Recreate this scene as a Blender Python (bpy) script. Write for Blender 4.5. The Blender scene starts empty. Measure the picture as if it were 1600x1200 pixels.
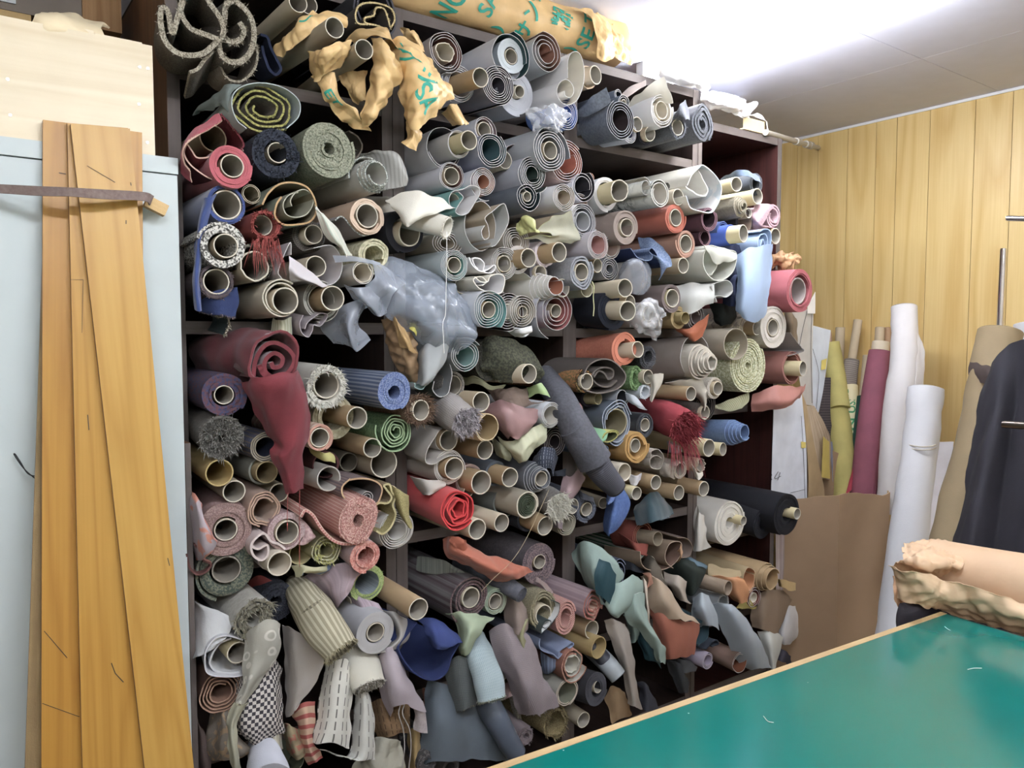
import bpy, bmesh, math, random
from mathutils import Vector, Matrix, noise
random.seed(11)
SC = bpy.context.scene
COL = SC.collection
PI = math.pi

# ------------------------------------------------------------------ camera, world, lamps, exposure
F = 1220.0
YAW, PIT = math.radians(36), math.radians(-3.5)
EYE = Vector((0, 0, 1.42))
FW = Vector((math.sin(YAW)*math.cos(PIT), math.cos(YAW)*math.cos(PIT), math.sin(PIT)))
RT = Vector((math.cos(YAW), -math.sin(YAW), 0))
UP = RT.cross(FW)
cam_data = bpy.data.cameras.new('camera')
cam_data.sensor_width = 36; cam_data.lens = F/1600*36; cam_data.clip_start = .02
cam = bpy.data.objects.new('camera', cam_data); COL.objects.link(cam)
cam.matrix_world = Matrix(((RT.x, UP.x, -FW.x, EYE.x), (RT.y, UP.y, -FW.y, EYE.y), (RT.z, UP.z, -FW.z, EYE.z), (0, 0, 0, 1)))
SC.camera = cam
w = bpy.data.worlds.new('world'); SC.world = w; w.use_nodes = True
w.node_tree.nodes['Background'].inputs[0].default_value = (.9, .95, 1, 1)
w.node_tree.nodes['Background'].inputs[1].default_value = .25
SC.view_settings.view_transform = 'Standard'; SC.view_settings.look = 'None'
SC.view_settings.gamma = 1; SC.view_settings.exposure = 0.0
SC.view_settings.use_curve_mapping = False

# the light comes from the lit fluorescent battens on the ceiling, one over the shelves plus added unseen fill battens; their strength:
TUBE_SHELF, TUBE_FILL = 112, 108

# ------------------------------------------------------------------ geometry helpers
YS = 1.9                                   # front plane of the shelving
def ray(px, py): return FW + RT*((px-800)/F) + UP*((600-py)/F)
def W(px, py, t=0.0):                      # the point seen at (px,py) that stands t metres in front of the shelf front
    d = ray(px, py); return EYE + d*((YS-t)/d.y)
def WX(px, py, x): d = ray(px, py); return EYE + d*(x/d.x)
def WZ(px, py, z): d = ray(px, py); return EYE + d*((z-EYE.z)/d.z)
def pxm(p): return (p-EYE).dot(FW)/F       # metres per pixel at p

def srgb(h):
    h = h.lstrip('#'); v = [int(h[i:i+2], 16)/255 for i in (0, 2, 4)]
    return tuple(c/12.92 if c <= .04045 else ((c+.055)/1.055)**2.4 for c in v)+(1,)

class MB:
    """collects faces with uv (metres) and material slots, then links ONE mesh object"""
    def __init__(s): s.v = []; s.f = []; s.uv = []; s.m = []; s.sm = []
    def vert(s, p, u=0, v=0): s.v.append(Vector(p)); s.uv.append((u, v)); return len(s.v)-1
    def face(s, idx, m=0, smooth=True): s.f.append(idx); s.m.append(m); s.sm.append(smooth)
    def grid(s, P, UV, m=0, flip=False, smooth=True, closed=False):
        nr, nc = len(P), len(P[0]); b = len(s.v)
        for r in range(nr):
            for c in range(nc): s.vert(P[r][c], *UV[r][c])
        for r in range(nr-1):
            for c in range(nc if closed else nc-1):
                c2 = (c+1) % nc
                q = (b+r*nc+c, b+r*nc+c2, b+(r+1)*nc+c2, b+(r+1)*nc+c)
                s.face(q[::-1] if flip else q, m, smooth)
    def box(s, lo, hi, m=0):
        x0, y0, z0 = lo; x1, y1, z1 = hi
        s.hexa([(x0, y0, z0), (x1, y0, z0), (x1, y1, z0), (x0, y1, z0), (x0, y0, z1), (x1, y0, z1), (x1, y1, z1), (x0, y1, z1)], m)
    def hexa(s, c, m=0):
        c = [Vector(p) for p in c]
        for q in ((0, 3, 2, 1), (4, 5, 6, 7), (0, 1, 5, 4), (1, 2, 6, 5), (2, 3, 7, 6), (3, 0, 4, 7)):
            a, bb, cc, d = [c[i] for i in q]
            uu = (bb-a).length; vv = (d-a).length
            # long side runs along v
            if uu > vv: uvs = ((0, 0), (0, uu), (vv, uu), (vv, 0))
            else: uvs = ((0, 0), (uu, 0), (uu, vv), (0, vv))
            ids = [s.vert(p, *t) for p, t in zip((a, bb, cc, d), uvs)]
            s.face(ids, m, False)
    def tube(s, a, b, r, n=12, m=0, caps=True):
        a, b = Vector(a), Vector(b); d = (b-a); L = d.length; d.normalize()
        x = d.orthogonal().normalized(); y = d.cross(x)
        P = [[p+x*math.cos(t)*r+y*math.sin(t)*r for t in [2*PI*i/n for i in range(n)]] for p in (a, b)]
        UV = [[(r*2*PI*i/n, v) for i in range(n)] for v in (0, L)]
        s.grid(P, UV, m, closed=True)
        if caps:
            for p, row, fl in ((a, P[0], True), (b, P[1], False)):
                ids = [s.vert(q) for q in row]; s.face(ids[::-1] if fl else ids, m, False)
    def build(s, name, mats, parent=None, origin=None, bevel=0):
        me = bpy.data.meshes.new(name)
        o = Vector(origin) if origin is not None else (Vector(parent['_o']) if parent is not None and '_o' in parent else Vector((0, 0, 0)))
        me.from_pydata([v-o for v in s.v], [], s.f)
        ul = me.uv_layers.new(name='UVMap')
        flat = []
        for l in me.loops: flat.extend(s.uv[l.vertex_index])
        ul.data.foreach_set('uv', flat)
        if not isinstance(mats, (list, tuple)): mats = [mats]
        for m in mats: me.materials.append(m)
        me.polygons.foreach_set('material_index', s.m); me.polygons.foreach_set('use_smooth', s.sm)
        me.update()
        ob = bpy.data.objects.new(name, me); COL.objects.link(ob)
        if parent is not None: ob.parent = parent
        else: ob.location = o
        if bevel:
            md = ob.modifiers.new('bevel', 'BEVEL'); md.width = bevel; md.segments = 2; md.limit_method = 'ANGLE'
        return ob

def tag(o, label, cat, group=None):
    o['label'] = label; o['category'] = cat
    if group: o['group'] = group
    return o
def thing(name, label, cat, loc, group=None):
    o = bpy.data.objects.new(name, None); COL.objects.link(o); o.empty_display_size = .05
    o.location = loc; o['_o'] = tuple(loc); tag(o, label, cat, group); return o
def struct(o): o['kind'] = 'structure'; return o

# ------------------------------------------------------------------ materials
_M = {}
def mat(c1, pat='plain', c2=None, sc=1.0, rough=.85, bump=.25, var=.10, metal=0, trans=0, alpha=None, spec=.3, sheen=0):
    key = (c1, pat, c2, sc, rough, bump, var, metal, trans, alpha, spec, sheen)
    if key in _M: return _M[key]
    m = bpy.data.materials.new('fabric_%s_%s' % (pat, c1.strip('#'))); m.use_nodes = True
    nt = m.node_tree; N = nt.nodes; L = nt.links; bs = N['Principled BSDF']
    def nd(t, **k):
        n = N.new(t)
        for a, b in k.items(): setattr(n, a, b)
        return n
    def mth(op, a, b=None, c=None):
        n = nd('ShaderNodeMath', operation=op)
        for i, x in enumerate((a, b, c)):
            if x is None: continue
            if isinstance(x, (int, float)): n.inputs[i].default_value = x
            else: L.new(x, n.inputs[i])
        return n.outputs[0]
    def mix(f, a, b, mode='MIX'):
        n = nd('ShaderNodeMix', data_type='RGBA', blend_type=mode)
        for k, x in ((0, f), (6, a), (7, b)):
            if isinstance(x, (int, float)): n.inputs[k].default_value = x
            elif isinstance(x, tuple): n.inputs[k].default_value = x
            else: L.new(x, n.inputs[k])
        return n.outputs[2]
    tc = nd('ShaderNodeTexCoord'); uvn = tc.outputs['UV']; ob = tc.outputs['Object']
    sep = nd('ShaderNodeSeparateXYZ'); L.new(uvn, sep.inputs[0]); U, V = sep.outputs[0], sep.outputs[1]
    def noi(scale, det=3, vec=ob, dist=0):
        n = nd('ShaderNodeTexNoise'); n.inputs['Scale'].default_value = scale; n.inputs['Detail'].default_value = det
        n.inputs['Distortion'].default_value = dist; L.new(vec, n.inputs['Vector']); return n.outputs[0]
    def vor(scale, feat='F1', vec=uvn):
        n = nd('ShaderNodeTexVoronoi', feature=feat); n.inputs['Scale'].default_value = scale; L.new(vec, n.inputs['Vector']); return n
    def sw(x, per, duty=.5): return mth('LESS_THAN', mth('FRACT', mth('DIVIDE', x, per)), duty)
    def ramp(x, a, b):
        n = nd('ShaderNodeMapRange'); n.inputs[1].default_value = a; n.inputs[2].default_value = b; L.new(x, n.inputs[0]); return n.outputs[0]
    def soft(c, k=.24):
        l = .3*c[0]+.55*c[1]+.15*c[2]; return tuple(min(1, (x+(l-x)*k)*1.06) for x in c[:3])+(1,)
    A = soft(srgb(c1)); B = soft(srgb(c2)) if c2 else tuple(x*.5 for x in A[:3])+(1,)
    h = None
    if pat in ('plain', 'leather', 'vinyl', 'paper', 'card'): base = mix(0.0, A, A)
    elif pat == 'speckle': base = mix(ramp(noi(330/sc, 2), .44, .56), A, B)
    elif pat == 'heather': base = mix(ramp(noi(140/sc, 4), .3, .7), A, B)
    elif pat == 'stripe': base = mix(sw(U, .012*sc, .45), A, B)
    elif pat == 'stripev': base = mix(sw(V, .012*sc, .4), A, B)
    elif pat == 'broad': base = mix(ramp(noi(1, 2, mth('MULTIPLY', U, 40/sc)), .4, .6), A, B)
    elif pat == 'check': base = mix(mth('ABSOLUTE', mth('SUBTRACT', sw(U, .016*sc), sw(V, .016*sc))), A, B)
    elif pat == 'grid': base = mix(mth('MAXIMUM', sw(U, .010*sc, .22), sw(V, .010*sc, .22)), A, B)
    elif pat == 'dash': base = mix(mth('MULTIPLY', sw(U, .016*sc, .16), sw(V, .022*sc, .7)), A, B)
    elif pat == 'print':
        base = mix(ramp(noi(28/sc, 3, uvn, .8), .53, .57), A, B)
    elif pat == 'rings':
        base = mix(mth('MULTIPLY', ramp(mth('ABSOLUTE', mth('SUBTRACT', vor(38/sc).outputs['Distance'], .32)), .10, .05), .8), A, B)
    elif pat == 'toile':
        base = mix(mth('MULTIPLY', ramp(noi(60/sc, 6, uvn, 1.5), .47, .6), ramp(noi(9, 2, uvn), .38, .6)), A, B)
    elif pat == 'wood':
        mp = nd('ShaderNodeMapping'); mp.inputs['Scale'].default_value = (1, .035, 1); L.new(uvn, mp.inputs[0])
        g = noi(46/sc, 5, mp.outputs[0], 1.2); base = mix(ramp(g, .3, .72), A, B)
    else: base = mix(0.0, A, A)
    fz = noi(14, 4)
    dk = mix(1.0, base, tuple([max(0, 1-var)]*3)+(1,), 'MULTIPLY'); lt = mix(1.0, base, tuple([1+var*.7]*3)+(1,), 'MULTIPLY')
    col = mix(ramp(fz, .3, .7), dk, lt)
    L.new(col, bs.inputs['Base Color'])
    bs.inputs['Roughness'].default_value = rough; bs.inputs['Metallic'].default_value = metal
    bs.inputs['Specular IOR Level'].default_value = spec
    if sheen: bs.inputs['Sheen Weight'].default_value = sheen
    if trans: bs.inputs['Transmission Weight'].default_value = trans
    if alpha is not None: bs.inputs['Alpha'].default_value = alpha
    if bump:
        bp = nd('ShaderNodeBump'); bp.inputs['Strength'].default_value = bump; bp.inputs['Distance'].default_value = .002
        hh = noi(420 if pat not in ('vinyl', 'paper') else 40, 2)
        L.new(hh, bp.inputs['Height']); L.new(bp.outputs[0], bs.inputs['Normal'])
    _M[key] = m; return m

def shader(name, base, rough=.6, metal=0, emit=0):
    m = bpy.data.materials.new(name); m.use_nodes = True; b = m.node_tree.nodes['Principled BSDF']
    b.inputs['Base Color'].default_value = srgb(base); b.inputs['Roughness'].default_value = rough; b.inputs['Metallic'].default_value = metal
    if emit: b.inputs['Emission Color'].default_value = srgb(base); b.inputs['Emission Strength'].default_value = emit
    return m

CARD = mat('#b9a482', 'card', rough=.75, bump=.1, var=.06)       # cardboard cores
CARDL = mat('#d3c3a4', 'card', rough=.75, bump=.1, var=.06)
CARDW = mat('#cbc0aa', 'card', rough=.7, bump=.1, var=.05)
CARDB = mat('#ab8e62', 'card', rough=.75, bump=.1, var=.08)
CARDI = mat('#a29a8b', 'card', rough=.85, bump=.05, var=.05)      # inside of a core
CARDG = mat('#a99c82', 'card', rough=.8, bump=.1, var=.06)
CARDY = mat('#cfbf8c', 'card', rough=.7, bump=.1, var=.06)
KR = mat('#dcb268', 'paper', rough=.42, bump=.3, var=.14)
GREENINK = shader('green_ink', '#2f9a86', .6)

# ------------------------------------------------------------------ curves and shapes
def cr(p0, p1, p2, p3, t):
    return 0.5*((2*p1)+(p2-p0)*t+(2*p0-5*p1+4*p2-p3)*t*t+(3*p1-p0-3*p2+p3)*t*t*t)
def spline(pts, n):
    """Catmull-Rom through pts, n samples"""
    out = []; k = len(pts)-1
    for i in range(n):
        x = i/(n-1)*k; j = min(int(x), k-1); t = x-j
        a, b = pts[j], pts[j+1]
        p0 = pts[j-1] if j > 0 else a*2-b
        p3 = pts[j+2] if j+2 <= k else b*2-a
        out.append(cr(p0, a, b, p3, t))
    return out

def ribbon(mb, path, th, L, yfront=None, mats=(0, 1, 2), flip=False, Lof=None, axis=None, wob=.0, origin=None, seed=0):
    """A sheet of thickness th whose end profile is path [(x,z)..]; it runs back from the profile along axis for L metres.
    slot order: right-hand face, left-hand face, cut edge."""
    ax = Vector(axis) if axis else Vector((0, 1, 0))
    n = len(path); nor = []
    for i in range(n):
        a = path[max(0, i-1)]; b = path[min(n-1, i+1)]
        d = Vector((b[0]-a[0], b[1]-a[1]));
        if d.length < 1e-9: d = Vector((1, 0))
        d.normalize(); nor.append((d.y, -d.x))
    if flip: nor = [(-a, -b) for a, b in nor]
    s = [0]
    for i in range(1, n): s.append(s[-1]+math.hypot(path[i][0]-path[i-1][0], path[i][1]-path[i-1][1]))
    O = Vector(origin) if origin is not None else Vector((0, 0, 0))
    ys = (0, .012, .05, .14, 1)
    def pt(i, o, fr):
        l = (Lof(i/(n-1)) if Lof else L)
        y0 = yfront(i/(n-1), s[i]) if yfront else 0
        yy = y0+(l-y0)*fr if fr > .99 else y0+fr*L
        x = path[i][0]+nor[i][0]*o; z = path[i][1]+nor[i][1]*o
        if wob:
            k = noise.noise(Vector((x*9, yy*7, z*9+seed)))*wob
            k2 = noise.noise(Vector((x*9+50, yy*7, z*9+seed)))*wob
            x += k; z += k2
        return O+Vector((x, 0, z))+ax*yy
    rows = {}
    for o, key in ((th/2, 'r'), (-th/2, 'l')):
        rows[key] = [[pt(i, o, fr) for i in range(n)] for fr in ys]
    UV = [[(s[i], fr*L) for i in range(n)] for fr in ys]
    mb.grid(rows['r'], UV, mats[0], flip=flip)
    mb.grid(rows['l'], UV, mats[1], flip=not flip)
    e = [[rows['l'][0][i] for i in range(n)], [rows['r'][0][i] for i in range(n)]]
    mb.grid(e, [[(s[i], 0) for i in range(n)], [(s[i], th) for i in range(n)]], mats[2], flip=flip)
    for i, fl in ((0, False), (n-1, True)):
        e = [[rows['l'][k][i] for k in range(len(ys))], [rows['r'][k][i] for k in range(len(ys))]]
        mb.grid(e, [[(fr*L, 0) for fr in ys], [(fr*L, th) for fr in ys]], mats[2], flip=fl != flip)
    return rows['r'][0], rows['l'][0]

def strands(name, pts, axis, ln, n, m, parent, spread=.6, wd=.0012, out=None, seed=1, down=.3):
    """frayed threads standing off a cut edge; one mesh"""
    rnd = random.Random(seed); mb = MB(); ax = Vector(axis)
    c = sum(pts, Vector())/len(pts)
    for _ in range(n):
        k = rnd.random()*(len(pts)-1); i = int(k); p = pts[i].lerp(pts[min(i+1, len(pts)-1)], k-i)
        rad = (p-c); rad = rad.normalized() if rad.length > 1e-6 else Vector((0, 0, 1))
        d = (-ax*(.7+rnd.random())+rad*(rnd.uniform(-.4, 1))*spread*2+Vector((rnd.uniform(-1, 1), rnd.uniform(-1, 1), rnd.uniform(-1, 1)-down))*spread).normalized()
        l = ln*rnd.uniform(.5, 1.25); sd = d.cross(Vector((rnd.uniform(-1, 1), rnd.uniform(-1, 1), rnd.uniform(-1, 1)))).normalized()*wd
        b = p+ax*.003; q = b+d*l*.6; e = q+(d+Vector((0, 0, -.5*rnd.random()))).normalized()*l*.5
        ids = [mb.vert(x) for x in (b-sd, b+sd, q+sd*.8, q-sd*.8, e)]
        mb.face((ids[0], ids[1], ids[2], ids[3]), 0); mb.face((ids[3], ids[2], ids[4]), 0)
    return mb.build(name, m, parent)

def axis_of(yw, pt):
    """direction from a roll's front end into the shelf"""
    y, p = math.radians(yw), math.radians(pt)
    return Vector((math.sin(y)*math.cos(p), math.cos(y)*math.cos(p), math.sin(p)))

def add_core(parent, P, ax, r, L, m, name='core', wall=None, torn=0, dent=0, seed=0, origin=None, lab=None):
    mb = MB(); n = 28; wall = wall or max(.002, r*.105); ri = r-wall
    X = ax.cross(Vector((0, 0, 1))).normalized(); Z = X.cross(ax).normalized()
    def ring(rad, y, j=0):
        o = []
        for i in range(n):
            a = 2*PI*i/n; k = 1+dent*(math.cos(2*a+seed)*.5+noise.noise(Vector((math.cos(a)*1.5, math.sin(a)*1.5, seed*3.1)))*1.0)
            yy = y+(torn*noise.noise(Vector((math.cos(a)*3, math.sin(a)*3, seed+7.7))) if j else 0)
            o.append(P+ax*yy+X*(math.cos(a)*rad*k)+Z*(math.sin(a)*rad*k))
        return o
    def uv(y): return [(r*2*PI*i/n, y) for i in range(n)]
    b = .0007
    mb.grid([ring(r, b, 1), ring(r, .05), ring(r, L)], [uv(b), uv(.05), uv(L)], 0, closed=True, flip=False)
    mb.grid([ring(ri, L), ring(ri, .12), ring(ri, b, 1)], [uv(L), uv(.1), uv(b)], 2, closed=True, flip=False)
    mb.grid([ring(ri, b, 1), ring(ri+b, 0, 1), ring(r-b, 0, 1), ring(r, b, 1)], [uv(0), uv(b), uv(wall), uv(wall)], 1, closed=True)
    # closed far end keeps light out of the tube
    e = [mb.vert(q) for q in ring(r, L)]; mb.face(e, 0, False)
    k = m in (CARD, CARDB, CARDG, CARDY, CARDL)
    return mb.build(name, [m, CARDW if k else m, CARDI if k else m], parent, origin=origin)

def spiral_path(r0, r1, turns, ea, d, nz, sq, rot, seed, flare=0, seg=34, dent=0):
    n = max(24, int(turns*seg)); out = []
    ce, se = math.cos(math.radians(rot)), math.sin(math.radians(rot))
    for i in range(n+1):
        f = i/n; th = math.radians(ea)-d*(1-f)*turns*2*PI
        r = r0+(r1-r0)*f
        left = (1-f)*turns
        if flare and left < .55: r += flare*r1*((.55-left)/.55)**1.6
        k = 1+nz*(noise.noise(Vector((math.cos(th)*1.1, math.sin(th)*1.1, seed*1.7)))*1.4+.5*noise.noise(Vector((math.cos(th)*2.6, math.sin(th)*2.6, seed*2.3+f*2))))
        if dent: k *= 1-dent*max(0, math.cos(5*th/2+seed))*(1-f*.8)
        x, z = math.cos(th)*r*k*sq[0], math.sin(th)*r*k*sq[1]
        out.append((x*ce-z*se, x*se+z*ce))
    return out

POSTS = [(.405, .452), (.956, 1.022), (1.58, 1.633), (2.172, 2.222), (2.666, 2.692)]
BOARDS = [[.42, .88, 1.455, 2.03], [.42, .875, 1.45, 2.045], [.42, .80, 1.445, 2.045], [.35, .67, 1.14, 2.19]]
def steer(P, r, t, yw, pt, lim=9):
    """tilt a roll a little so that its body runs beside a post or above a board instead of through it"""
    dep = max(t, .04); lm = 9.0
    for i, (a, b) in enumerate(POSTS):
        if P.x+r > a and P.x-r < b:
            dx = (a-r-P.x) if P.x < (a+b)/2 else (b+r-P.x)
            if i == 0: dx = b+r-P.x
            if i == 4: dx = a-r-P.x
            w_ = math.degrees(math.atan2(dx, dep)); yw = max(-lim, min(lim, w_))
            if abs(w_) > lim+2: lm = max(.03, t-.004)
    k = sum(1 for a, b in POSTS[1:4] if P.x > (a+b)/2)
    for z in BOARDS[k]:
        if P.z+r > z-.03 and P.z-r < z:
            dz = (z+r-P.z) if P.z > z-.015 else (z-.03-r-P.z)
            w_ = math.degrees(math.atan2(dz, dep)); pt = max(-lim*.6, min(lim*.6, w_))
            if abs(w_) > lim*.6+2: lm = max(.03, t-.004)
    return yw, pt, lm       # lm: a roll that cannot pass ends in front of the post or board
_sd = [0]
def R(px, py, Rr, label, m, t=.1, core=None, p=0, rin=None, turns=None, dens=.93, th=None, inner=None, edge=None, nz=.03, sq=(1, 1), rot=0,
      fringe=None, tele=0, L=.42, yw=None, pt=None, ea=None, d=None, flare=0, cm=None, name='fabric_roll', cat='fabric roll', group=None,
      coff=(0, 0), torn=0, cdent=0, wob=.0015, jit=None, fn=160, fspread=.5, dent=0, fpart='fringe', part='fabric', back=0):
    """one roll. px,py: middle of its foremost opening in the photo's frame; Rr, core, rin in photo pixels at its distance; p: how far (m) the core sticks out."""
    _sd[0] += 1; sd = _sd[0]; rnd = random.Random(sd)
    P = W(px, py, t+p); s = pxm(P); Rr *= 1.04
    a_, b_, lm = steer(P, Rr*s*max(sq), t+p, rnd.uniform(-1.5, 1.5), rnd.uniform(-1, 1)); L = min(L, max(lm-p, .03))
    yw = a_ if yw is None else yw; pt = b_ if pt is None else pt
    ax = axis_of(yw, pt)
    root = thing(name, label, cat, P, group)
    Q = P+ax*(p+back)
    if core is not None:
        off = Vector((coff[0]*s, 0, coff[1]*s))
        add_core(root, P+off if not p else P, ax, core*s, L+p, cm or CARD, torn=torn, dent=cdent, seed=sd)
        if p: Q = Q-off
    r1 = Rr*s; r0 = (rin if rin is not None else (core*1.04 if core else Rr*.3))*s
    turns = turns or max(2.2, min(7, (r1-r0)/.0045))
    if th is None and dens > .9: turns = max(turns, min(11, (r1-r0)/.0064))
    sp = (r1-r0)/max(turns, .5); th = th or min(sp*dens, .006)
    ea = rnd.uniform(-120, 60) if ea is None else ea; d = d or rnd.choice((1, -1))
    path = spiral_path(r0+th/2, r1-th/2, turns, ea, d, nz, sq, rot, sd, flare, dent=dent)
    jit = .004 if jit is None else jit
    ph = rnd.random()*9
    def yf(f, sarc):
        return -tele*(1-f)+jit*noise.noise(Vector((f*turns*1.3+ph, f*9, sd)))+jit*.4*math.sin(f*turns*PI*2*.73+ph)
    def Lof(f): return L if (1-f)*turns < 1.2 else min(L, .1+.05)
    mb = MB()
    fr, fl = ribbon(mb, path, th, L, yf, (0, 1, 2), flip=d < 0, Lof=Lof, axis=ax, wob=wob, origin=Q, seed=sd)
    mb.build(part, [m, inner or m, edge or inner or m], root)
    if fringe:
        strands(fpart, fr+fl[::-1], ax, fringe[0], fn, fringe[1], root, seed=sd, spread=fspread)
    return root

def V(px, py, Rr, label, mo, mi, t=.1, turns=3, rin=None, core=None, flare=.0, nz=.05, th=.0014, name='vinyl_roll', cat='vinyl roll', edge=None, jit=.0015, wob=.001, **k):
    """a loose roll of coated sheet: mo outside colour, mi the face that shows inside the curl"""
    return R(px, py, Rr*1.1, label, mo, t=t, turns=turns, rin=rin*1.06 if rin is not None else (core*1.15 if core else Rr*.45), core=core, inner=mi, edge=edge or EDGE,
             th=th, flare=flare, nz=nz, name=name, cat=cat, jit=jit, wob=wob, part='sheet', **k)
EDGE = mat('#b9b5b2', 'vinyl', rough=.6, bump=0, var=.03)

def T(px, py, r, label, t=.1, cm=None, L=.42, yw=None, pt=None, fb=None, cat='cardboard tube', torn=0, cdent=0, wall=None, group=None):
    """a bare cardboard tube; fb=(radius px, material, setback m) when the cloth wound on it shows further back"""
    _sd[0] += 1; sd = _sd[0]; rnd = random.Random(sd)
    P = W(px, py, t); s = pxm(P)
    a_, b_, lm = steer(P, r*s, t, rnd.uniform(-2, 2), rnd.uniform(-1.2, 1.2)); L = min(L, lm)
    ax = axis_of(a_ if yw is None else yw, b_ if pt is None else pt)
    if fb is None:
        o = add_core(None, P, ax, r*s, L, cm or CARD, name='cardboard_tube', torn=torn, dent=cdent, seed=sd, origin=P, wall=wall)
        return tag(o, label, cat, group)
    return R(px, py, fb[0], label, fb[1], t=t-fb[2], core=r, p=fb[2], cm=cm, L=L, yw=yw, pt=pt, torn=torn, cdent=cdent, cat='fabric roll', group=group)

def local(pts, t):
    Q = [W(a, b, t) for a, b in pts]; O = sum(Q, Vector())/len(Q)
    return O, [Vector((q.x-O.x, q.z-O.z)) for q in Q]
def Fo(pts, label, m, t=.1, th=.0025, L=.42, inner=None, edge=None, n=None, flip=False, fringe=None, name='fabric_roll', cat='fabric roll', yw=0, pt=0, jit=.004,
       fn=160, wob=.002, root=None, part='fabric', core=None, cm=None, fspread=.5, slope=0, L2=None, group=None, torn=0):
    """a fold or loose curl whose end profile is followed through pts (photo pixels) and which runs back into the shelf.
    core=(px,py,r,setback) adds a cardboard core."""
    _sd[0] += 1; sd = _sd[0]
    O, q = local(pts, t); n = n or len(pts)*7
    path = [(a.x, a.y) for a in spline(q, n)]
    rr = max(v.length for v in q); a_, b_, lm = steer(O, rr, t, yw, pt); yw, pt, L = a_, b_, min(L, lm)
    ax = axis_of(yw, pt); root = root or thing(name, label, cat, O, group)
    mb = MB()
    def yf(f, s): return slope*f+jit*noise.noise(Vector((f*9, sd, .3)))
    fr, fl = ribbon(mb, path, th, L, yf, (0, 1, 2), flip=flip, axis=ax, wob=wob, origin=O, seed=sd)
    mb.build(part, [m, inner or m, edge or inner or m], root)
    if core:
        C = W(core[0], core[1], t-core[3]); add_core(root, C, ax, core[2]*pxm(C), L, cm or CARD, seed=sd, torn=torn)
    if fringe: strands('fringe', fr+fl[::-1], ax, fringe[0], fn, fringe[1], root, seed=sd, spread=fspread)
    return root

class Surf:
    def __init__(s, G): s.G = G
    def at(s, u, v):
        nr, nc = len(s.G), len(s.G[0]); x = min(max(u, 0), 1)*(nr-1); y = min(max(v, 0), 1)*(nc-1)
        i = min(int(x), nr-2); j = min(int(y), nc-2); a, b = x-i, y-j; G = s.G
        return (G[i][j]*(1-b)+G[i][j+1]*b)*(1-a)+(G[i+1][j]*(1-b)+G[i+1][j+1]*b)*a
    def nor(s, u, v):
        e = .01; du = s.at(u+e, v)-s.at(u-e, v); dv = s.at(u, v+e)-s.at(u, v-e); return du.cross(dv).normalized()

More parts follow.
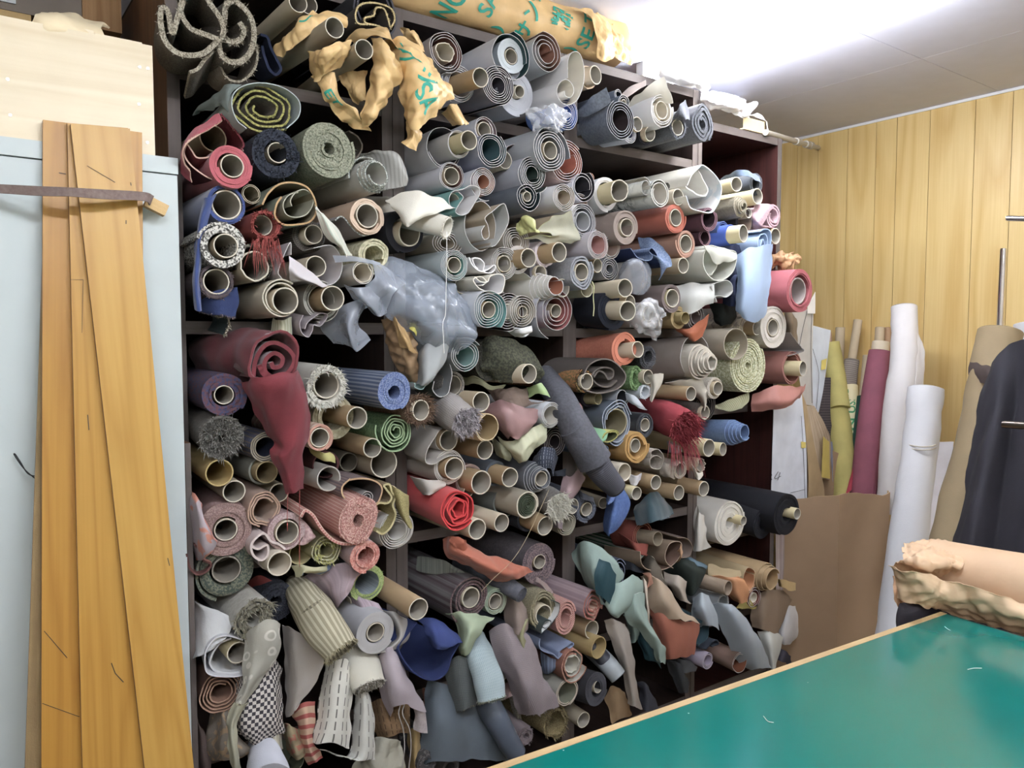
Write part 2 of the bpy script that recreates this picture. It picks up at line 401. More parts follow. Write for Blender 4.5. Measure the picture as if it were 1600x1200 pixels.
def S(rows, label, m, th=.0015, inner=None, edge=None, wr=.0045, ws=15, nu=None, nv=None, name='cloth', cat='fabric', root=None, part=None, fringe=None, fn=80,
      conv=W, closed=False, group=None, flen=None, crease=0, origin=None, rag=.005):
    """a draped sheet through rows of (px,py,t) control points; real thickness, both faces and the cut edge"""
    _sd[0] += 1; sd = _sd[0]
    C = [[conv(*p) for p in r] for r in rows]
    nu = nu or max(20, (len(rows)-1)*9+1); nv = nv or max(20, (len(rows[0])-1)*9+1)
    if crease: nu, nv = max(nu, 70), max(nv, 70)
    A = [spline(r, nv) for r in C]
    G = [list(z) for z in zip(*[spline([A[i][j] for i in range(len(A))], nu) for j in range(nv)])]
    # wrinkles along the normal
    def nrm(G):
        o = []
        for i in range(nu):
            o.append([])
            for j in range(nv):
                du = G[min(i+1, nu-1)][j]-G[max(i-1, 0)][j]; dv = G[i][min(j+1, nv-1)]-G[i][max(j-1, 0)]
                x = du.cross(dv); o[-1].append(x.normalized() if x.length > 1e-12 else Vector((0, -1, 0)))
        return o
    Nn = nrm(G)
    if wr:
        fr_ = random.Random(sd); folds = []
        for q_ in range(7):
            dv = Vector((fr_.gauss(0, 1), fr_.gauss(0, .6), fr_.gauss(0, 1))).normalized(); fq = ws*fr_.uniform(.5, 1.9); folds.append((dv, fq, fr_.random(), .55*(ws*.5/fq)**.8))
        for i in range(nu):
            for j in range(nv):
                p = G[i][j]
                if crease:
                    o = Vector((sd*3.3, sd*.7, 0)); pw = p+Vector((noise.noise(p*ws*.5+o), noise.noise(p*ws*.5-o), noise.noise(p*ws*.5+o*2)))*.012
                    k = 0
                    for dv, fq, ph, am in folds:
                        x = (pw.dot(dv)*fq+ph) % 1.0; k += am*(4*abs(x-.5)-1)
                    k = k*crease+(1-crease)*noise.noise(p*ws*.6+o)
                else:
                    q = Vector((p.x*1.25, p.y*1.25, p.z*.4))*ws
                    k = 1.25*noise.noise(q+Vector((sd*3.3, 0, 0)))+.5*noise.noise(q*2.3+Vector((0, sd*1.7, 0)))
                G[i][j] = p+Nn[i][j]*k*wr
        Nn = nrm(G)
    if rag:
        for i in range(nu):
            for j in range(nv):
                d = min(i, nu-1-i, j, nv-1-j)/4
                if d < 1:
                    p = G[i][j]; q = p*26+Vector((sd*2.1, 0, 3))
                    G[i][j] = p+Vector((noise.noise(q), .4*noise.noise(q+Vector((9, 0, 0))), noise.noise(q+Vector((0, 7, 0)))))*rag*(1-d)*1.6
        Nn = nrm(G)
    us = [0]; vs = [0]
    for i in range(1, nu): us.append(us[-1]+(G[i][nv//2]-G[i-1][nv//2]).length)
    for j in range(1, nv): vs.append(vs[-1]+(G[nu//2][j]-G[nu//2][j-1]).length)
    a = [[G[i][j]+Nn[i][j]*th/2 for j in range(nv)] for i in range(nu)]
    b = [[G[i][j]-Nn[i][j]*th/2 for j in range(nv)] for i in range(nu)]
    UV = [[(vs[j], us[i]) for j in range(nv)] for i in range(nu)]
    mb = MB(); mb.grid(a, UV, 0, flip=True); mb.grid(b, UV, 1)
    e1 = [G_[0] for G_ in a]
    for A1, B1, fl in ((a[0], b[0], False), (a[-1], b[-1], True), ([r[0] for r in a], [r[0] for r in b], True), ([r[-1] for r in a], [r[-1] for r in b], False)):
        mb.grid([A1, B1], [[(k*.01, 0) for k in range(len(A1))], [(k*.01, th) for k in range(len(A1))]], 2, flip=fl)
    O = sum((p for r in G for p in r), Vector())/(nu*nv)
    mats = [m, inner or m, edge or m]
    if root is None: ob = tag(mb.build(name, mats, origin=O), label, cat, group); ob['_o'] = tuple(O); hold = ob
    else: ob = mb.build(part or 'flap', mats, root); hold = root
    if fringe:
        strands('fringe', G[-1], (0, -.2, 1), fringe[0], fn, fringe[1], ob if root is None else root, seed=sd, spread=.35)
    ob_s = Surf(G); ob_s.ob = ob; return ob_s

def Lm(pts, label, m, name='fabric_roll', cat='fabric roll', end='spiral', endm=None, n=26, sq=1.0, nz=.02, root=None, part='fabric', wr=0, ws=20, conv=W, core=None, cm=None,
       fringe=None, fn=120, ns=None, group=None, dark=None, roll=0, hollow=.55):
    """a roll that bends or stands: pts (px,py,t,R px), first point = the visible end. end: spiral | open | flat"""
    _sd[0] += 1; sd = _sd[0]
    C = [conv(*p[:3]) for p in pts]; Rm = [p[3]*pxm(c) for p, c in zip(pts, C)]
    ns = ns or max(4, (len(pts)-1)*7)
    path = spline(C, ns); rads = [x.x for x in spline([Vector((r, 0, 0)) for r in Rm], ns)]
    O = path[0]; root = root or thing(name, label, cat, O, group)
    mb = MB(); P = []; UV = []; arc = 0; X = None; frames = []
    for i, p in enumerate(path):
        d = (path[min(i+1, ns-1)]-path[max(i-1, 0)]).normalized()
        if X is None:
            X = d.cross(Vector((0, 0, 1))); X = X.normalized() if X.length > .1 else Vector((1, 0, 0))
            X = (Matrix.Rotation(math.radians(roll), 3, d) @ X)
        X = (X-d*X.dot(d)).normalized(); Y = d.cross(X); frames.append((X.copy(), Y, d))
        if i: arc += (p-path[i-1]).length
        row = []
        for k in range(n):
            a = 2*PI*k/n; q = X*math.cos(a)+Y*math.sin(a)*sq; r = rads[i]*(1+nz*noise.noise(Vector((math.cos(a)*1.4, math.sin(a)*1.4, arc*6+sd))))
            pp = p+q*r
            if wr: pp += q*wr*noise.noise(pp*ws+Vector((sd, 0, 0)))
            row.append(pp)
        P.append(row); UV.append([(rads[0]*2*PI*k/n, arc) for k in range(n)])
    mb.grid(P, UV, 0, closed=True, flip=True)
    c = path[0]; d0 = frames[0][2]; edge = P[0]
    if end == 'open':
        prev = edge; steps = [(.93, -.0015), (.88, .002), (.86, .05), (.8, .12)]
    elif end == 'spiral':
        steps = []; k = max(4, int(rads[0]/.005))
        for i in range(k):
            f = 1-(i+.5)/k*(1-.1)
            steps += [(f+.02, -.002+random.uniform(-.004, .003)), (f-.3/k, .006)]
    else: steps = [(.9, -.001), (.1, -.001)]
    rowsE = [edge]
    for f, dy in steps: rowsE.append([c+(q-c)*f+d0*dy for q in edge])
    mb.grid(rowsE, [[(rads[0]*2*PI*k/n, .01*i) for k in range(n)] for i in range(len(rowsE))], 1, closed=True)
    ids = [mb.vert(q) for q in rowsE[-1]]; mb.face(ids, 1)
    ids = [mb.vert(q) for q in P[-1]]; mb.face(ids[::-1], 0)
    mb.build(part, [m, endm or m], root)
    if core:
        r, out = core[:2]; cc = path[0]-d0*out
        add_core(root, cc, d0, r*pxm(cc), .25, cm or CARD, seed=sd)
    if fringe:
        src = edge+[q for r_ in rowsE[1::2] for q in r_[::2]] if end == 'spiral' else edge
        strands('fringe', src, d0, fringe[0], fn, fringe[1], root, seed=sd)
    Lm.P = P
    return root, path, rads, frames

def text_mesh(body):
    cu = bpy.data.curves.new('lettering', 'FONT'); cu.body = body; cu.size = 1; cu.align_x = 'CENTER'; cu.align_y = 'CENTER'; cu.resolution_u = 3; cu.offset = .018
    ob = bpy.data.objects.new('lettering', cu); COL.objects.link(ob)
    me = bpy.data.meshes.new_from_object(ob.evaluated_get(bpy.context.evaluated_depsgraph_get()))
    bpy.data.objects.remove(ob); bpy.data.curves.remove(cu)
    bm = bmesh.new(); bm.from_mesh(me); bpy.data.meshes.remove(me)
    bmesh.ops.triangulate(bm, faces=bm.faces)
    for _ in range(3):
        es = [e for e in bm.edges if e.calc_length() > .18]
        if not es: break
        bmesh.ops.subdivide_edges(bm, edges=es, cuts=1); bmesh.ops.triangulate(bm, faces=bm.faces)
    V_ = [v.co.copy() for v in bm.verts]; Fs = [[v.index for v in f.verts] for f in bm.faces]; bm.free()
    return V_, Fs
def letters(body, surf, u, v, size, rot, m, parent, off=.0015, sgn=1, kind='sheet', nm='lettering'):
    """writing printed on a surface: size = em height in (u,v) units, rot degrees; sgn picks the face"""
    Vt, Fs = text_mesh(body); mb = MB(); c, s_ = math.cos(math.radians(rot)), math.sin(math.radians(rot))
    for p in Vt:
        a, b = p.x*c-p.y*s_, p.x*s_+p.y*c
        if kind == 'sheet': uu, vv = u-b*size[0], v+a*size[1]
        else: uu, vv = u-a*size[0], v-b*size[1]
        mb.vert(surf.at(uu, vv)+surf.nor(uu, vv)*off*sgn)
    for f in Fs: mb.face(f, 0, False)
    return mb.build(nm, m, parent)
# ------------------------------------------------------------------ the room
def grain(name, c1, c2, freq=9, rough=.45, sx=7, sy=.55, bump=.06, spec=.4):
    m = bpy.data.materials.new(name); m.use_nodes = True; nt = m.node_tree; N = nt.nodes; L = nt.links; b = N['Principled BSDF']
    tc = N.new('ShaderNodeTexCoord'); mp = N.new('ShaderNodeMapping'); mp.inputs['Scale'].default_value = (sx, sy, 1); L.new(tc.outputs['UV'], mp.inputs[0])
    n = N.new('ShaderNodeTexNoise'); n.inputs['Scale'].default_value = 1; n.inputs['Detail'].default_value = 2; n.inputs['Roughness'].default_value = .4; L.new(mp.outputs[0], n.inputs['Vector'])
    mu = N.new('ShaderNodeMath'); mu.operation = 'MULTIPLY'; mu.inputs[1].default_value = freq*2; L.new(n.outputs[0], mu.inputs[0])
    fr = N.new('ShaderNodeMath'); fr.operation = 'PINGPONG'; fr.inputs[1].default_value = .5; L.new(mu.outputs[0], fr.inputs[0])
    pw = N.new('ShaderNodeMapRange'); pw.inputs[1].default_value = .0; pw.inputs[2].default_value = .3; L.new(fr.outputs[0], pw.inputs[0])
    mp2 = N.new('ShaderNodeMapping'); mp2.inputs['Scale'].default_value = (160, 3, 1); L.new(tc.outputs['UV'], mp2.inputs[0])
    n2 = N.new('ShaderNodeTexNoise'); n2.inputs['Scale'].default_value = 1; n2.inputs['Detail'].default_value = 3; L.new(mp2.outputs[0], n2.inputs['Vector'])
    av = N.new('ShaderNodeMath'); av.operation = 'MULTIPLY_ADD'; av.inputs[1].default_value = .45; L.new(pw.outputs[0], av.inputs[0])
    sc = N.new('ShaderNodeMath'); sc.operation = 'MULTIPLY'; sc.inputs[1].default_value = .6; L.new(n2.outputs[0], sc.inputs[0]); L.new(sc.outputs[0], av.inputs[2])
    mx = N.new('ShaderNodeMix'); mx.data_type = 'RGBA'; L.new(av.outputs[0], mx.inputs[0]); mx.inputs[6].default_value = srgb(c2); mx.inputs[7].default_value = srgb(c1)
    L.new(mx.outputs[2], b.inputs['Base Color']); b.inputs['Roughness'].default_value = rough; b.inputs['Specular IOR Level'].default_value = spec
    bp = N.new('ShaderNodeBump'); bp.inputs['Strength'].default_value = bump; L.new(n2.outputs[0], bp.inputs['Height']); L.new(bp.outputs[0], b.inputs['Normal'])
    return m
XW, ZC, YB, XL, YF = 3.6, 2.44, 2.95, -1.7, -2.3
plaster = mat('#d8cdb4', 'plain', rough=.9, bump=.05, var=.03)
ceilm = mat('#dadcf0', 'plain', rough=.9, bump=.15, var=.02)
walm = grain('wall_panel_wood', '#e0c68c', '#c49f5e', freq=4, rough=.38, sx=4.5, sy=.42)
groove = shader('groove', '#6d5228', .8)
mb = MB(); mb.box((XL, YF, -.1), (XW, YB, 0)); struct(mb.build('floor', mat('#6f665a', 'heather', '#5c5348', rough=.7)))
# ceiling boards with open joints
mb = MB(); mb.box((XL, YF, ZC+.004), (XW, YB, ZC+.1), 1)
p0 = WZ(1440, 92, ZC); jx = p0.x; jy = p0.y
xs = [XL]+sorted(x for x in [jx+k*.91 for k in range(-6, 4)] if XL < x < XW)+[XW]
ys = [YF]+sorted(y for y in [jy+k*1.82 for k in range(-3, 3)] if YF < y < YB)+[YB]
for a, b in zip(xs, xs[1:]):
    for c, d in zip(ys, ys[1:]): mb.box((a+.0012, c+.0012, ZC), (b-.0012, d-.0012, ZC+.006), 0)
struct(mb.build('ceiling', [ceilm, shader('joint', '#8d8784', .9)]))
# right wall: grooved wood panelling
edges = sorted(WX(px, 300, XW).y for px in (1245, 1277, 1323, 1367, 1399, 1450, 1520, 1578))
ed = [YB]; y = edges[-1]+.1
while y < YB-.05: ed.append(y); y += random.choice((.09, .13, .16))
ed += edges; y = edges[0]-.16
while y > YF: ed.append(y); y -= random.choice((.10, .16, .2, .13))
ed.append(YF); ed = sorted(set(ed))
mb = MB(); mb.box((XW+.004, YF, 0), (XW+.1, YB, ZC), 1)
for a, b in zip(ed, ed[1:]):
    k0 = len(mb.uv); mb.box((XW, a+.0012, 0), (XW+.005, b-.0012, ZC), 0); ou, ov = random.random()*40, random.random()*40
    for k in range(k0, len(mb.uv)): mb.uv[k] = (mb.uv[k][0]+ou, mb.uv[k][1]+ov)
struct(mb.build('wall_right', [walm, groove]))
mb = MB(); mb.box((XL, YB, 0), (XW, YB+.1, ZC)); struct(mb.build('wall_back', plaster))
mb = MB(); mb.box((XL-.1, YF, 0), (XL, YB, ZC)); struct(mb.build('wall_left', plaster))
mb = MB(); mb.box((XL, YF-.1, 0), (XW, YF, ZC)); struct(mb.build('wall_front', plaster))
mb = MB(); mb.box((XW-.006, YF, ZC-.012), (XW-.0002, YB, ZC-.0005)); struct(mb.build('trim_1', shader('white_metal_trim', '#dedede', .4)))

# fluorescent battens under the ceiling
lampm = shader('lamp_housing', '#f2f2ee', .5); tubem = shader('lit_tube', '#f6f9ff', .5, emit=TUBE_SHELF); tubem2 = shader('lit_tube_fill', '#f4f8ff', .5, emit=TUBE_FILL)
capm = shader('lamp_socket', '#e6e6e2', .5)
def batten(c, L, along, label, tm, drop=.03):
    t = thing('fluorescent_lamp', label, 'lamp', (c[0], c[1], ZC)); dx, dy = (1, 0) if along == 'x' else (0, 1)
    mb = MB(); hx, hy = (L/2, .035) if along == 'x' else (.035, L/2)
    mb.box((c[0]-hx, c[1]-hy, ZC-drop), (c[0]+hx, c[1]+hy, ZC-.0005)); mb.build('housing', lampm, t)
    for s in (-.045, .045):
        a = Vector((c[0]-dx*(L/2-.02)+dy*s, c[1]-dy*(L/2-.02)+dx*s, ZC-drop-.03)); b = Vector((c[0]+dx*(L/2-.02)+dy*s, c[1]+dy*(L/2-.02)+dx*s, ZC-drop-.03))
        mb = MB(); mb.tube(a, b, .0145, 14); mb.build('tube', tm, t)
        for q in (a, b):
            mb = MB(); mb.box((q.x-.018, q.y-.018, q.z-.02), (q.x+.018, q.y+.018, ZC-.001)); mb.build('socket', capm, t)
batten((2.2, 1.6), 1.1, 'y', 'lit fluorescent batten on the ceiling over the right end of the shelves', tubem)
batten((.6, .15), 1.2, 'x', 'unseen fluorescent batten added over the cutting table for front fill light', tubem2)  # this and the next two: out of view, added to light the shelf fronts
batten((-.7, -1.2), 1.2, 'x', 'unseen fluorescent batten added behind the camera for front fill light', tubem2)
batten((2.3, -.9), 1.2, 'x', 'unseen fluorescent batten added over the far end of the table for fill light', tubem2)

# ------------------------------------------------------------------ shelving
shw = mat('#3a2a24', 'wood', '#2b1e1a', rough=.6, bump=.1); she = mat('#615650', 'wood', '#4f4641', rough=.7, bump=.1)
shr = mat('#431d18', 'wood', '#28110f', rough=.5, bump=.1); shb = mat('#241d1b', 'plain', rough=.9); brown_side = mat('#7a5230', 'wood', '#5f3d22', rough=.5)
def panel(root, nm, lo, hi, m=None):
    mb = MB(); mb.box(lo, hi); mb.m[2] = 1
    return mb.build(nm, [m or shw, she], root, bevel=.0015)
def unit(label, x0, x1, tops, boards, posts, z0=0, dark=shw):
    u = thing('shelf_unit', label, 'shelving', ((x0+x1)/2, YS+.45, 0))
    D = .95
    for a, b in posts: panel(u, 'side_panel', (a, YS, 0), (b, YS+D, tops), dark)
    for i, ps in enumerate(zip(posts, posts[1:])):
        a, b = ps[0][1], ps[1][0]
        for z in boards[i]: panel(u, 'shelf_board', (a, YS+.002, z-.03), (b, YS+D, z), dark)
        panel(u, 'top_board', (a, YS+.001, tops-.028), (b, YS+D, tops), dark)
        panel(u, 'bottom_board', (a, YS+.002, .06), (b, YS+D, .09), dark)
    mb = MB(); mb.box((x0, YS+D, 0), (x1, YS+D+.01, tops)); mb.build('back_panel', shb, u)
    return u
uA = unit('dark wood shelf unit at the left behind the grey cabinet, packed with rolls', .425, .986, 2.29, [(2.03, 1.455, .88, .42)], [(.425, .452), (.956, .986)])
uB = unit('dark wood shelf unit in the middle, two bays wide', .988, 2.2, 2.29, [(2.045, 1.45, .875, .42), (2.045, 1.445, .80, .42)], [(.988, 1.022), (1.58, 1.633), (2.172, 2.2)])
uD = unit('lower dark wood shelf unit at the right end with half empty bays', 2.202, 2.692, 2.193, [(.67, .35)], [(2.202, 2.222), (2.666, 2.692)], dark=shr)
panel(uD, 'shelf_board', (2.222, YS+.12, 1.11), (2.666, YS+.95, 1.14), shr)
mb = MB(); mb.box((.411, 1.762, 0), (.4225, 1.899, 1.19)); mb.m[2] = 1
mb.build('side_panel', [brown_side, she], uA)
mb = MB(); mb.box((.4242, 1.9, 1.2), (.4249, 2.84, 2.28)); mb.build('side_panel', brown_side, uA)

# ------------------------------------------------------------------ left: steel cabinet, plywood crate, boards
steel = mat('#b9c4c4', 'vinyl', rough=.45, bump=.0, var=.02); steeld = mat('#8d9799', 'vinyl', rough=.45, bump=0, var=.02)
CY = 1.75
c = thing('steel_cabinet', 'tall pale grey steel cabinet behind the leaning wooden boards', 'cabinet', (-.2, CY+.2, 0))
mb = MB(); mb.box((-.85, CY+.012, 0), (.405, CY+.13, 1.79)); mb.build('body', steel, c, bevel=.003)
mb = MB(); mb.box((-.85, CY-.004, 1.757), (.408, CY+.0115, 1.79)); mb.build('top_rail', steel, c, bevel=.002)
mb = MB(); mb.box((-.845, CY, .05), (-.1, CY+.0115, 1.7545)); mb.build('door', steel, c, bevel=.002)
mb = MB(); mb.box((-.097, CY, .05), (.407, CY+.0115, 1.7545)); mb.build('door', steel, c, bevel=.002)
mb = MB(); mb.box((-.85, CY+.004, 0), (.405, CY+.0115, .046)); mb.build('plinth', steeld, c)
ply = mat('#e6d6b6', 'wood', '#d9c49c', sc=1.6, rough=.6, bump=.05, var=.03)
crate = thing('plywood_crate', 'pale plywood crate standing on the steel cabinet', 'crate', (-.1, CY+.2, 1.791))
PW_ = MB(); xr, zt = .366, 2.012
# the front sheet, a little lower at its right end, with two stacked edges on top
mb = MB(); mb.box((-.75, CY+.004, 1.7915), (xr, CY+.02, zt)); mb.build('front_panel', ply, crate, bevel=.001)
mb = MB(); mb.box((.3505, CY+.0205, 1.7915), (xr, CY+.13, zt-.001)); mb.build('side_panel', ply, crate)
mb = MB(); mb.box((-.75, CY+.0205, 1.7915), (.35, CY+.13, 1.806)); mb.build('bottom_panel', ply, crate)
mb = MB(); mb.box((.19, CY+.0205, zt-.02), (.262, CY+.13, zt+.012)); mb.build('batten', ply, crate)
mb = MB(); mb.box((.264, CY+.0205, zt-.02), (.35, CY+.13, zt+.008)); mb.build('batten', ply, crate)
scr = shader('screw_steel', '#a9a196', .35, .8)
for q in ((218, 105), (231, 107), (217, 163), (230, 223), (12, 124), (16, 180)):
    p = W(*q, YS-CY-.004); mb = MB(); mb.tube((p.x, CY+.0028, p.z), (p.x, CY+.0045, p.z), .0032, 12); mb.build('screw', scr, crate)

# wooden boards leaning on the cabinet
bd = [grain('beech_board_%d' % i, a, b, freq=6, rough=.42, sx=9, sy=.5) for i, (a, b) in enumerate((('#b0843c', '#956628'), ('#b68c44', '#9b6e2e'), ('#bc954e', '#a07534')))]
bde = mat('#9c7350', 'wood', '#7f5a3c', rough=.6); pen = shader('pencil_line', '#3a3530', .8)
def lean(px, py, off):
    """point on the leaning plane whose top touches the crate and whose foot is 16 cm out"""
    d = ray(px, py); n = Vector((0, 1, -.085)).normalized(); q = Vector((0, CY-.002-off, 1.80)); k = (q-EYE).dot(n)/d.dot(n); return EYE+d*k
def board(label, tl, tr, bl, br, off, th, m):
    a, b, c_, d = [lean(*p, off) for p in (tl, tr, bl, br)]
    kl = (a.z-.005)/(a.z-c_.z); kr = (b.z-.005)/(b.z-d.z); c_ = a+(c_-a)*kl; d = b+(d-b)*kr
    n = Vector((0, 1, -.085)).normalized()*th
    mb = MB(); mb.hexa([c_, d, d+n, c_+n, a, b, b+n, a+n]); mb.m = [1, 1, 0, 1, 0, 1]
    mb.uv = [(u+off*90, v+off*33) for u, v in mb.uv]
    return tag(mb.build('wooden_board', [m, bde], origin=(c_+d)/2, bevel=.0025), label, 'board')
b1 = board('long wooden board at the back of the leaning stack, tallest, with a rounded corner', (67, 187), (222, 207), (64.5, 1200), (230, 1200), .012, .011, bd[0])
b2 = board('long wooden board in the middle of the leaning stack, under the strap', (105, 192), (200, 200), (129, 1200), (245, 1200), .0255, .011, bd[1])
b3 = board('long wooden board on top of the leaning stack, slanting right towards its foot', (110, 193), (203, 201), (226, 1200), (303, 1200), .039, .011, bd[2])
b0 = board('dull wooden board leaning behind the others, only its lower left edge showing', (70, 300), (150, 300), (39, 1200), (150, 1200), -.002, .008, mat('#8f7440', 'wood', '#7a6033', rough=.7))
def mark(pts, off, root, nm='pencil_mark', wd=.0008):
    mb = MB(); q = [lean(*p, off+.0008) for p in pts]
    for a, b in zip(q, q[1:]):
        d = (b-a).normalized(); s = d.cross(Vector((0, 1, 0))).normalized()*wd
        mb.face([mb.vert(x) for x in (a-s, a+s, b+s, b-s)], 0, False)
    o = mb.build(nm, pen, None, origin=(0, 0, 0)); o.parent = root; o.matrix_parent_inverse = Matrix.Translation(root.location).inverted()
mark([(136, 259), (180, 285)], .039, b3, wd=.0006); mark([(197, 344), (197, 350)], .039, b3); mark([(204, 285), (205, 290)], .039, b3)
mark([(92, 270), (103, 272)], .012, b1); mark([(69, 986), (105, 1028)], .012, b1, wd=.0006); mark([(66, 1099), (124, 1120)], .012, b1, wd=.0006); mark([(137, 648), (139, 672)], .0255, b2)
mark([(174, 1036), (180, 1052), (193, 1066)], .0255, b2); mark([(110, 437), (130, 437), (128, 520)], .0255, b2, wd=.0004); mark([(262, 872), (265, 884)], .039, b3)
# strap with a wooden block
strap = mat('#7d6a62', 'heather', '#6b5750', rough=.9)
st = thing('cloth_strap', 'brown webbing strap across the leaning boards, a small wooden block at its end', 'strap', lean(150, 300, .055))
S([[(-560, 268, .165), (-60, 284, .19), (0, 288, .195), (60, 291, .225), (110, 293, .245), (160, 296, .245), (224, 300, .222), (240, 306, .205)],
   [(-560, 283, .165), (-60, 298, .19), (0, 302, .195), (60, 306, .225), (110, 307, .245), (160, 311, .245), (224, 314, .222), (234, 321, .205)]], '', strap, th=.003, wr=.0008, rag=0, root=st, part='webbing', nv=40)
A_ = W(229, 313, .19); mb = MB()
ex = Vector((.038, 0, -.017)); ez = Vector((.009, 0, .021)); ey = Vector((0, .02, 0))
mb.hexa([A_-ez*.5, A_-ez*.5+ex, A_-ez*.5+ex+ey, A_-ez*.5+ey, A_+ez*.5, A_+ez*.5+ex, A_+ez*.5+ex+ey, A_+ez*.5+ey]); mb.build('wooden_block', mat('#d2ad6c', 'wood', '#bf9650'), st, bevel=.001)
# dark cord behind the boards
def cord(name, label, pts, r, m, cat='cord', root=None, part='cord', n=None):
    C = [W(*p) for p in pts]; n = n or len(pts)*5; P = spline(C, n); mb = MB(); rows = []; X = None
    for i, p in enumerate(P):
        d = (P[min(i+1, n-1)]-P[max(i-1, 0)]).normalized(); x = d.orthogonal().normalized() if X is None else (X-d*X.dot(d)).normalized(); X = x; y = d.cross(x)
        rows.append([p+(x*math.cos(2*PI*k/6)+y*math.sin(2*PI*k/6))*r for k in range(6)])
    mb.grid(rows, [[(0, 0)]*6]*n, 0, closed=True)
    if root: return mb.build(part, m, root)
    return tag(mb.build(name, m, origin=P[0]), label, cat)
cord('cord', 'thin black cord loop hanging out from behind the leaning boards', [(66, 756, .17), (40, 735, .165), (23, 712, .158), (24, 710, .16), (32, 722, .165), (45, 741, .17), (66, 745, .17)], .0011, shader('black_cord', '#1b1d20', .7))
# things on top of the crate
S([[(50, 57, .12), (80, 62, .12), (120, 68, .12), (152, 75, .12)], [(49, 40, .125), (80, 44, .14), (120, 50, .14), (160, 60, .12)], [(56, 27, .12), (85, 23, .12), (120, 28, .11), (158, 40, .1)], [(70, 26, .05), (100, 24, .03), (140, 30, .03), (170, 44, .05)]],
  'cream paper bundle lying on top of the plywood crate', mat('#e8d2a4', 'paper', rough=.7), wr=.008, ws=18, th=.004, name='paper_bundle', cat='paper')
dkb = mat('#75695c', 'plain', rough=.7)
t = thing('folding_board', 'grey brown board with a wooden edge lying above the cream paper bundle', 'board', W(60, 10, -.3))
mb = MB(); a, b = W(-40, -40, -.35), W(140, 30, -.35); z0 = W(0, 22, -.35).z
mb.box((-.95, 2.2, z0-.004), (W(128, 26, -.3).x, 2.5, z0+.16)); mb.build('panel', dkb, t)
mb = MB(); mb.box((W(129, 26, -.3).x, 2.2, z0-.004), (W(190, 26, -.3).x, 2.5, z0+.16)); mb.build('edge', mat('#a67c48', 'wood', '#8a6234'), t)
mb = MB(); mb.box((-.6, 2.195, z0+.012), (W(25, 15, -.3).x, 2.1995, z0+.03)); mb.build('label_plate', shader('steel_label', '#b9bfc0', .4), t)
mb = MB(); mb.box((-.9, 2.2, z0-.2), (-.62, 2.5, z0-.005)); mb.build('foot', mat('#c9a765', 'wood', '#b08d4c'), t)
mb = MB(); mb.box((-.55, 2.2, z0-.2), (W(49, 40, -.3).x, 2.5, z0-.005)); mb.build('foot', mat('#c9a765', 'wood', '#b08d4c'), t)

# ------------------------------------------------------------------ cutting table
tz = .75
tb = thing('cutting_table', 'cutting table with a glossy green top and a pale wooden edge', 'table', (1.0, .35, 0))
Bc, Ac = WZ(1470, 956, tz), WZ(760, 1200.5, tz); ex = (Bc-Ac).normalized(); ey = Vector((ex.y, -ex.x, 0)).normalized()
Lx = Bc.x-.1; Dy = 1.15; O_ = Bc-ex*Lx
def tbx(u0, u1, v0, v1, z0, z1, nm, m, bev=.001):
    mb = MB(); c8 = [O_*1+ex*u+ey*v+Vector((0, 0, z-tz)) for z in (z0, z1) for u, v in ((u0, v0), (u0, v1), (u1, v1), (u1, v0))]
    for p, z in zip(c8, [z0]*4+[z1]*4): p.z = z
    mb.hexa([c8[1], c8[2], c8[3], c8[0], c8[5], c8[6], c8[7], c8[4]]); return mb.build(nm, m, tb, bevel=bev)
gm = bpy.data.materials.new('green_laminate'); gm.use_nodes = True; nt = gm.node_tree; b = nt.nodes['Principled BSDF']
tc = nt.nodes.new('ShaderNodeTexCoord'); v_ = nt.nodes.new('ShaderNodeTexVoronoi'); v_.inputs['Scale'].default_value = 16; nt.links.new(tc.outputs['Object'], v_.inputs['Vector'])
mr = nt.nodes.new('ShaderNodeMapRange'); mr.inputs[1].default_value = .030; mr.inputs[2].default_value = .022; nt.links.new(v_.outputs['Distance'], mr.inputs[0])
nz = nt.nodes.new('ShaderNodeTexNoise'); nz.inputs['Scale'].default_value = 3; nz.inputs['Detail'].default_value = 4; nt.links.new(tc.outputs['Object'], nz.inputs['Vector'])
m1 = nt.nodes.new('ShaderNodeMix'); m1.data_type = 'RGBA'; m1.inputs[6].default_value = srgb('#08605a'); m1.inputs[7].default_value = srgb('#0c6e64'); nt.links.new(nz.outputs[0], m1.inputs[0])
m2 = nt.nodes.new('ShaderNodeMix'); m2.data_type = 'RGBA'; m2.inputs[7].default_value = srgb('#a9cfc4'); nt.links.new(m1.outputs[2], m2.inputs[6]); nt.links.new(mr.outputs[0], m2.inputs[0])
nt.links.new(m2.outputs[2], b.inputs['Base Color']); b.inputs['Roughness'].default_value = .15; b.inputs['Specular IOR Level'].default_value = .6
woode = mat('#c6a468', 'wood', '#ab8648', rough=.5)
tbx(.016, Lx-.004, .016, Dy-.016, tz-.03, tz, 'table_top', gm)
tbx(0, Lx, 0, .0155, tz-.035, tz+.0006, 'edge_strip', woode); tbx(0, Lx, Dy-.0155, Dy, tz-.035, tz+.0006, 'edge_strip', woode)
tbx(0, .0155, .016, Dy-.016, tz-.035, tz+.0006, 'edge_strip', woode); tbx(Lx-.0035, Lx, .016, Dy-.016, tz-.035, tz, 'edge_strip', shader('dark_edge', '#2b2723', .7))
tbx(.1, Lx-.1, .1, .13, tz-.13, tz-.036, 'apron', woode); tbx(.1, Lx-.1, Dy-.13, Dy-.1, tz-.13, tz-.036, 'apron', woode)
for u in (.06, Lx-.12):
    for v in (.06, Dy-.12): tbx(u, u+.06, v, v+.06, 0, tz-.0355, 'leg', woode)
thr = shader('white_thread', '#d9e3da', .8)
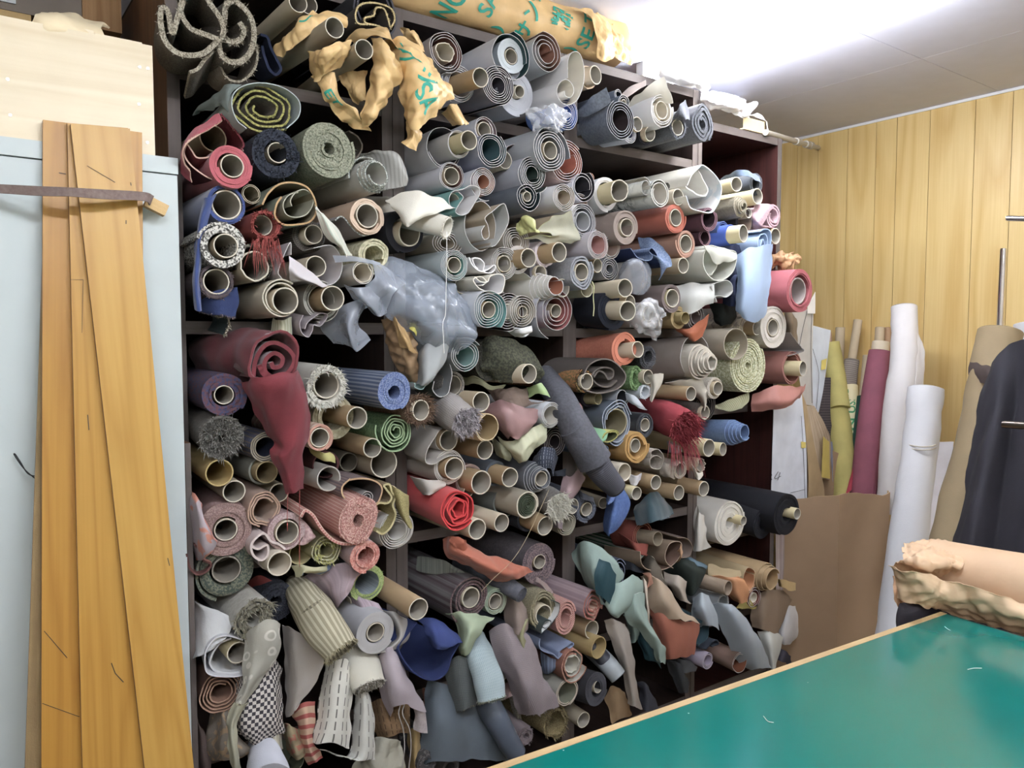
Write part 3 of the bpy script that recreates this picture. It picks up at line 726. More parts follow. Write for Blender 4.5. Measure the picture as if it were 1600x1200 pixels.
def tthread(pts, lab):
    q = [WZ(*p, tz+.0018) for p in pts]; q = spline(q, 14); mb = MB(); 
    for a, b in zip(q, q[1:]): mb.tube(a, b, .0007, 5, caps=False)
    tag(mb.build('thread', thr, origin=q[0]), lab, 'thread')
tthread([(1193, 1119), (1200, 1127), (1209, 1129)], 'curved white thread scrap on the green table near its left front')
tthread([(1476, 979), (1481, 983), (1485, 985)], 'white thread scrap near the far corner of the green table')
tthread([(1512, 1046), (1522, 1044), (1534, 1044)], 'white thread scrap in the middle right of the green table')
kp = mat('#cfa77c', 'paper', rough=.6, bump=.35, var=.06)
kr, path, rads, frames = Lm([(1462, 893, .915, 50), (1540, 908, 1.04, 52), (1660, 935, 1.2, 60), (1850, 985, 1.36, 74)], 'big roll of brown kraft paper lying beyond the right end of the green table', kp, name='kraft_paper_roll', cat='paper roll', end='flat', n=40, nz=.01, part='paper')
S([[(1395, 885, .9), (1420, 905, .88), (1462, 918, .92), (1478, 905, .96)], [(1410, 873, .93), (1440, 880, .98), (1485, 880, 1.01), (1500, 885, 1.02)], [(1412, 858, .87), (1450, 850, .9), (1490, 858, .93), (1512, 868, .96)], [(1420, 853, .8), (1452, 845, .82), (1490, 850, .85), (1515, 862, .9)]],
  '', kp, wr=.014, ws=26, crease=.7, root=kr, part='crumpled_end', nu=34, nv=34, th=.0012)
S([[(1388, 884, .92), (1425, 893, .99), (1480, 905, 1.02), (1530, 920, 1.09), (1660, 960, 1.24)], [(1402, 915, .94), (1440, 918, 1.0), (1490, 938, 1.035), (1540, 950, 1.1), (1660, 985, 1.26)], [(1400, 935, .94), (1435, 946, .98), (1478, 957, 1.0), (1540, 975, 1.08), (1660, 1012, 1.24)]],
  '', mat('#d6b184', 'paper', rough=.6, bump=.35, var=.06), wr=.009, ws=24, crease=.7, root=kr, part='loose_paper', nu=30, nv=46, th=.0012)
S([[(1394, 900, .91), (1415, 905, .94), (1450, 912, .97)], [(1396, 925, .93), (1420, 930, .95), (1462, 935, .985)], [(1402, 955, .93), (1415, 962, .93), (1440, 950, .96)]], '', mat('#b98a5c', 'paper', rough=.6, bump=.35, var=.06), wr=.01, ws=28, crease=.7, root=kr, part='torn_paper', nu=24, nv=24, th=.0012)
S([[(1404, 945, .95), (1425, 942, .96), (1470, 938, .99)], [(1402, 965, .97), (1425, 960, .975), (1472, 948, .992)], [(1404, 1010, .96), (1425, 1000, .97), (1470, 990, .98)]], 'black cloth hanging off the far end of the green table under the kraft roll', mat('#211d24', 'plain'), name='black_cloth', cat='fabric', wr=.003)
zr = min(p.z-r for p, r in zip(path, rads))-.003
t = thing('side_table', 'low dark wooden side table under the kraft paper roll', 'table', (2.2, .55, 0))
dkw = mat('#4a3a2c', 'wood', '#3a2c20')
mb = MB(); mb.box((1.97, .2, zr-.03), (2.42, .94, zr)); mb.build('table_top', dkw, t)
for x in (1.98, 2.37):
    for y in (.21, .89): mb = MB(); mb.box((x, y, 0), (x+.04, y+.04, zr-.0305)); mb.build('leg', dkw, t)
# ------------------------------------------------------------------ right side: box, standing rolls, pattern papers
cb = mat('#9a7a56', 'card', rough=.75, bump=.15, var=.05)
bx = thing('cardboard_box', 'tall open brown cardboard box standing between the shelves and the panelled wall', 'box', (3.05, 1.95, 0))
def wall_of(a, b, za, zb, n, nm, wav=0):
    a, b = Vector((*a, 0)), Vector((*b, 0)); d = (b-a).normalized(); no = Vector((d.y, -d.x, 0)); rows = []
    mb = MB(); P0 = []; P1 = []; Q0 = []; Q1 = []
    for i in range(n+1):
        f = i/n; p = a.lerp(b, f); z = za+(zb-za)*f+wav*noise.noise(Vector((f*4, a.x*9, 1)))
        P0.append(Vector((p.x, p.y, .004))); P1.append(Vector((p.x, p.y, z))); Q0.append(P0[-1]-no*.006); Q1.append(P1[-1]-no*.006)
    uv = [[(i/n*(b-a).length, 0) for i in range(n+1)], [(i/n*(b-a).length, 1) for i in range(n+1)]]
    mb.grid([P0, P1], uv, 0, smooth=False); mb.grid([Q1, Q0], uv, 0, smooth=False); mb.grid([P1, Q1], uv, 1, smooth=False); mb.grid([Q0, P0], uv, 1, smooth=False)
    mb.grid([[P0[0], P1[0]], [Q0[0], Q1[0]]], [[(0, 0)]*2]*2, 1, smooth=False); mb.grid([[P0[-1], P1[-1]], [Q0[-1], Q1[-1]]], [[(0, 0)]*2]*2, 1, smooth=False)
    return mb.build(nm, [cb, mat('#b39468', 'card')], bx)
pA, pB, pC, pD, pE = WX(1222, 600, 2.76), WX(1316, 600, 2.93), WX(1396, 600, 3.14), WX(1392, 600, 3.46), WX(1240, 600, 3.02)
def zt(px, py, x): return WX(px, py, x).z
wall_of((pA.x, pA.y), (pB.x-.0005, pB.y+.0005), zt(1225, 785, 2.76), zt(1316, 775, 2.93), 14, 'side_panel', .012)
wall_of((pB.x, pB.y), (pC.x, pC.y), zt(1316, 773, 2.93), zt(1394, 768, 3.14), 14, 'side_panel', .02)
wall_of((pC.x, pC.y+.006), (pD.x, pD.y), zt(1394, 768, 3.14), zt(1394, 768, 3.14), 6, 'side_panel')
wall_of((pD.x, pD.y+.006), (pE.x, pE.y), zt(1394, 768, 3.14), 1.0, 6, 'side_panel')
wall_of((pE.x, pE.y), (pA.x, pA.y+.006), 1.0, zt(1225, 785, 2.76), 6, 'side_panel')

def stand(pts, label, m, core=None, cm=None, **k):
    k.setdefault('nz', .015); k.setdefault('ns', max(10, len(pts)*7))
    return Lm(pts, label, m, conv=WX, core=core, cm=cm, **k)
# rolls standing in the box
stand([(1303, 604, 3.40, 17), (1316, 700, 3.28, 17), (1322, 830, 3.22, 17)], 'olive yellow cloth roll standing in the box, leftmost of the standing rolls', mat('#b3a548', 'plain'), wr=.003)
stand([(1297, 536, 3.415, 14), (1304, 575, 3.41, 14.5), (1312, 640, 3.335, 17)], 'olive yellow cloth sleeve wrapped round the top of the leftmost standing roll', mat('#bdb052', 'plain'), wr=.003, name='cloth_wrap', cat='fabric', end='flat')
stand([(1313, 512, 3.50, 7), (1311, 560, 3.49, 7), (1308, 640, 3.47, 7)], 'bare cardboard tube standing behind the olive yellow roll', CARD, name='cardboard_tube', cat='cardboard tube', end='open', part='tube')
stand([(1294, 520, 3.5, 5), (1298, 600, 3.48, 5)], 'narrow tube with a dark band behind the blue pattern paper', mat('#c9a48a', 'card'), name='cardboard_tube', cat='cardboard tube', end='open', part='tube')
stand([(1331, 564, 3.47, 11), (1326, 600, 3.44, 12), (1322, 700, 3.36, 12)], 'grey brown ribbed cloth roll with a bare tube end, standing behind the lettered paper', mat('#8d8176', 'stripev', '#6f655d', sc=.8), core=(6.5, .20))
P4 = [(1330, 603, 3.415, 10), (1331, 650, 3.37, 10), (1330, 760, 3.30, 10)]
ro, pth, rd, fr_ = stand(P4, 'narrow standing roll in cream paper with green lettering, left of the maroon roll', mat('#d6c893', 'paper', rough=.5), name='paper_wrapped_roll', cat='fabric roll', end='flat', part='paper')
vd = Vector((.85, .53, 0)); vr = Vector((.53, -.85, 0))
sf = Surf([[p+(-vd*math.cos(a)+vr*math.sin(a))*(r*1.03) for a in [-1.2+2.4*j/10 for j in range(11)]] for p, r in zip(pth, rd)])
letters('GCAN USSET', sf, .5, .5, (.15, .62), 90, shader('green_print', '#2f7a4c', .6), ro, off=.0015)
stand([(1350, 620, 3.37, 10), (1344, 690, 3.33, 11), (1338, 780, 3.28, 11)], 'dark green cloth roll with a bare tube end, standing beside the maroon roll', mat('#16453a', 'plain'), core=(7, .19))
stand([(1375, 512, 3.5, 7), (1372, 560, 3.48, 7), (1362, 700, 3.44, 7)], 'bare cardboard tube standing behind the maroon roll', CARD, name='cardboard_tube', cat='cardboard tube', end='open', part='tube')
stand([(1388, 512, 3.52, 5), (1384, 600, 3.5, 5)], 'brown tube squeezed between the maroon roll and the tall white roll', mat('#a9825a', 'card'), name='cardboard_tube', cat='cardboard tube', end='open', part='tube')
stand([(1375, 550, 3.33, 16.5), (1364, 640, 3.28, 20), (1348, 790, 3.23, 21), (1342, 830, 3.22, 21)], 'maroon cloth roll standing in the box, on a pale tube', mat('#8a4557', 'plain', rough=.8), core=(13, .045), cm=CARDL)
S([[(1342, 700, 3.27), (1336, 730, 3.22), (1330, 765, 3.18)], [(1340, 705, 3.25), (1332, 735, 3.2), (1320, 775, 3.15)]], 'thin red cloth edge showing at the foot of the maroon roll', mat('#a8283c', 'plain'), conv=WX, wr=.002)
# white rolls beside the box
wh = mat('#d6d1d1', 'plain', rough=.8, var=.03); wh2 = mat('#d3d3d8', 'plain', rough=.8, var=.03)
stand([(1413, 480, 3.30, 19), (1412, 560, 3.26, 20), (1402, 660, 3.22, 22), (1393, 760, 3.2, 20), (1388, 800, 3.2, 15)], 'tall white cloth roll leaning on the wall, tallest of the standing rolls', wh, wr=.006, ns=24)
S([[(1425, 490, 3.285), (1436, 530, 3.30)], [(1430, 540, 3.27), (1444, 545, 3.31)], [(1428, 620, 3.24), (1442, 610, 3.31)], [(1418, 700, 3.2), (1432, 690, 3.3)], [(1404, 770, 3.17), (1420, 780, 3.26)]], 'white cloth fold hanging loose along the tall white roll', wh, conv=WX, wr=.006, th=.004)
rw, _, _, _ = stand([(1446, 608, 3.05, 26), (1440, 680, 3.0, 25), (1424, 800, 2.9, 27), (1402, 990, 2.78, 31), (1388, 1100, 2.70, 33), (1376, 1200, 2.63, 34)], 'short white cloth roll tied with string, standing before the tall white roll', wh2, wr=.006, ns=30)
rp = mat('#cfc6b4', 'plain')
def cordX(pts, r, m, root, part):
    C = [WX(*p) for p in pts]; P = spline(C, len(pts)*6); mb = MB()
    for a, b in zip(P, P[1:]): mb.tube(a, b, r, 7, caps=False)
    return mb.build(part, m, root)
for dy in (0, 5): cordX([(1411, 692+dy, 3.02), (1420, 695+dy, 2.935), (1438, 698+dy, 2.915), (1456, 697+dy, 2.945), (1464, 694+dy, 3.0)], .0022, rp, rw, 'string')
cordX([(1412, 675, 2.99), (1411, 695, 2.97), (1408, 740, 2.93), (1399, 800, 2.9)], .002, rp, rw, 'string')
S([[(1452, 690, 3.2), (1490, 692, 3.25)], [(1448, 760, 3.12), (1486, 770, 3.2)], [(1440, 880, 3.0), (1476, 890, 3.1)]], 'plain white paper sheet standing behind the short white roll', mat('#dddbe4', 'paper'), conv=WX, wr=.002, name='paper_sheet', cat='paper')
# brown and black cloth at the right edge
br = mat('#8a7550', 'plain', rough=.8, var=.06)
stand([(1562, 520, 3.02, 31), (1552, 580, 2.97, 33), (1528, 690, 2.86, 31), (1496, 800, 2.75, 29), (1465, 930, 2.62, 27)], 'brown cloth roll with a dark band round its top, leaning at the right', br, wr=.005, ns=26)
S([[(1516, 566, 2.93), (1540, 571, 2.86), (1568, 578, 2.85)], [(1514, 580, 2.93), (1540, 585, 2.85), (1568, 590, 2.84)], [(1516, 592, 2.93), (1540, 600, 2.86), (1568, 603, 2.85)]], 'dark brown cloth band tied round the brown roll', mat('#4b3e3a', 'plain'), conv=WX, wr=.004, name='cloth_band')
bk = mat('#24222a', 'plain', rough=.8, var=.08)
S([[(1545, 590, 2.75), (1565, 550, 2.72), (1600, 530, 2.7), (1650, 520, 2.7)], [(1530, 640, 2.7), (1556, 640, 2.62), (1590, 640, 2.68), (1650, 640, 2.6)], [(1508, 760, 2.6), (1530, 770, 2.5), (1568, 780, 2.58), (1640, 780, 2.5)], [(1478, 900, 2.5), (1506, 910, 2.38), (1552, 910, 2.46), (1594, 905, 2.4)], [(1455, 1010, 2.42), (1490, 1020, 2.3), (1540, 1020, 2.36), (1580, 1010, 2.3)]],
  'black cloth hanging in long folds at the right edge', bk, conv=WX, wr=.01, ws=9, th=.004, nu=40, nv=40)
stand([(1620, 506, 3.42, 31), (1625, 600, 3.4, 31), (1625, 1000, 3.36, 31)], 'white cloth roll behind the black cloth at the right edge', wh2, wr=.004)
S([[(1594, 690, 2.75), (1660, 700, 2.7)], [(1590, 800, 2.62), (1660, 800, 2.6)], [(1583, 905, 2.5), (1660, 905, 2.5)]], 'white quilted cloth at the right edge behind the black cloth', mat('#cfd3d0', 'grid', '#bfc3c0', sc=3), conv=WX, wr=.004)
chrome = shader('chrome', '#d7d5da', .12, 1); iron = shader('dark_iron', '#5d5650', .35, 1)
def rod(nm, label, a, b, r, m):
    t = thing(nm, label, 'pole', a); mb = MB(); mb.tube(a, b, r, 18); mb.build('pole', m, t); d = (b-a).normalized()
    mb = MB(); mb.tube(a-d*.004, a, r*.9, 18); mb.build('end_cap', m, t); return t
rod('chrome_pole', 'upright chrome pole rising behind the brown roll', WX(1568, 390, 3.16), WX(1557, 640, 3.14)-Vector((0, -.01, 1.13)), .0115, chrome)
rod('chrome_pole', 'short horizontal chrome rod end near the top of the right edge', WX(1575, 341, 2.9), WX(1680, 345, 2.9), .009, chrome)
rod('iron_rod', 'dull horizontal iron rod end in front of the black cloth', WX(1569, 663, 2.3), WX(1700, 672, 2.3), .0095, iron)
# pipe from the shelf top to the wall
pv = mat('#b9b2a4', 'vinyl', rough=.5, bump=0, var=.03)
a, b = W(1196, 207, .012), WX(1279, 231, XW-.001); t = thing('pipe', 'grey pipe with two couplings running from the shelf top to the panelled wall', 'pipe', a)
mb = MB(); mb.tube(a, b, .011, 16); mb.build('pipe_length', pv, t)
for f0, f1, r in ((.50, .58, .016), (.70, .76, .017), (.78, .83, .018)):
    mb = MB(); mb.tube(a.lerp(b, f0), a.lerp(b, f1), r, 16); mb.build('coupling', pv, t)
# pattern papers hanging at the end of the shelves
def paper(label, pts, m, **k): return S(pts, label, m, name=k.pop('name', 'pattern_paper'), cat='pattern paper', wr=k.pop('wr', .002), th=k.pop('th', .0012), rag=0, **k)
gp = mat('#b9b3a8', 'paper', rough=.7); bp_ = mat('#c9d2dc', 'paper', rough=.6); wp = mat('#d3d8e4', 'paper', rough=.6); tp = mat('#b79a68', 'paper', rough=.7)
pp = paper('white pattern sheet with a handwritten 4 hanging on the shelf end', [[(1209, 610, .018), (1252, 606, .02)], [(1207, 700, .018), (1259, 690, .022)], [(1204, 790, .018), (1261, 790, .02)]], wp)
inkm = shader('ink', '#34363c', .7)
def inkline(pts, root, wd=.0012):
    q = [W(*p) for p in pts]; q = spline(q, len(q)*3) if len(q) > 2 else q; mb = MB()
    for a, b in zip(q, q[1:]): mb.tube(a, b, wd, 5)
    o = mb.build('ink_line', inkm, None, origin=(0, 0, 0)); o.parent = root; o.matrix_parent_inverse = Matrix.Translation(root.location).inverted()
r_ = pp.ob
inkline([(1216, 737, .0255), (1211, 745, .0255), (1212, 748, .0255), (1220, 744, .0255)], r_); inkline([(1219, 738, .0255), (1217, 745, .0255), (1215, 750, .0255)], r_); inkline([(1205.5, 741, .022), (1206, 743, .022)], r_); inkline([(1205.5, 748, .022), (1206, 750, .022)], r_)
inkline([(1252, 650, .024), (1255, 700, .024), (1258, 780, .024)], r_, .0008); inkline([(1235, 770, .024), (1257, 765, .024)], r_, .0008)
yst = mat('#d9c33a', 'paper', rough=.6)
paper('small yellow tape tab stuck on the white pattern sheet', [[(1252, 690, .026), (1259, 691, .026)], [(1252, 700, .026), (1259, 700, .026)]], yst, wr=0, name='tape_tab')
p2 = paper('grey pattern card with pencil curves hanging behind the pink rolls', [[(1236, 484, -.03), (1271, 482, -.035)], [(1244, 560, -.03), (1269, 560, -.035)], [(1256, 632, -.03), (1270, 634, -.035)]], gp)
inkline([(1261, 486, -.03), (1253, 520, -.027), (1246, 560, -.024)], p2.ob, .001); inkline([(1269, 486, -.03), (1267, 540, -.03), (1269, 630, -.03)], p2.ob, .001)
p3 = paper('pale blue pattern sheet behind the grey pattern card', [[(1268, 508, -.06), (1298, 516, -.065)], [(1268, 580, -.06), (1290, 585, -.065)], [(1270, 636, -.06), (1281, 634, -.065)], [(1273, 655, -.06), (1276, 655, -.065)]], bp_)
inkline([(1270, 545, -.055), (1279, 580, -.055), (1278, 610, -.055), (1274, 650, -.055)], p3.ob, .0009)
paper('small yellow tape tab on the edge of the pale blue pattern sheet', [[(1284, 563, -.057), (1292, 560, -.057)], [(1283, 578, -.057), (1290, 577, -.057)]], yst, wr=0, name='tape_tab')
paper('long tan card strip hanging beside the white pattern sheet', [[(1250, 604, .0), (1260, 634, -.01)], [(1259, 680, .0), (1271, 690, -.01)], [(1263, 760, .0), (1288, 772, -.01)], [(1256, 812, .0), (1273, 814, -.01)]], tp)
paper('tan and cream striped card curling out below the grey pattern card', [[(1260, 634, -.02), (1272, 634, -.03)], [(1264, 690, -.02), (1290, 665, -.035)], [(1270, 740, -.025), (1298, 690, -.045)], [(1281, 748, -.03), (1296, 750, -.045)]], mat('#c9b595', 'broad', '#a98e6c', sc=.6))
paper('yellow edged card strip hanging beside the olive roll', [[(1286, 682, -.01), (1296, 690, -.02)], [(1285, 720, -.01), (1296, 722, -.02)], [(1284, 746, -.01), (1297, 748, -.02)]], mat('#d5bd3c', 'paper'))
paper('grey blue strip of card hanging left of the olive roll', [[(1295, 690, -.06), (1300, 690, -.065)], [(1300, 740, -.06), (1306, 740, -.065)], [(1303, 775, -.06), (1310, 775, -.065)]], mat('#8f96ad', 'paper'))
paper('dark striped cloth strip behind the pale blue pattern sheet', [[(1288, 590, -.10), (1298, 590, -.11)], [(1280, 650, -.10), (1298, 650, -.11)], [(1292, 700, -.10), (1306, 700, -.11)]], mat('#5d5458', 'stripev', '#3f3a40'), name='cloth_strip')
paper('marbled pinkish card leaning on the shelf end below the black bolts', [[(1212, 826, .012), (1226, 828, .012)], [(1212, 870, .012), (1225, 872, .012)], [(1212, 925, .012), (1223, 922, .012)]], mat('#b3a29c', 'broad', '#8f7a76', sc=.5))
paper('torn white paper corner sticking out beside the coral roll', [[(1262, 478, -.02), (1274, 456, -.02)], [(1262, 490, -.026), (1273, 490, -.028)]], mat('#e6e2dc', 'paper'), name='paper_scrap')
# top of the shelves: wrapped roll, bags, scraps
wr_, path, rads, frames = Lm([(958, 70, -.06, 36), (900, 53, -.06, 36), (810, 27, -.06, 37), (730, 4, -.06, 39), (600, -35, -.06, 42)], 'long roll in tan wrapping paper with green lettering lying on top of the shelves', KR, name='wrapped_roll', cat='fabric roll', end='flat', n=44, wr=.006, ws=17, part='paper', ns=90)
# the face of the roll that looks into the room: u along it from its right end, v from its top round to below
n_ = 44; PP = Lm.P
sfw = Surf([[row[int(round(n_*(.79-.5*j/22))) % n_] for j in range(23)] for row in PP])
for body, u, v, ro_ in (('NG', .84, .82, 75), ('SA', .715, .68, 75), (')', .64, .93, 75), ('サンゲ', .50, .62, 80), ('糊', .375, .60, 80), ('SE', .265, .76, 82), ('T', .25, .50, 82), (')', .30, .95, 75)):
    letters(body, sfw, u, v, (.085, .26), ro_, GREENINK, wr_, off=.003, kind='roll')
S([[(898, 13, .03), (915, 14, .035), (930, 18, .03), (945, 28, .0)], [(925, 30, .045), (938, 38, .05), (950, 48, .05), (958, 52, .03)], [(932, 60, .05), (942, 66, .055), (952, 72, .05), (962, 76, .04)], [(936, 92, .035), (944, 97, .04), (952, 92, .04), (960, 88, .035)]], '', KR, wr=.007, ws=22, crease=.6, root=wr_, part='paper_flap', nu=26, nv=20)
S([[(950, 36, .01), (968, 40, -.02), (984, 58, -.06)], [(953, 60, .03), (972, 66, .02), (988, 80, -.03)], [(960, 88, .02), (974, 98, .01), (986, 100, -.03)]], '', KR, wr=.012, ws=24, crease=.7, root=wr_, part='crumpled_end', nu=24, nv=24)
bagm = mat('#f2f1f2', 'vinyl', rough=.35, bump=.1, var=.02, spec=.5)
S([[(1028, 118, .02), (1050, 130, .03), (1080, 136, .03), (1104, 148, .02)], [(1030, 108, .03), (1055, 116, .06), (1085, 126, .06), (1108, 136, .03)], [(1040, 104, -.02), (1062, 106, -.01), (1086, 112, -.01), (1106, 124, -.02)], [(1048, 108, -.12), (1066, 109, -.12), (1084, 115, -.12), (1102, 126, -.12)]], 'crumpled white plastic bag on top of the tall shelves', bagm, name='plastic_bag', cat='bag', wr=.012, ws=16, crease=.5, nu=30, nv=30)
S([[(1095, 162, .0), (1120, 172, .02), (1150, 178, .02), (1172, 186, .0)], [(1096, 150, .02), (1122, 158, .05), (1150, 164, .05), (1168, 168, .02)], [(1098, 145, -.1), (1125, 146, -.1), (1150, 152, -.1), (1164, 158, -.1)], [(1096, 150, -.3), (1125, 152, -.3), (1150, 158, -.3), (1166, 162, -.3)]], 'thin white plastic bag lying on the lower shelf top', bagm, name='plastic_bag', cat='bag', wr=.016, ws=16, crease=.6, nu=28, nv=28)
S([[(1142, 176, .01), (1160, 184, .01), (1168, 186, .0)], [(1155, 170, .02), (1168, 174, .02), (1176, 172, .0)], [(1176, 158, .0), (1181, 160, .0), (1184, 162, .0)]], 'pointed white paper scrap standing up on the lower shelf top', mat('#efeff0', 'paper'), name='paper_scrap', cat='paper', wr=.004)
cbx = mat('#cdb27c', 'card', var=.08)
t = thing('carton_flap', 'small tan carton piece at the right end of the lower shelf top', 'carton', W(1178, 200, 0))
p0, p1 = W(1161, 198, .0), W(1193, 207, .0); mb = MB(); mb.box((p0.x, YS, 2.1945), (p1.x, YS+.16, 2.2)); mb.build('bottom', cbx, t)
mb = MB(); mb.box((p0.x, YS-.004, 2.1945), (p1.x, YS-.0002, W(1163, 183, 0).z)); mb.build('front_panel', cbx, t)
S([[(1163, 182, .006), (1175, 182, .01), (1193, 188, .008), (1201, 208, .002)], [(1168, 178, -.04), (1178, 178, -.03), (1194, 184, -.03), (1203, 206, -.03)]], '', mat('#ece8e2', 'paper'), root=t, part='white_paper', wr=.004)
# ------------------------------------------------------------------ the rolls: upper compartments
def vy(c, **k): return mat(c, 'vinyl', rough=k.pop('rough', .5), bump=.1, var=.04, **k)
def pl(c, **k): return mat(c, 'plain', rough=k.pop('rough', .9), **k)
LG, MG, DG = vy('#cdced8'), vy('#a6a8b2'), vy('#5c5d66')
WHT, CRM, BEI = vy('#e2dfdf'), vy('#ded6c4'), vy('#b5a48c')
TEAL, DTEAL, BRN, ORB = vy('#6ba6a2'), vy('#28474a'), vy('#7c5446'), vy('#b27a5c')
BLK = pl('#1d1c22'); NAVY = pl('#1f2740')

# left bay, top shelf
cp = mat('#5f574e', 'speckle', '#7b7264', rough=1); cpe = mat('#a39a84', 'speckle', '#6d6453', rough=1)
Fo([(288, 2), (277, 30), (268, 52), (262, 20), (252, 16), (250, 38), (258, 66), (280, 84), (312, 84), (334, 68), (338, 60), (318, 52), (298, 44), (284, 22), (286, 2), (296, -14), (316, -12), (330, 8), (344, 28), (350, 46), (346, 58), (341, 60)],
   'bulky grey brown carpet piece folded in loops at the top left corner', cp, t=.17, th=.011, edge=cpe, fringe=(.008, cpe), fn=420, L=.42, name='carpet_roll', cat='carpet', wob=.004)
Fo([(341, 62), (346, 84), (356, 96), (376, 98), (392, 84), (398, 58), (394, 30), (380, 10), (364, 0), (352, 8), (350, 26), (348, 44), (350, 58), (362, 66), (376, 62), (382, 48), (374, 34)],
   'shaggy grey brown carpet curl hanging low beside the folded carpet', cp, t=.16, th=.012, edge=cpe, fringe=(.009, cpe), fn=420, L=.42, name='carpet_roll', cat='carpet', wob=.004)
Fo([(335, 78), (318, 96), (308, 108), (296, 112)], 'loose carpet strip end dangling under the folded carpet', cp, t=.15, th=.007, edge=cpe, L=.15, name='carpet_strip', cat='carpet')
Fo([(345, 70), (343, 92), (350, 116), (366, 128), (384, 124), (398, 106), (402, 84), (400, 70)], 'pale backed carpet edge drooping below the shaggy curl', mat('#8f8270', 'heather', '#a79b88'), t=.12, th=.005, edge=cpe, fringe=(.007, cpe), fn=200, L=.4, name='carpet_roll', cat='carpet')
T(482, 7, 15, 'upper right cream tube of the pair behind the lettered paper at the top edge', t=.09, cm=CARDG, fb=(17, pl('#8c7f6c'), .05))
T(466, 4, 15, 'upper left cream tube pointing out at the top edge above the lettered paper', t=.16, cm=CARDL)
Fo([(408, 54), (418, 58), (424, 76), (432, 92), (438, 108), (430, 116), (420, 106), (414, 90), (410, 72)], 'dark navy folded cloth beside the shaggy carpet curl', NAVY, t=.1, th=.006, L=.4, cat='fabric')
T(523, 43, 16, 'brown cardboard tube poking out of torn lettered paper, upper one', t=.25, cm=CARDG)
T(569, 77, 15.5, 'brown cardboard tube poking out of torn lettered paper, lower one', t=.25, cm=CARDG)
blk2 = pl('#2a2a30'); yl = mat('#cbb77c', 'speckle', '#a8935a', rough=1)
R(585, 18, 40, 'black cloth roll with outer layers sagging at the top edge of the picture', blk2, t=.13, turns=2.2, rin=27, th=.005, inner=blk2, edge=pl('#44424a'), nz=.08)
Fo([(575, 38), (560, 36), (556, 22), (562, 8), (580, 4), (600, 8), (612, 16), (616, 32), (610, 42), (606, 30), (600, 14), (588, 12), (584, 24), (570, 28), (572, 36), (590, 40), (602, 46)],
   'cloth with frayed pale yellow edges curled inside the black roll', pl('#4c4642'), t=.15, th=.004, edge=yl, fringe=(.006, yl), fn=240, L=.35)
def paper_s(label, rows, root=None, part=None, **k):
    return S(rows, label, KR, wr=k.pop('wr', .008), ws=k.pop('ws', 22), crease=.8, th=.001, name='paper_wrapping', cat='paper', root=root, part=part, nu=k.pop('nu', 60), nv=k.pop('nv', 56), inner=mat('#b98a4a', 'paper', rough=.6, bump=.3, var=.14), **k)
a = paper_s('torn tan wrapping paper over the upper brown tube, with a green stroke on it', [[(430, 76, .06), (462, 38, .14), (500, 16, .15), (544, 26, .15)], [(430, 84, .08), (462, 48, .16), (496, 28, .17), (544, 32, .16)], [(440, 92, .1), (470, 62, .16), (500, 44, .17), (540, 40, .15)]])
letters('ノ', a, .4, .5, (.5, .2), -60, GREENINK, a.ob)
paper_s('tan wrapping paper collar gathered under the upper brown tube', [[(478, 78, .16), (500, 76, .24), (524, 68, .26), (546, 62, .22)], [(480, 90, .17), (500, 86, .25), (526, 80, .27), (546, 74, .23)], [(484, 104, .17), (500, 102, .23), (522, 98, .24), (544, 84, .21)], [(490, 122, .15), (500, 124, .2), (514, 114, .21), (530, 100, .19)]])
b = paper_s('lettered tan wrapping paper strip hanging down under the tubes', [[(486, 118, .17), (500, 110, .19), (524, 112, .2)], [(506, 150, .17), (518, 146, .19), (532, 150, .2)], [(524, 178, .16), (538, 174, .18), (556, 176, .2)], [(545, 196, .15), (562, 202, .17), (580, 204, .18)]])
letters('ET', b, .4, .45, (.26, .62), -80, GREENINK, b.ob)
paper_s('large torn tan wrapping paper tongue hanging right of the lower brown tube', [[(582, 60, .2), (596, 62, .25), (612, 78, .25), (630, 102, .22)], [(583, 88, .22), (598, 90, .27), (614, 98, .27), (630, 108, .23)], [(578, 126, .22), (592, 128, .26), (606, 132, .26), (622, 128, .23)], [(573, 160, .21), (584, 164, .25), (598, 162, .25), (606, 154, .22)], [(562, 200, .19), (574, 198, .22), (590, 184, .23), (600, 168, .2)]])
paper_s('brown shaded paper hollow under the lower brown tube', [[(528, 116, .12), (548, 110, .15), (572, 106, .16)], [(540, 140, .13), (556, 138, .16), (572, 136, .17)], [(560, 160, .13), (568, 160, .16), (573, 158, .17)]])
paper_s('tan wrapping paper draped over the lower brown tube and the yellow edged cloth', [[(545, 66, .1), (560, 48, .14), (588, 42, .16), (606, 46, .16)], [(552, 66, .13), (572, 54, .18), (600, 52, .2), (612, 56, .18)], [(560, 62, .14), (582, 58, .22), (606, 62, .23), (628, 80, .2)]], wr=.006)
p = paper_s('biggest tan paper tongue with green letters SA hanging beside the tubes', [[(600, 62, .14), (622, 58, .2), (648, 66, .2), (668, 90, .15)], [(606, 84, .17), (640, 84, .25), (664, 98, .24), (686, 116, .18)], [(622, 130, .2), (648, 120, .27), (678, 126, .27), (710, 148, .2)], [(626, 164, .2), (648, 164, .27), (672, 162, .27), (700, 156, .22)], [(636, 196, .2), (646, 202, .25), (660, 196, .25), (684, 172, .22)]], wr=.007, nu=40, nv=34)
letters('SA', p, .70, .56, (.26, .42), -52, GREENINK, p.ob)
letters('ゲツ', p, .40, .42, (.24, .36), -52, GREENINK, p.ob)
letters('ン', p, .18, .25, (.18, .25), -55, GREENINK, p.ob)
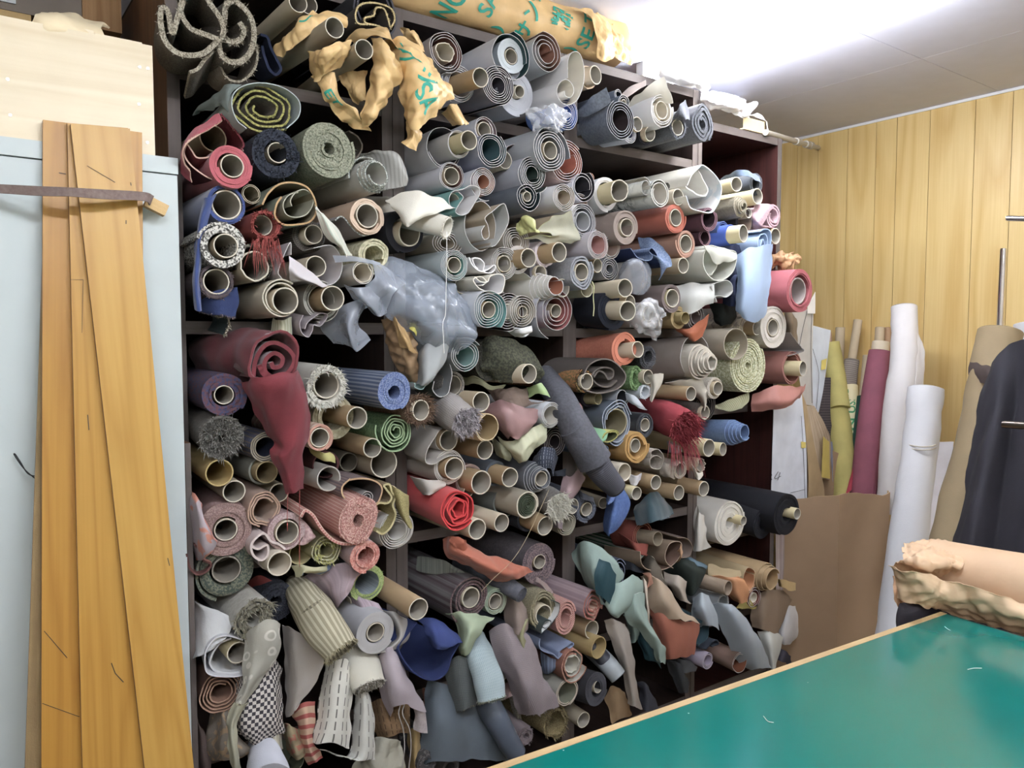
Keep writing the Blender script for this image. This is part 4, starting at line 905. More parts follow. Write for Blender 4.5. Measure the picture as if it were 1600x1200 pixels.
paper_s('ragged lower tip of tan wrapping paper with a green mark', [[(634, 192, .2), (646, 196, .22), (658, 204, .2)], [(636, 214, .19), (646, 212, .22), (656, 212, .2)], [(626, 222, .19), (640, 228, .21), (651, 234, .19)]])
paper_s('golden tan paper tube curl hanging below the lettered tongue', [[(690, 178, .13), (704, 164, .19), (712, 162, .15)], [(698, 186, .13), (714, 180, .2), (722, 180, .15)], [(706, 196, .13), (722, 196, .2), (732, 194, .15)]], wr=.005)
paper_s('crumpled paper ridge between the black roll and the brown vinyl roll', [[(626, 46, .1), (640, 44, .14), (650, 52, .1)], [(634, 60, .12), (648, 58, .17), (658, 66, .12)], [(650, 84, .12), (660, 78, .16), (662, 84, .1)]])

# middle bay, top shelf
V(696, 81, 28, 'taupe vinyl roll with a torn pale core, first in the top middle row', vy('#a59e9f'), vy('#7d5148'), t=.13, turns=2.6, rin=20, core=16, cm=CARDW, cdent=.12, torn=.006)
V(684, 112, 24, 'dark brown layered vinyl curl tucked below the taupe roll', vy('#5d4440'), vy('#6b4a45'), t=.075, turns=3, rin=12, sq=(1.2, .8))
R(751, 121, 30, 'pale grey vinyl roll with a long brown tube sticking out below the taupe roll', LG, t=.11, core=15, p=.10, turns=3.5, th=.0016, inner=WHT, edge=EDGE, cm=CARDB, name='vinyl_roll', cat='vinyl roll', flare=.12, rin=19)
R(799, 88, 26, 'big pale grey vinyl roll in a loose dark teal lined sheet', mat('#aeb6bd', 'vinyl', rough=.5), t=.14, core=12, turns=6, edge=mat('#b9c1c6', 'vinyl'), jit=.001, nz=.01, name='vinyl_roll', cat='vinyl roll', cm=CARD)
V(797, 87, 33, 'dark teal lined grey sheet wrapped loosely round the big pale roll', LG, DTEAL, t=.155, turns=1.25, rin=29, ea=80, flare=.06, name='vinyl_sheet')
V(853, 82, 27, 'grey backed vinyl roll with reddish brown layers, right of the big pale roll', mat('#a7abae', 'vinyl', rough=.5), vy('#a06f5a'), t=.15, turns=3.2, rin=11, ea=100)
Fo([(882, 142), (884, 150), (892, 152), (897, 142), (893, 130), (884, 124), (874, 130), (870, 144), (876, 158), (888, 164), (902, 156), (911, 134), (913, 110), (909, 90), (902, 81), (892, 84), (887, 98), (887, 122)],
   'cream white vinyl sheet curled in a tall loose loop, top middle row', WHT, inner=CRM, edge=EDGE, t=.17, th=.0018, L=.42, name='vinyl_roll', cat='vinyl roll', jit=.001, n=120)
V(778, 133, 28, 'dark grey vinyl roll with a black hollow middle under the big pale roll', vy('#777580'), vy('#4a4750'), t=.155, turns=6, rin=10, nz=.03)
R(812, 143, 35, 'smooth grey vinyl roll with a pale tube end under the loose cream sheet', mat('#9fa2ab', 'vinyl', rough=.5), t=.12, core=9.5, p=.02, turns=7, jit=.001, nz=.015, edge=mat('#a4a6ae', 'vinyl'), name='vinyl_roll', cat='vinyl roll', cm=CARDL)
T(931, 117, 14.5, 'cardboard tube with a tan wrap at the right end of the top middle row', t=.13, cm=CARD, fb=(18, pl('#b59a78'), .03))
V(884, 176, 24, 'bright blue plastic sheet roll at the bottom right of the top middle row', vy('#5b82c4'), vy('#4a74c0'), t=.13, turns=5, rin=10, ea=90, cat='plastic roll', name='plastic_roll')
clear = mat('#e6e8ee', 'vinyl', rough=.2, bump=.1, var=.02, alpha=.30, spec=.8)
S([[(822, 172, .17), (845, 168, .2), (866, 164, .2), (884, 172, .17)], [(826, 182, .17), (846, 186, .21), (864, 182, .22), (886, 186, .18)], [(830, 194, .16), (842, 198, .2), (862, 200, .2), (876, 200, .18)], [(834, 206, .15), (846, 204, .19), (864, 204, .18), (878, 204, .16)]], 'crumpled clear plastic film in front of the bright blue roll', clear, wr=.014, ws=30, crease=.8, th=.0008, nu=36, nv=36, name='plastic_film', cat='plastic film')

# right bay of the middle unit, top shelf
den = mat('#50565e', 'heather', '#666d76')
V(970, 187, 27, 'dark denim grey roll of several loose layers, first in the top right bay', den, pl('#3c2f31'), t=.16, turns=4, rin=14, ea=120, th=.002, edge=pl('#8b8e92'))
S([[(905, 172, .05), (925, 152, .12), (948, 134, .15)], [(905, 178, .05), (928, 166, .12), (951, 144, .155)], [(906, 182, .05), (930, 178, .12), (951, 160, .16)]], 'stiff dark grey flap standing up above the denim roll', den, wr=.003, name='cloth_flap')
V(975, 160, 11, 'narrow slate blue roll above the denim roll', vy('#56677a'), vy('#27313c'), t=.14, turns=2, rin=6, core=5, cm=CARDG)
V(966, 147, 7, 'very small navy curl at the top of the top right bay', vy('#5a6a80'), vy('#222b36'), t=.11, turns=1.6, rin=4)
V(984, 209, 14, 'small blue grey layered roll below the denim roll', vy('#a7adb8'), vy('#4c5270'), t=.13, turns=4, rin=6)
R(1034, 172, 25, 'pale grey vinyl roll with a cream tube, largest in the top right bay', WHT, t=.16, core=14, turns=2.6, rin=17, th=.0018, inner=CRM, edge=EDGE, flare=.1, ea=20, cm=CARDW, name='vinyl_roll', cat='vinyl roll')
S([[(975, 168, .05), (1005, 142, .13), (1036, 120, .17)], [(985, 172, .05), (1014, 152, .13), (1046, 142, .18)], [(1000, 176, .05), (1024, 160, .13), (1052, 160, .175)]], 'cream pointed vinyl corner rising over the pale grey roll', CRM, inner=WHT, wr=.002, name='vinyl_sheet', cat='vinyl')
S([[(955, 160, .0), (980, 140, .06), (1008, 124, .11)], [(962, 164, .0), (986, 148, .06), (1009, 134, .11)]], 'pinkish white vinyl corner behind the cream one', vy('#d9c7bf'), wr=.002, name='vinyl_sheet', cat='vinyl')
T(996, 194, 11.5, 'short tube between the denim roll and the pale grey roll', t=.14)
T(1016, 209, 11.5, 'tube in black cloth at the floor of the top right bay', t=.12, fb=(17, BLK, .02))
chr_ = mat('#34363b', 'speckle', '#4a4d54', rough=1, sheen=.3)
R(1059, 199, 19, 'charcoal fleece round a pale tube in the top right bay', chr_, t=.15, core=12.5, turns=1.8, fringe=(.008, mat('#6f7278', 'plain')), fn=120, nz=.12, th=.005)
R(1098, 194, 30, 'thick charcoal fleece roll at the right end of the top right bay', chr_, t=.15, rin=6, turns=3.5, nz=.14, sq=(.75, 1), rot=20, th=.008, fringe=(.006, chr_), fn=200, wob=.006)
S([[(1046, 200, .14), (1058, 172, .17), (1070, 156, .16)], [(1052, 190, .15), (1064, 176, .18), (1072, 166, .16)], [(1056, 190, .14), (1070, 186, .18), (1078, 186, .16)]], 'charcoal fleece corner standing between the two charcoal rolls', chr_, wr=.004, th=.004, name='cloth_flap')
# ------------------------------------------------------------------ left bay, second compartment
ylg = mat('#a39c42', 'speckle', '#6d6a30', rough=1); plb = mat('#a9b6b4', 'plain', var=.06)
R(412, 169, 40, 'oval roll with olive yellow edges wrapped in a pale blue grey sheet', mat('#6b6660', 'heather', '#83786c'), t=.14, sq=(1.28, .9), rin=10, turns=3.4, th=.0045, nz=.16, edge=ylg, fringe=(.006, ylg), fn=260, wob=.003)
Fo([(386, 200), (372, 188), (362, 164), (368, 142), (392, 131), (424, 132), (452, 142), (468, 160), (466, 182), (448, 200)], 'pale blue grey sheet folded round the olive edged roll', plb, t=.16, th=.002, L=.42, name='cloth', cat='fabric', n=80)
S([[(300, 180, .0), (330, 150, .08), (358, 134, .15), (380, 132, .16)], [(305, 178, .0), (332, 160, .08), (352, 146, .14), (364, 148, .15)], [(310, 176, .0), (330, 172, .06), (346, 166, .12), (356, 176, .14)]], 'grey flap of the blue grey sheet reaching back to the left', mat('#6f7a76', 'plain'), inner=plb, name='cloth_flap')
red = mat('#a03a48', 'plain', var=.12, sheen=.2); rede = mat('#c9a08a', 'plain')
S([[(282, 270, .13), (283, 235, .16), (302, 205, .17), (340, 178, .14)], [(300, 285, .13), (287, 240, .19), (310, 210, .2), (346, 186, .16)]], 'crimson cloth edge looped over a dark tube at the top left', red, edge=rede, inner=pl('#5a2028'), name='cloth', wr=.004, fringe=(.006, rede), fn=40, th=.003)
Fo([(345, 178), (352, 186), (364, 200), (380, 222), (378, 232), (370, 236)], 'dark crimson fold hanging right of the crimson loop', pl('#702730'), t=.12, th=.004, L=.4, fringe=(.006, rede), fn=40, cat='fabric')
Fo([(345, 284), (322, 276), (298, 258), (288, 240), (292, 226), (300, 236), (308, 246), (322, 246), (332, 242)], 'crimson cloth trough below the dark tube', red, inner=pl('#5a2028'), t=.15, th=.003, L=.4, edge=rede, cat='fabric')
T(333, 216, 21, 'dark brown tube inside the crimson loop', t=.1, cm=mat('#6b5a40', 'card'))
R(361, 260, 33, 'crimson cloth roll on a pale tube, left edge of the second row', mat('#b14b55', 'plain', sheen=.2), t=.17, core=18, turns=4.5, nz=.03, fringe=(.004, mat('#b86068', 'plain')), fn=260, coff=(2, 1))
nvf = mat('#23262f', 'speckle', '#343946', rough=1)
R(431, 239, 38, 'shaggy navy roll on a pale tube beside the crimson roll', nvf, t=.16, core=16, turns=4, fringe=(.012, nvf), fn=520, coff=(3, 1))
olt = mat('#6e725e', 'speckle', '#8f9078', rough=1, sc=1.3)
R(513, 233, 43, 'thick olive tweed roll with a slit for its middle', olt, t=.17, rin=7, turns=5, dens=1, sq=(1, 1), fringe=(.008, olt), fn=560, nz=.04)
Fo([(545, 205), (560, 215), (566, 232), (556, 248)], 'brown cloth fold behind the olive tweed roll', pl('#5b5348'), t=.08, th=.004, L=.4, cat='fabric')
blv = mat('#2f437c', 'plain', sheen=.4, var=.15)
R(354, 320, 30, 'royal blue velvet roll on a wide pale tube, its end hanging as a long strip', blv, t=.15, core=23, turns=1.8, fringe=(.004, CARDW), fn=160, cm=CARDG)
S([[(318, 318, .14), (328, 308, .17), (340, 302, .165)], [(311, 350, .15), (315, 345, .17), (322, 340, .165)], [(306, 400, .14), (309, 400, .16), (314, 400, .15)], [(301, 450, .14), (306, 450, .16), (310, 452, .15)], [(308, 486, .14), (311, 486, .155), (314, 486, .15)]], 'long royal blue strip hanging down the left edge', blv, name='cloth_strip', wr=.003, th=.004)
V(393, 303, 14, 'small olive roll between the crimson and the royal blue roll', pl('#6c6750'), pl('#8b8266'), t=.13, turns=2, rin=10, core=None, edge=mat('#b7a98a', 'plain'))
tan = pl('#84795c')
Fo([(410, 320), (420, 302), (438, 288), (462, 286), (482, 294), (492, 312), (494, 332), (484, 346), (466, 350), (444, 350), (430, 338), (432, 320), (440, 308)], 'olive tan cloth looped loosely round a curled pale card', tan, inner=mat('#7f8a76', 'plain'), t=.165, th=.004, L=.42, edge=mat('#b08a55', 'plain'), n=90)
Fo([(466, 300), (452, 304), (442, 318), (446, 334), (460, 340), (478, 336), (488, 322), (488, 306), (476, 296), (462, 300), (454, 312), (456, 322)], 'pale grey green card curled inside the olive tan loop', mat('#a8a58f', 'card'), t=.16, th=.0022, L=.4, n=90, name='card_roll', cat='card')
S([[(492, 318, .17), (498, 326, .18), (506, 334, .17)], [(500, 344, .18), (510, 346, .2), (522, 352, .18)], [(510, 368, .18), (524, 372, .2), (536, 376, .18)], [(534, 392, .17), (542, 396, .19), (549, 398, .18)]], 'pale pink and mint cloth tongue hanging from the olive tan loop', mat('#d8cfc2', 'broad', '#b9c8b4', sc=.5), edge=mat('#c9ae78', 'plain'), name='cloth_flap', fringe=(.006, CRM), fn=50, th=.002)
rst = mat('#9a4038', 'plain', rough=1)
rr_ = R(410, 352, 22, 'rust red roll with long loose threads over its tube', rst, t=.16, core=16, p=-.02, turns=3, fringe=(.012, rst), fn=300, fspread=.5, cm=CARDG)
strands('fringe', [W(395+i*2.4, 372+((i*7) % 9), .17) for i in range(18)], (0, .3, 1), .07, 90, rst, rr_, spread=.25, wd=.0007, seed=5, down=1.5)
R(490, 366, 26, 'dark striped roll on a cream tube beside the rust red roll', mat('#3a3530', 'stripe', '#5a5248', sc=.4), t=.11, core=15, p=.03, turns=4, cm=CARDL)
spk = mat('#c9c5bb', 'speckle', '#4d4a45', rough=1, sc=1.6)
R(353, 384, 35, 'black and white speckled roll on a tan tube', spk, t=.17, core=19, p=.006, turns=2.6, inner=spk, fringe=(.004, spk), fn=200, cm=CARD, coff=(4, 0), ea=165, flare=.1)
bws = mat('#25231f', 'speckle', '#75705f', rough=1, sc=2)
R(398, 416, 30, 'dark tweed roll on a thick pale tube with a torn rim', bws, t=.14, core=23, p=.03, turns=2.2, cm=CARDL, torn=.01, fringe=(.006, mat('#8e8a78', 'plain')), fn=160, coff=(-6, -8), cdent=.06)
pbr = mat('#5b4d4b', 'heather', '#3f3740')
R(338, 440, 27, 'purple brown fuzzy roll on a tan tube at the left edge', pbr, t=.15, core=20, turns=2.4, fringe=(.007, mat('#71605c', 'plain')), fn=260, cm=CARDG)
S([[(305, 470, .1), (330, 462, .14), (355, 452, .15), (372, 448, .15)], [(310, 482, .1), (335, 478, .14), (358, 474, .15), (370, 472, .15)], [(312, 490, .1), (338, 492, .14), (356, 494, .15), (366, 494, .15)]], 'navy blue cloth with a frayed edge under the purple brown roll', mat('#22305a', 'plain'), fringe=(.006, pbr), fn=80, name='cloth')
Fo([(334, 492), (344, 496), (354, 494), (358, 506), (354, 518), (350, 524)], 'dark cloth end with a pale ragged edge hanging over the shelf board', pl('#2c3a3c'), t=.13, th=.003, edge=cpe, fringe=(.008, cpe), fn=110, L=.3, cat='fabric')
crw = mat('#c2b9a3', 'plain', var=.06)
R(446, 470, 29, 'cream cloth roll on a thick cream tube above the red velvet', crw, t=.18, core=21, p=.01, turns=1.6, cm=CARDL, flare=.08, th=.003, coff=(4, -3))
S([[(428, 496, .1), (440, 500, .13), (454, 496, .12)], [(424, 514, .1), (440, 520, .13), (455, 514, .12)], [(424, 530, .1), (440, 540, .13), (452, 540, .12)]], 'sheer pale green cloth end hanging below the cream roll', mat('#a9ab8c', 'stripe', '#bfc0a8', sc=.8), name='cloth')
glc = mat('#a9a499', 'plain')
R(520, 466, 31, 'grey cream layered cloth roll on a long brown tube', glc, t=.13, core=19.5, p=.05, turns=4, th=.0022, cm=CARDB, nz=.05, flare=.1, ea=-100, coff=(6, 3))
Fo([(474, 492), (468, 505), (472, 520), (482, 527), (488, 518), (490, 508), (500, 510), (508, 502), (512, 492), (500, 490), (490, 496), (480, 504), (476, 514)], 'lilac grey cloth curl hanging below the grey cream roll', mat('#a3989b', 'plain'), t=.15, th=.002, L=.35, cat='fabric')
lil = vy('#c4bcc0')
T(494, 416, 16.5, 'tube inside a loose pinkish white vinyl cone', t=.155, cm=CARDL)
Fo([(455, 398), (452, 380), (436, 420), (438, 432), (450, 440), (480, 438), (510, 446), (528, 438), (535, 420), (532, 402), (518, 384), (490, 388)], 'pinkish white vinyl sheet wrapped loosely round a tube', lil, inner=vy('#cfc8cb'), t=.17, th=.0016, L=.42, edge=EDGE, n=90, name='vinyl_roll', cat='vinyl roll', slope=.0)
S([[(453, 398, .19), (480, 420, .19), (512, 446, .18)], [(452, 420, .2), (472, 434, .21), (505, 448, .185)], [(454, 436, .17), (470, 438, .19), (500, 444, .18)]], 'folded front lip of the pinkish white vinyl cone', lil, name='vinyl_sheet', cat='vinyl', wr=.001)
crp = mat('#c6bf9a', 'speckle', '#aaa47e', rough=.9, sc=3)
R(585, 399, 28, 'pale yellow padded roll with a ragged star shaped middle', crp, t=.15, rin=14, turns=3, nz=.12, th=.005, edge=crp, wob=.003)
plastic = mat('#aab2c2', 'vinyl', rough=.25, bump=.1, var=.04, alpha=.45, spec=.7)
R(567, 426, 17, 'whitish tube in cloudy plastic film, left of the plastic sheet', mat('#b5b0a8', 'plain'), t=.2, core=15.5, turns=1.2, th=.002, cm=CARDW, torn=.008)
S([[(580, 408, .17), (586, 430, .2), (572, 448, .19)], [(606, 420, .18), (606, 446, .22), (590, 464, .19)], [(634, 444, .17), (616, 456, .215), (604, 484, .18)]], 'cloudy plastic film flaring out right of the whitish tube', plastic, wr=.006, ws=18, crease=.7, rag=.002, th=.0008, name='plastic_film', cat='plastic film')
S([[(538, 444, .16), (560, 450, .19), (584, 446, .19)], [(552, 466, .16), (572, 470, .2), (598, 462, .19)], [(572, 478, .15), (592, 494, .19), (603, 488, .17)]], 'pleat of cloudy plastic film hanging under the whitish tube', plastic, wr=.005, ws=18, crease=.6, rag=.002, th=.0008, name='plastic_film', cat='plastic film')
S([[(520, 399, .17), (556, 401, .2), (595, 411, .21)], [(524, 410, .17), (556, 409, .2), (592, 415, .21)]], 'narrow tongue of cloudy plastic film above the whitish tube', plastic, wr=.002, rag=.001, th=.0008, name='plastic_film', cat='plastic film')
S([[(500, 505, .06), (530, 478, .12), (560, 470, .15), (585, 470, .14)], [(505, 520, .06), (536, 506, .12), (545, 510, .16), (560, 500, .14)], [(520, 535, .06), (548, 540, .12), (556, 550, .15), (576, 530, .13)]], 'pointed grey plastic film hanging over the shelf board', plastic, wr=.006, ws=14, crease=.6, th=.0008, name='plastic_film', cat='plastic film')
bigf = mat('#a0abbd', 'vinyl', rough=.3, bump=.08, var=.05, alpha=.4, spec=.8)
S([[(602, 402, .12), (597, 420, .15), (592, 440, .15), (586, 460, .12)], [(640, 407, .15), (632, 440, .2), (622, 468, .2), (604, 490, .16)], [(690, 432, .17), (676, 468, .22), (660, 500, .22), (640, 524, .17)], [(722, 460, .17), (712, 490, .215), (700, 520, .22), (678, 550, .17)], [(748, 506, .17), (744, 518, .2), (738, 530, .2), (712, 556, .17)]], 'big sheet of blue grey plastic film draped across the middle', bigf, wr=.010, ws=17, crease=.9, rag=.002, th=.001, nu=60, nv=48, name='plastic_film', cat='plastic film')
S([[(600, 500, .08), (616, 494, .13), (634, 500, .15)], [(598, 520, .1), (622, 524, .17), (648, 530, .17)], [(608, 548, .1), (630, 552, .17), (652, 556, .16)], [(622, 576, .1), (640, 584, .16), (654, 588, .15)], [(634, 596, .1), (646, 602, .14), (656, 602, .14)]], 'brown wrapping paper hanging below the plastic film beside the grey strap', mat('#8a6a44', 'paper', rough=.6, bump=.3, var=.2), wr=.010, ws=22, crease=.8, name='paper_wrapping', cat='paper')
S([[(612, 492, .16), (620, 500, .19), (632, 512, .18)], [(618, 516, .18), (630, 524, .205), (640, 530, .19)], [(626, 540, .17), (640, 548, .2), (652, 552, .18)]], 'golden fold of paper curling off the brown wrapping paper', mat('#b08a4c', 'paper', rough=.5, bump=.3), wr=.007, ws=24, crease=.7, name='paper_fold', cat='paper')
S([[(640, 506, .18), (648, 508, .19), (650, 514, .185)], [(638, 514, .18), (646, 520, .19), (650, 526, .185)]], 'scrap of bright yellow tape on the golden paper fold', mat('#c9bf3c', 'vinyl'), name='tape_scrap', cat='tape', wr=.001)
ctw = mat('#bdbab0', 'plain'); cte = mat('#b9bdb4', 'speckle', '#5a5e58', rough=1)
R(577, 276, 26, 'grey ribbed roll with dark and white frayed edges, sliding out in steps', ctw, t=.17, rin=15, turns=4, tele=.045, th=.003, edge=cte, fringe=(.005, cte), fn=320, ea=190, flare=.35, nz=.08)
S([[(555, 238, .05), (590, 236, .12), (618, 238, .16), (634, 262, .15)], [(570, 254, .06), (596, 250, .12), (622, 256, .17), (638, 280, .16)], [(590, 300, .06), (604, 296, .12), (624, 292, .15), (636, 290, .15)]], 'light grey cloth folded over with a striped edge, above the canvas roll', mat('#aaa9a4', 'stripe', '#989791', sc=1.2), edge=cte, name='cloth_flap', fringe=(.004, cte), fn=60)
tn = mat('#c2a183', 'plain')
R(574, 339, 29, 'peach quilted roll on a pale tube under the grey ribbed roll', tn, t=.16, core=19, turns=3, nz=.10, th=.004, edge=mat('#cdb094', 'plain'), coff=(0, 2), cm=CARDG, sq=(1, .95))
Fo([(524, 344), (532, 338), (540, 342), (552, 358), (566, 368), (580, 366)], 'mauve grey cloth ripple below the peach roll', mat('#9a8f8c', 'plain'), t=.15, th=.003, L=.4, edge=cte, cat='fabric')
cnv = mat('#ccc6b7', 'plain', var=.05)
Lm([(699, 356, .24, 17), (672, 348, .2, 18), (640, 338, .12, 20), (612, 330, .04, 21), (560, 325, -.2, 21)], 'cream canvas roll with a ragged open end pointing right', cnv, end='open', nz=.10, fringe=(.007, cnv), fn=110)
S([[(604, 314, .17), (640, 300, .21), (670, 302, .23), (708, 326, .22)], [(612, 322, .2), (636, 328, .245), (660, 326, .25), (700, 328, .235)], [(622, 334, .2), (634, 344, .25), (646, 342, .26), (664, 336, .25)], [(632, 346, .2), (634, 352, .25), (636, 353, .25), (642, 350, .25)]], 'cream canvas corner folded forward over the canvas roll', cnv, name='cloth_flap', wr=.003, th=.0025, inner=mat('#d9d0b0', 'plain'))
R(640, 364, 34, 'black cloth roll on a bent cream tube below the canvas roll', BLK, t=.13, core=21, p=.01, turns=2.4, cm=CARDL, cdent=.05, th=.007, coff=(3, -2))
V(698, 380, 22, 'beige and cream layered vinyl roll under the canvas roll end', vy('#b3aa98'), vy('#9d917c'), t=.12, turns=4, rin=8, sq=(1.15, .8))

# middle bay, second compartment
R(733, 219, 21, 'cream vinyl roll on a yellow tube inside a lilac grey sheet', mat('#c4c0b8', 'vinyl', rough=.5), t=.16, core=15, p=.05, turns=2.4, th=.0018, edge=EDGE, cm=CARDY, name='vinyl_roll', cat='vinyl roll', rin=17)
V(694, 231, 29, 'lilac grey vinyl sheet open round the cream roll', LG, vy('#57535b'), t=.13, turns=1.5, rin=26, name='vinyl_sheet', cat='vinyl', yw=3)
V(757, 203, 17, 'loose pale vinyl roll on a cream core under the shelf board', LG, vy('#8a6f72'), t=.11, turns=2.2, rin=14, core=12.5, flare=.25, ea=-20, cm=CARDL)
V(768, 234, 25, 'blue grey vinyl roll with a dark teal hollow', vy('#8c90a4'), vy('#3f5f66'), t=.18, turns=3.4, rin=15)
T(789, 250, 14, 'cream tube peeking out right of the dark teal hollow', t=.12, cm=CARDL)
V(804, 240, 17, 'narrow loose curl with a brown lining behind the cream tube', LG, vy('#82503f'), t=.1, turns=1.3, rin=14, sq=(1, .8), flare=.1)
V(706, 275, 20, 'lilac grey vinyl roll with a brown lining and cream core', LG, vy('#7d5a52'), t=.14, turns=2, rin=17, core=14, cm=CARDL, name='vinyl_roll')
V(756, 284, 20, 'grey vinyl roll with many orange brown layers', LG, ORB, t=.17, turns=5, rin=9, flare=.3, ea=-70)
Fo([(712, 325), (704, 322), (702, 310), (708, 299), (722, 296), (736, 290), (748, 294), (749, 304), (742, 316), (732, 332), (720, 336), (712, 330), (718, 318), (724, 308), (716, 300)], 'white vinyl sheet curled with a bright teal face', WHT, inner=TEAL, edge=EDGE, t=.19, th=.0016, L=.42, n=110, name='vinyl_roll', cat='vinyl roll', core=(708, 314, 12, .02), cm=CARDG, jit=.001)
V(860, 235, 30, 'big grey vinyl roll with many spiral layers and a brown core', mat('#a3a7ac', 'vinyl', rough=.5), vy('#75787d'), t=.19, turns=4, rin=16, core=14, flare=.22, ea=-10, d=-1, cm=CARD, th=.002)
V(886, 252, 30, 'vinyl roll with salmon orange layers behind the big grey spiral', vy('#b59a90'), vy('#b4694f'), t=.13, turns=4, rin=17)
V(832, 272, 25, 'grey vinyl roll with dark green layers', MG, vy('#36463f'), t=.17, turns=5, rin=10, flare=.18, ea=-30)
V(824, 307, 20, 'dark grey blue vinyl roll with a dark teal inside', vy('#5f656f'), vy('#27393d'), t=.18, turns=2.6, rin=10, core=8, cm=CARDG, flare=.15, ea=20)
V(881, 308, 20, 'pale vinyl roll with beige layers under the salmon roll', WHT, BEI, t=.18, turns=4, rin=10)
V(911, 292, 21, 'loose grey curl with a black lining', LG, vy('#2c2a2f'), t=.14, turns=2.2, rin=13, ea=60, flare=.1)
V(906, 318, 15, 'small tan lined curl under the black lined curl', LG, vy('#b08a72'), t=.12, turns=1.6, rin=12)
T(922, 278, 8, 'dull orange brown tube end above the white tube roll', t=.06, cm=mat('#9a6b50', 'card'))
R(968, 298, 27, 'white plastic coated roll on a long frayed cardboard tube', mat('#d9dcdc', 'vinyl', rough=.4), t=.13, core=17, p=.07, turns=3, edge=EDGE, torn=.008, cdent=.06, cm=CARDY, name='vinyl_roll', cat='vinyl roll')
Fo([(757, 352), (752, 362), (756, 374), (764, 370), (762, 352), (758, 340), (770, 330), (786, 318), (792, 326), (795, 344), (788, 362), (776, 382), (768, 386)], 'large pale grey vinyl sheet curled in a pointed loop with a beige inside', mat('#babab6', 'vinyl', rough=.5), inner=BEI, edge=EDGE, t=.2, th=.0018, L=.42, n=110, name='vinyl_roll', cat='vinyl roll', jit=.001)
V(750, 354, 36, 'back layer of pale grey vinyl round the pointed loop', mat('#babab6', 'vinyl', rough=.5), BEI, t=.17, turns=1, rin=34, ea=-40, name='vinyl_sheet', cat='vinyl', sq=(.75, 1))
V(806, 378, 24, 'beige vinyl roll in many fine layers right of the pointed loop', vy('#b8b0a2'), vy('#a69b8a'), t=.15, turns=5, rin=7, sq=(1, .9))
lem = mat('#b5b56a', 'leather', rough=.6, var=.08); lemb = pl('#a29f88')
S([[(806, 350, .15), (818, 338, .19), (836, 345, .21), (840, 360, .2)], [(808, 358, .16), (824, 350, .2), (836, 358, .22), (842, 362, .2)], [(815, 368, .16), (826, 364, .2), (836, 364, .21), (842, 364, .2)]], 'crumpled lemon green leather end, left of the pointed leather sheet', lem, inner=lemb, wr=.008, ws=30, crease=.5, name='leather_sheet', cat='leather')
S([[(836, 362, .19), (862, 340, .2), (892, 330, .19)], [(848, 364, .2), (874, 356, .18), (898, 350, .18)], [(862, 368, .2), (886, 368, .19), (908, 374, .18)], [(820, 372, .17), (866, 380, .18), (906, 378, .17)]], 'lemon green leather sheet with a pointed corner round a tube', lemb, inner=lem, edge=lem, name='leather_sheet', cat='leather', wr=.003)
T(869, 351, 14.5, 'tube lying inside the lemon green leather', t=.155, cm=CARD)
V(911, 346, 26, 'pale grey vinyl roll with a wide grey hollow', WHT, vy('#8b8d95'), t=.17, turns=3.5, rin=17, core=15.5, cm=mat('#a6a6a8', 'card'))
tau = mat('#8b7a70', 'plain', rough=.8)
R(977, 356, 27, 'taupe leatherette roll on a cream core', tau, t=.17, core=14, turns=3.5, cm=CARDL, nz=.02, coff=(4, 1))
V(934, 382, 20, 'lilac white roll with a pink inside in fine layers', mat('#c3bcc5', 'vinyl', rough=.5), vy('#b9857f'), t=.2, turns=4, rin=13, edge=EDGE)
V(955, 386, 17, 'white vinyl roll tucked behind the pink lined roll', WHT, vy('#b59a8a'), t=.14, turns=1.8, rin=12)
T(826, 403, 15, 'brown tube, left of the pair in the middle of the second row', t=.2, cm=CARDB, fb=(22, vy('#bdb6b0'), .05))
T(874, 394, 15.5, 'brown tube, right of the pair in the middle of the second row', t=.21, cm=CARDB, fb=(21, mat('#cfbfc2', 'plain'), .06))
V(788, 412, 23, 'cream and grey roll of fine layers on a pale core', vy('#bdb7b2'), vy('#c9c3b9'), t=.16, turns=4, rin=14, core=13, cm=CARDL)
V(710, 414, 22, 'pale teal vinyl roll with teal layers and a cardboard core', mat('#aebcc2', 'vinyl', rough=.5), TEAL, t=.19, turns=4, rin=14, core=12.5, cm=CARD)
T(722, 446, 13, 'dull tube below the pale teal roll', t=.13, cm=CARDG)
Fo([(733, 402), (740, 416), (752, 424), (764, 420), (772, 414), (774, 420), (768, 426), (756, 424), (756, 412), (748, 404), (738, 404), (742, 414), (748, 420)], 'white vinyl folded flat in a figure of eight', WHT, t=.18, th=.0028, L=.42, n=90, name='vinyl_roll', cat='vinyl roll')
Fo([(742, 432), (752, 440), (762, 440), (766, 432), (778, 428), (787, 432), (788, 446), (782, 458), (768, 458), (752, 452), (742, 444), (740, 436), (752, 432), (760, 440), (754, 446)], 'white vinyl roll pinched round a beige liner', WHT, inner=CRM, t=.2, th=.0025, L=.42, n=90, name='vinyl_roll', cat='vinyl roll')
R(841, 450, 22, 'white vinyl roll stepping out like a cone, orange brown inside', mat('#dcdad2', 'vinyl', rough=.5), t=.14, rin=12, turns=5, tele=.085, inner=vy('#a8694a'), edge=EDGE, name='vinyl_roll', cat='vinyl roll', th=.0022)
V(811, 455, 29, 'outer white layer of the stepped cone roll', mat('#d0cfc8', 'vinyl', rough=.5), CRM, t=.15, turns=1.2, rin=27, name='vinyl_sheet', cat='vinyl')
V(764, 484, 27, 'white backed roll with bright teal layers on a brown core', mat('#c5c9d2', 'vinyl', rough=.5), TEAL, t=.21, turns=4, rin=14, core=13, cm=CARDB, flare=.18, ea=-50)
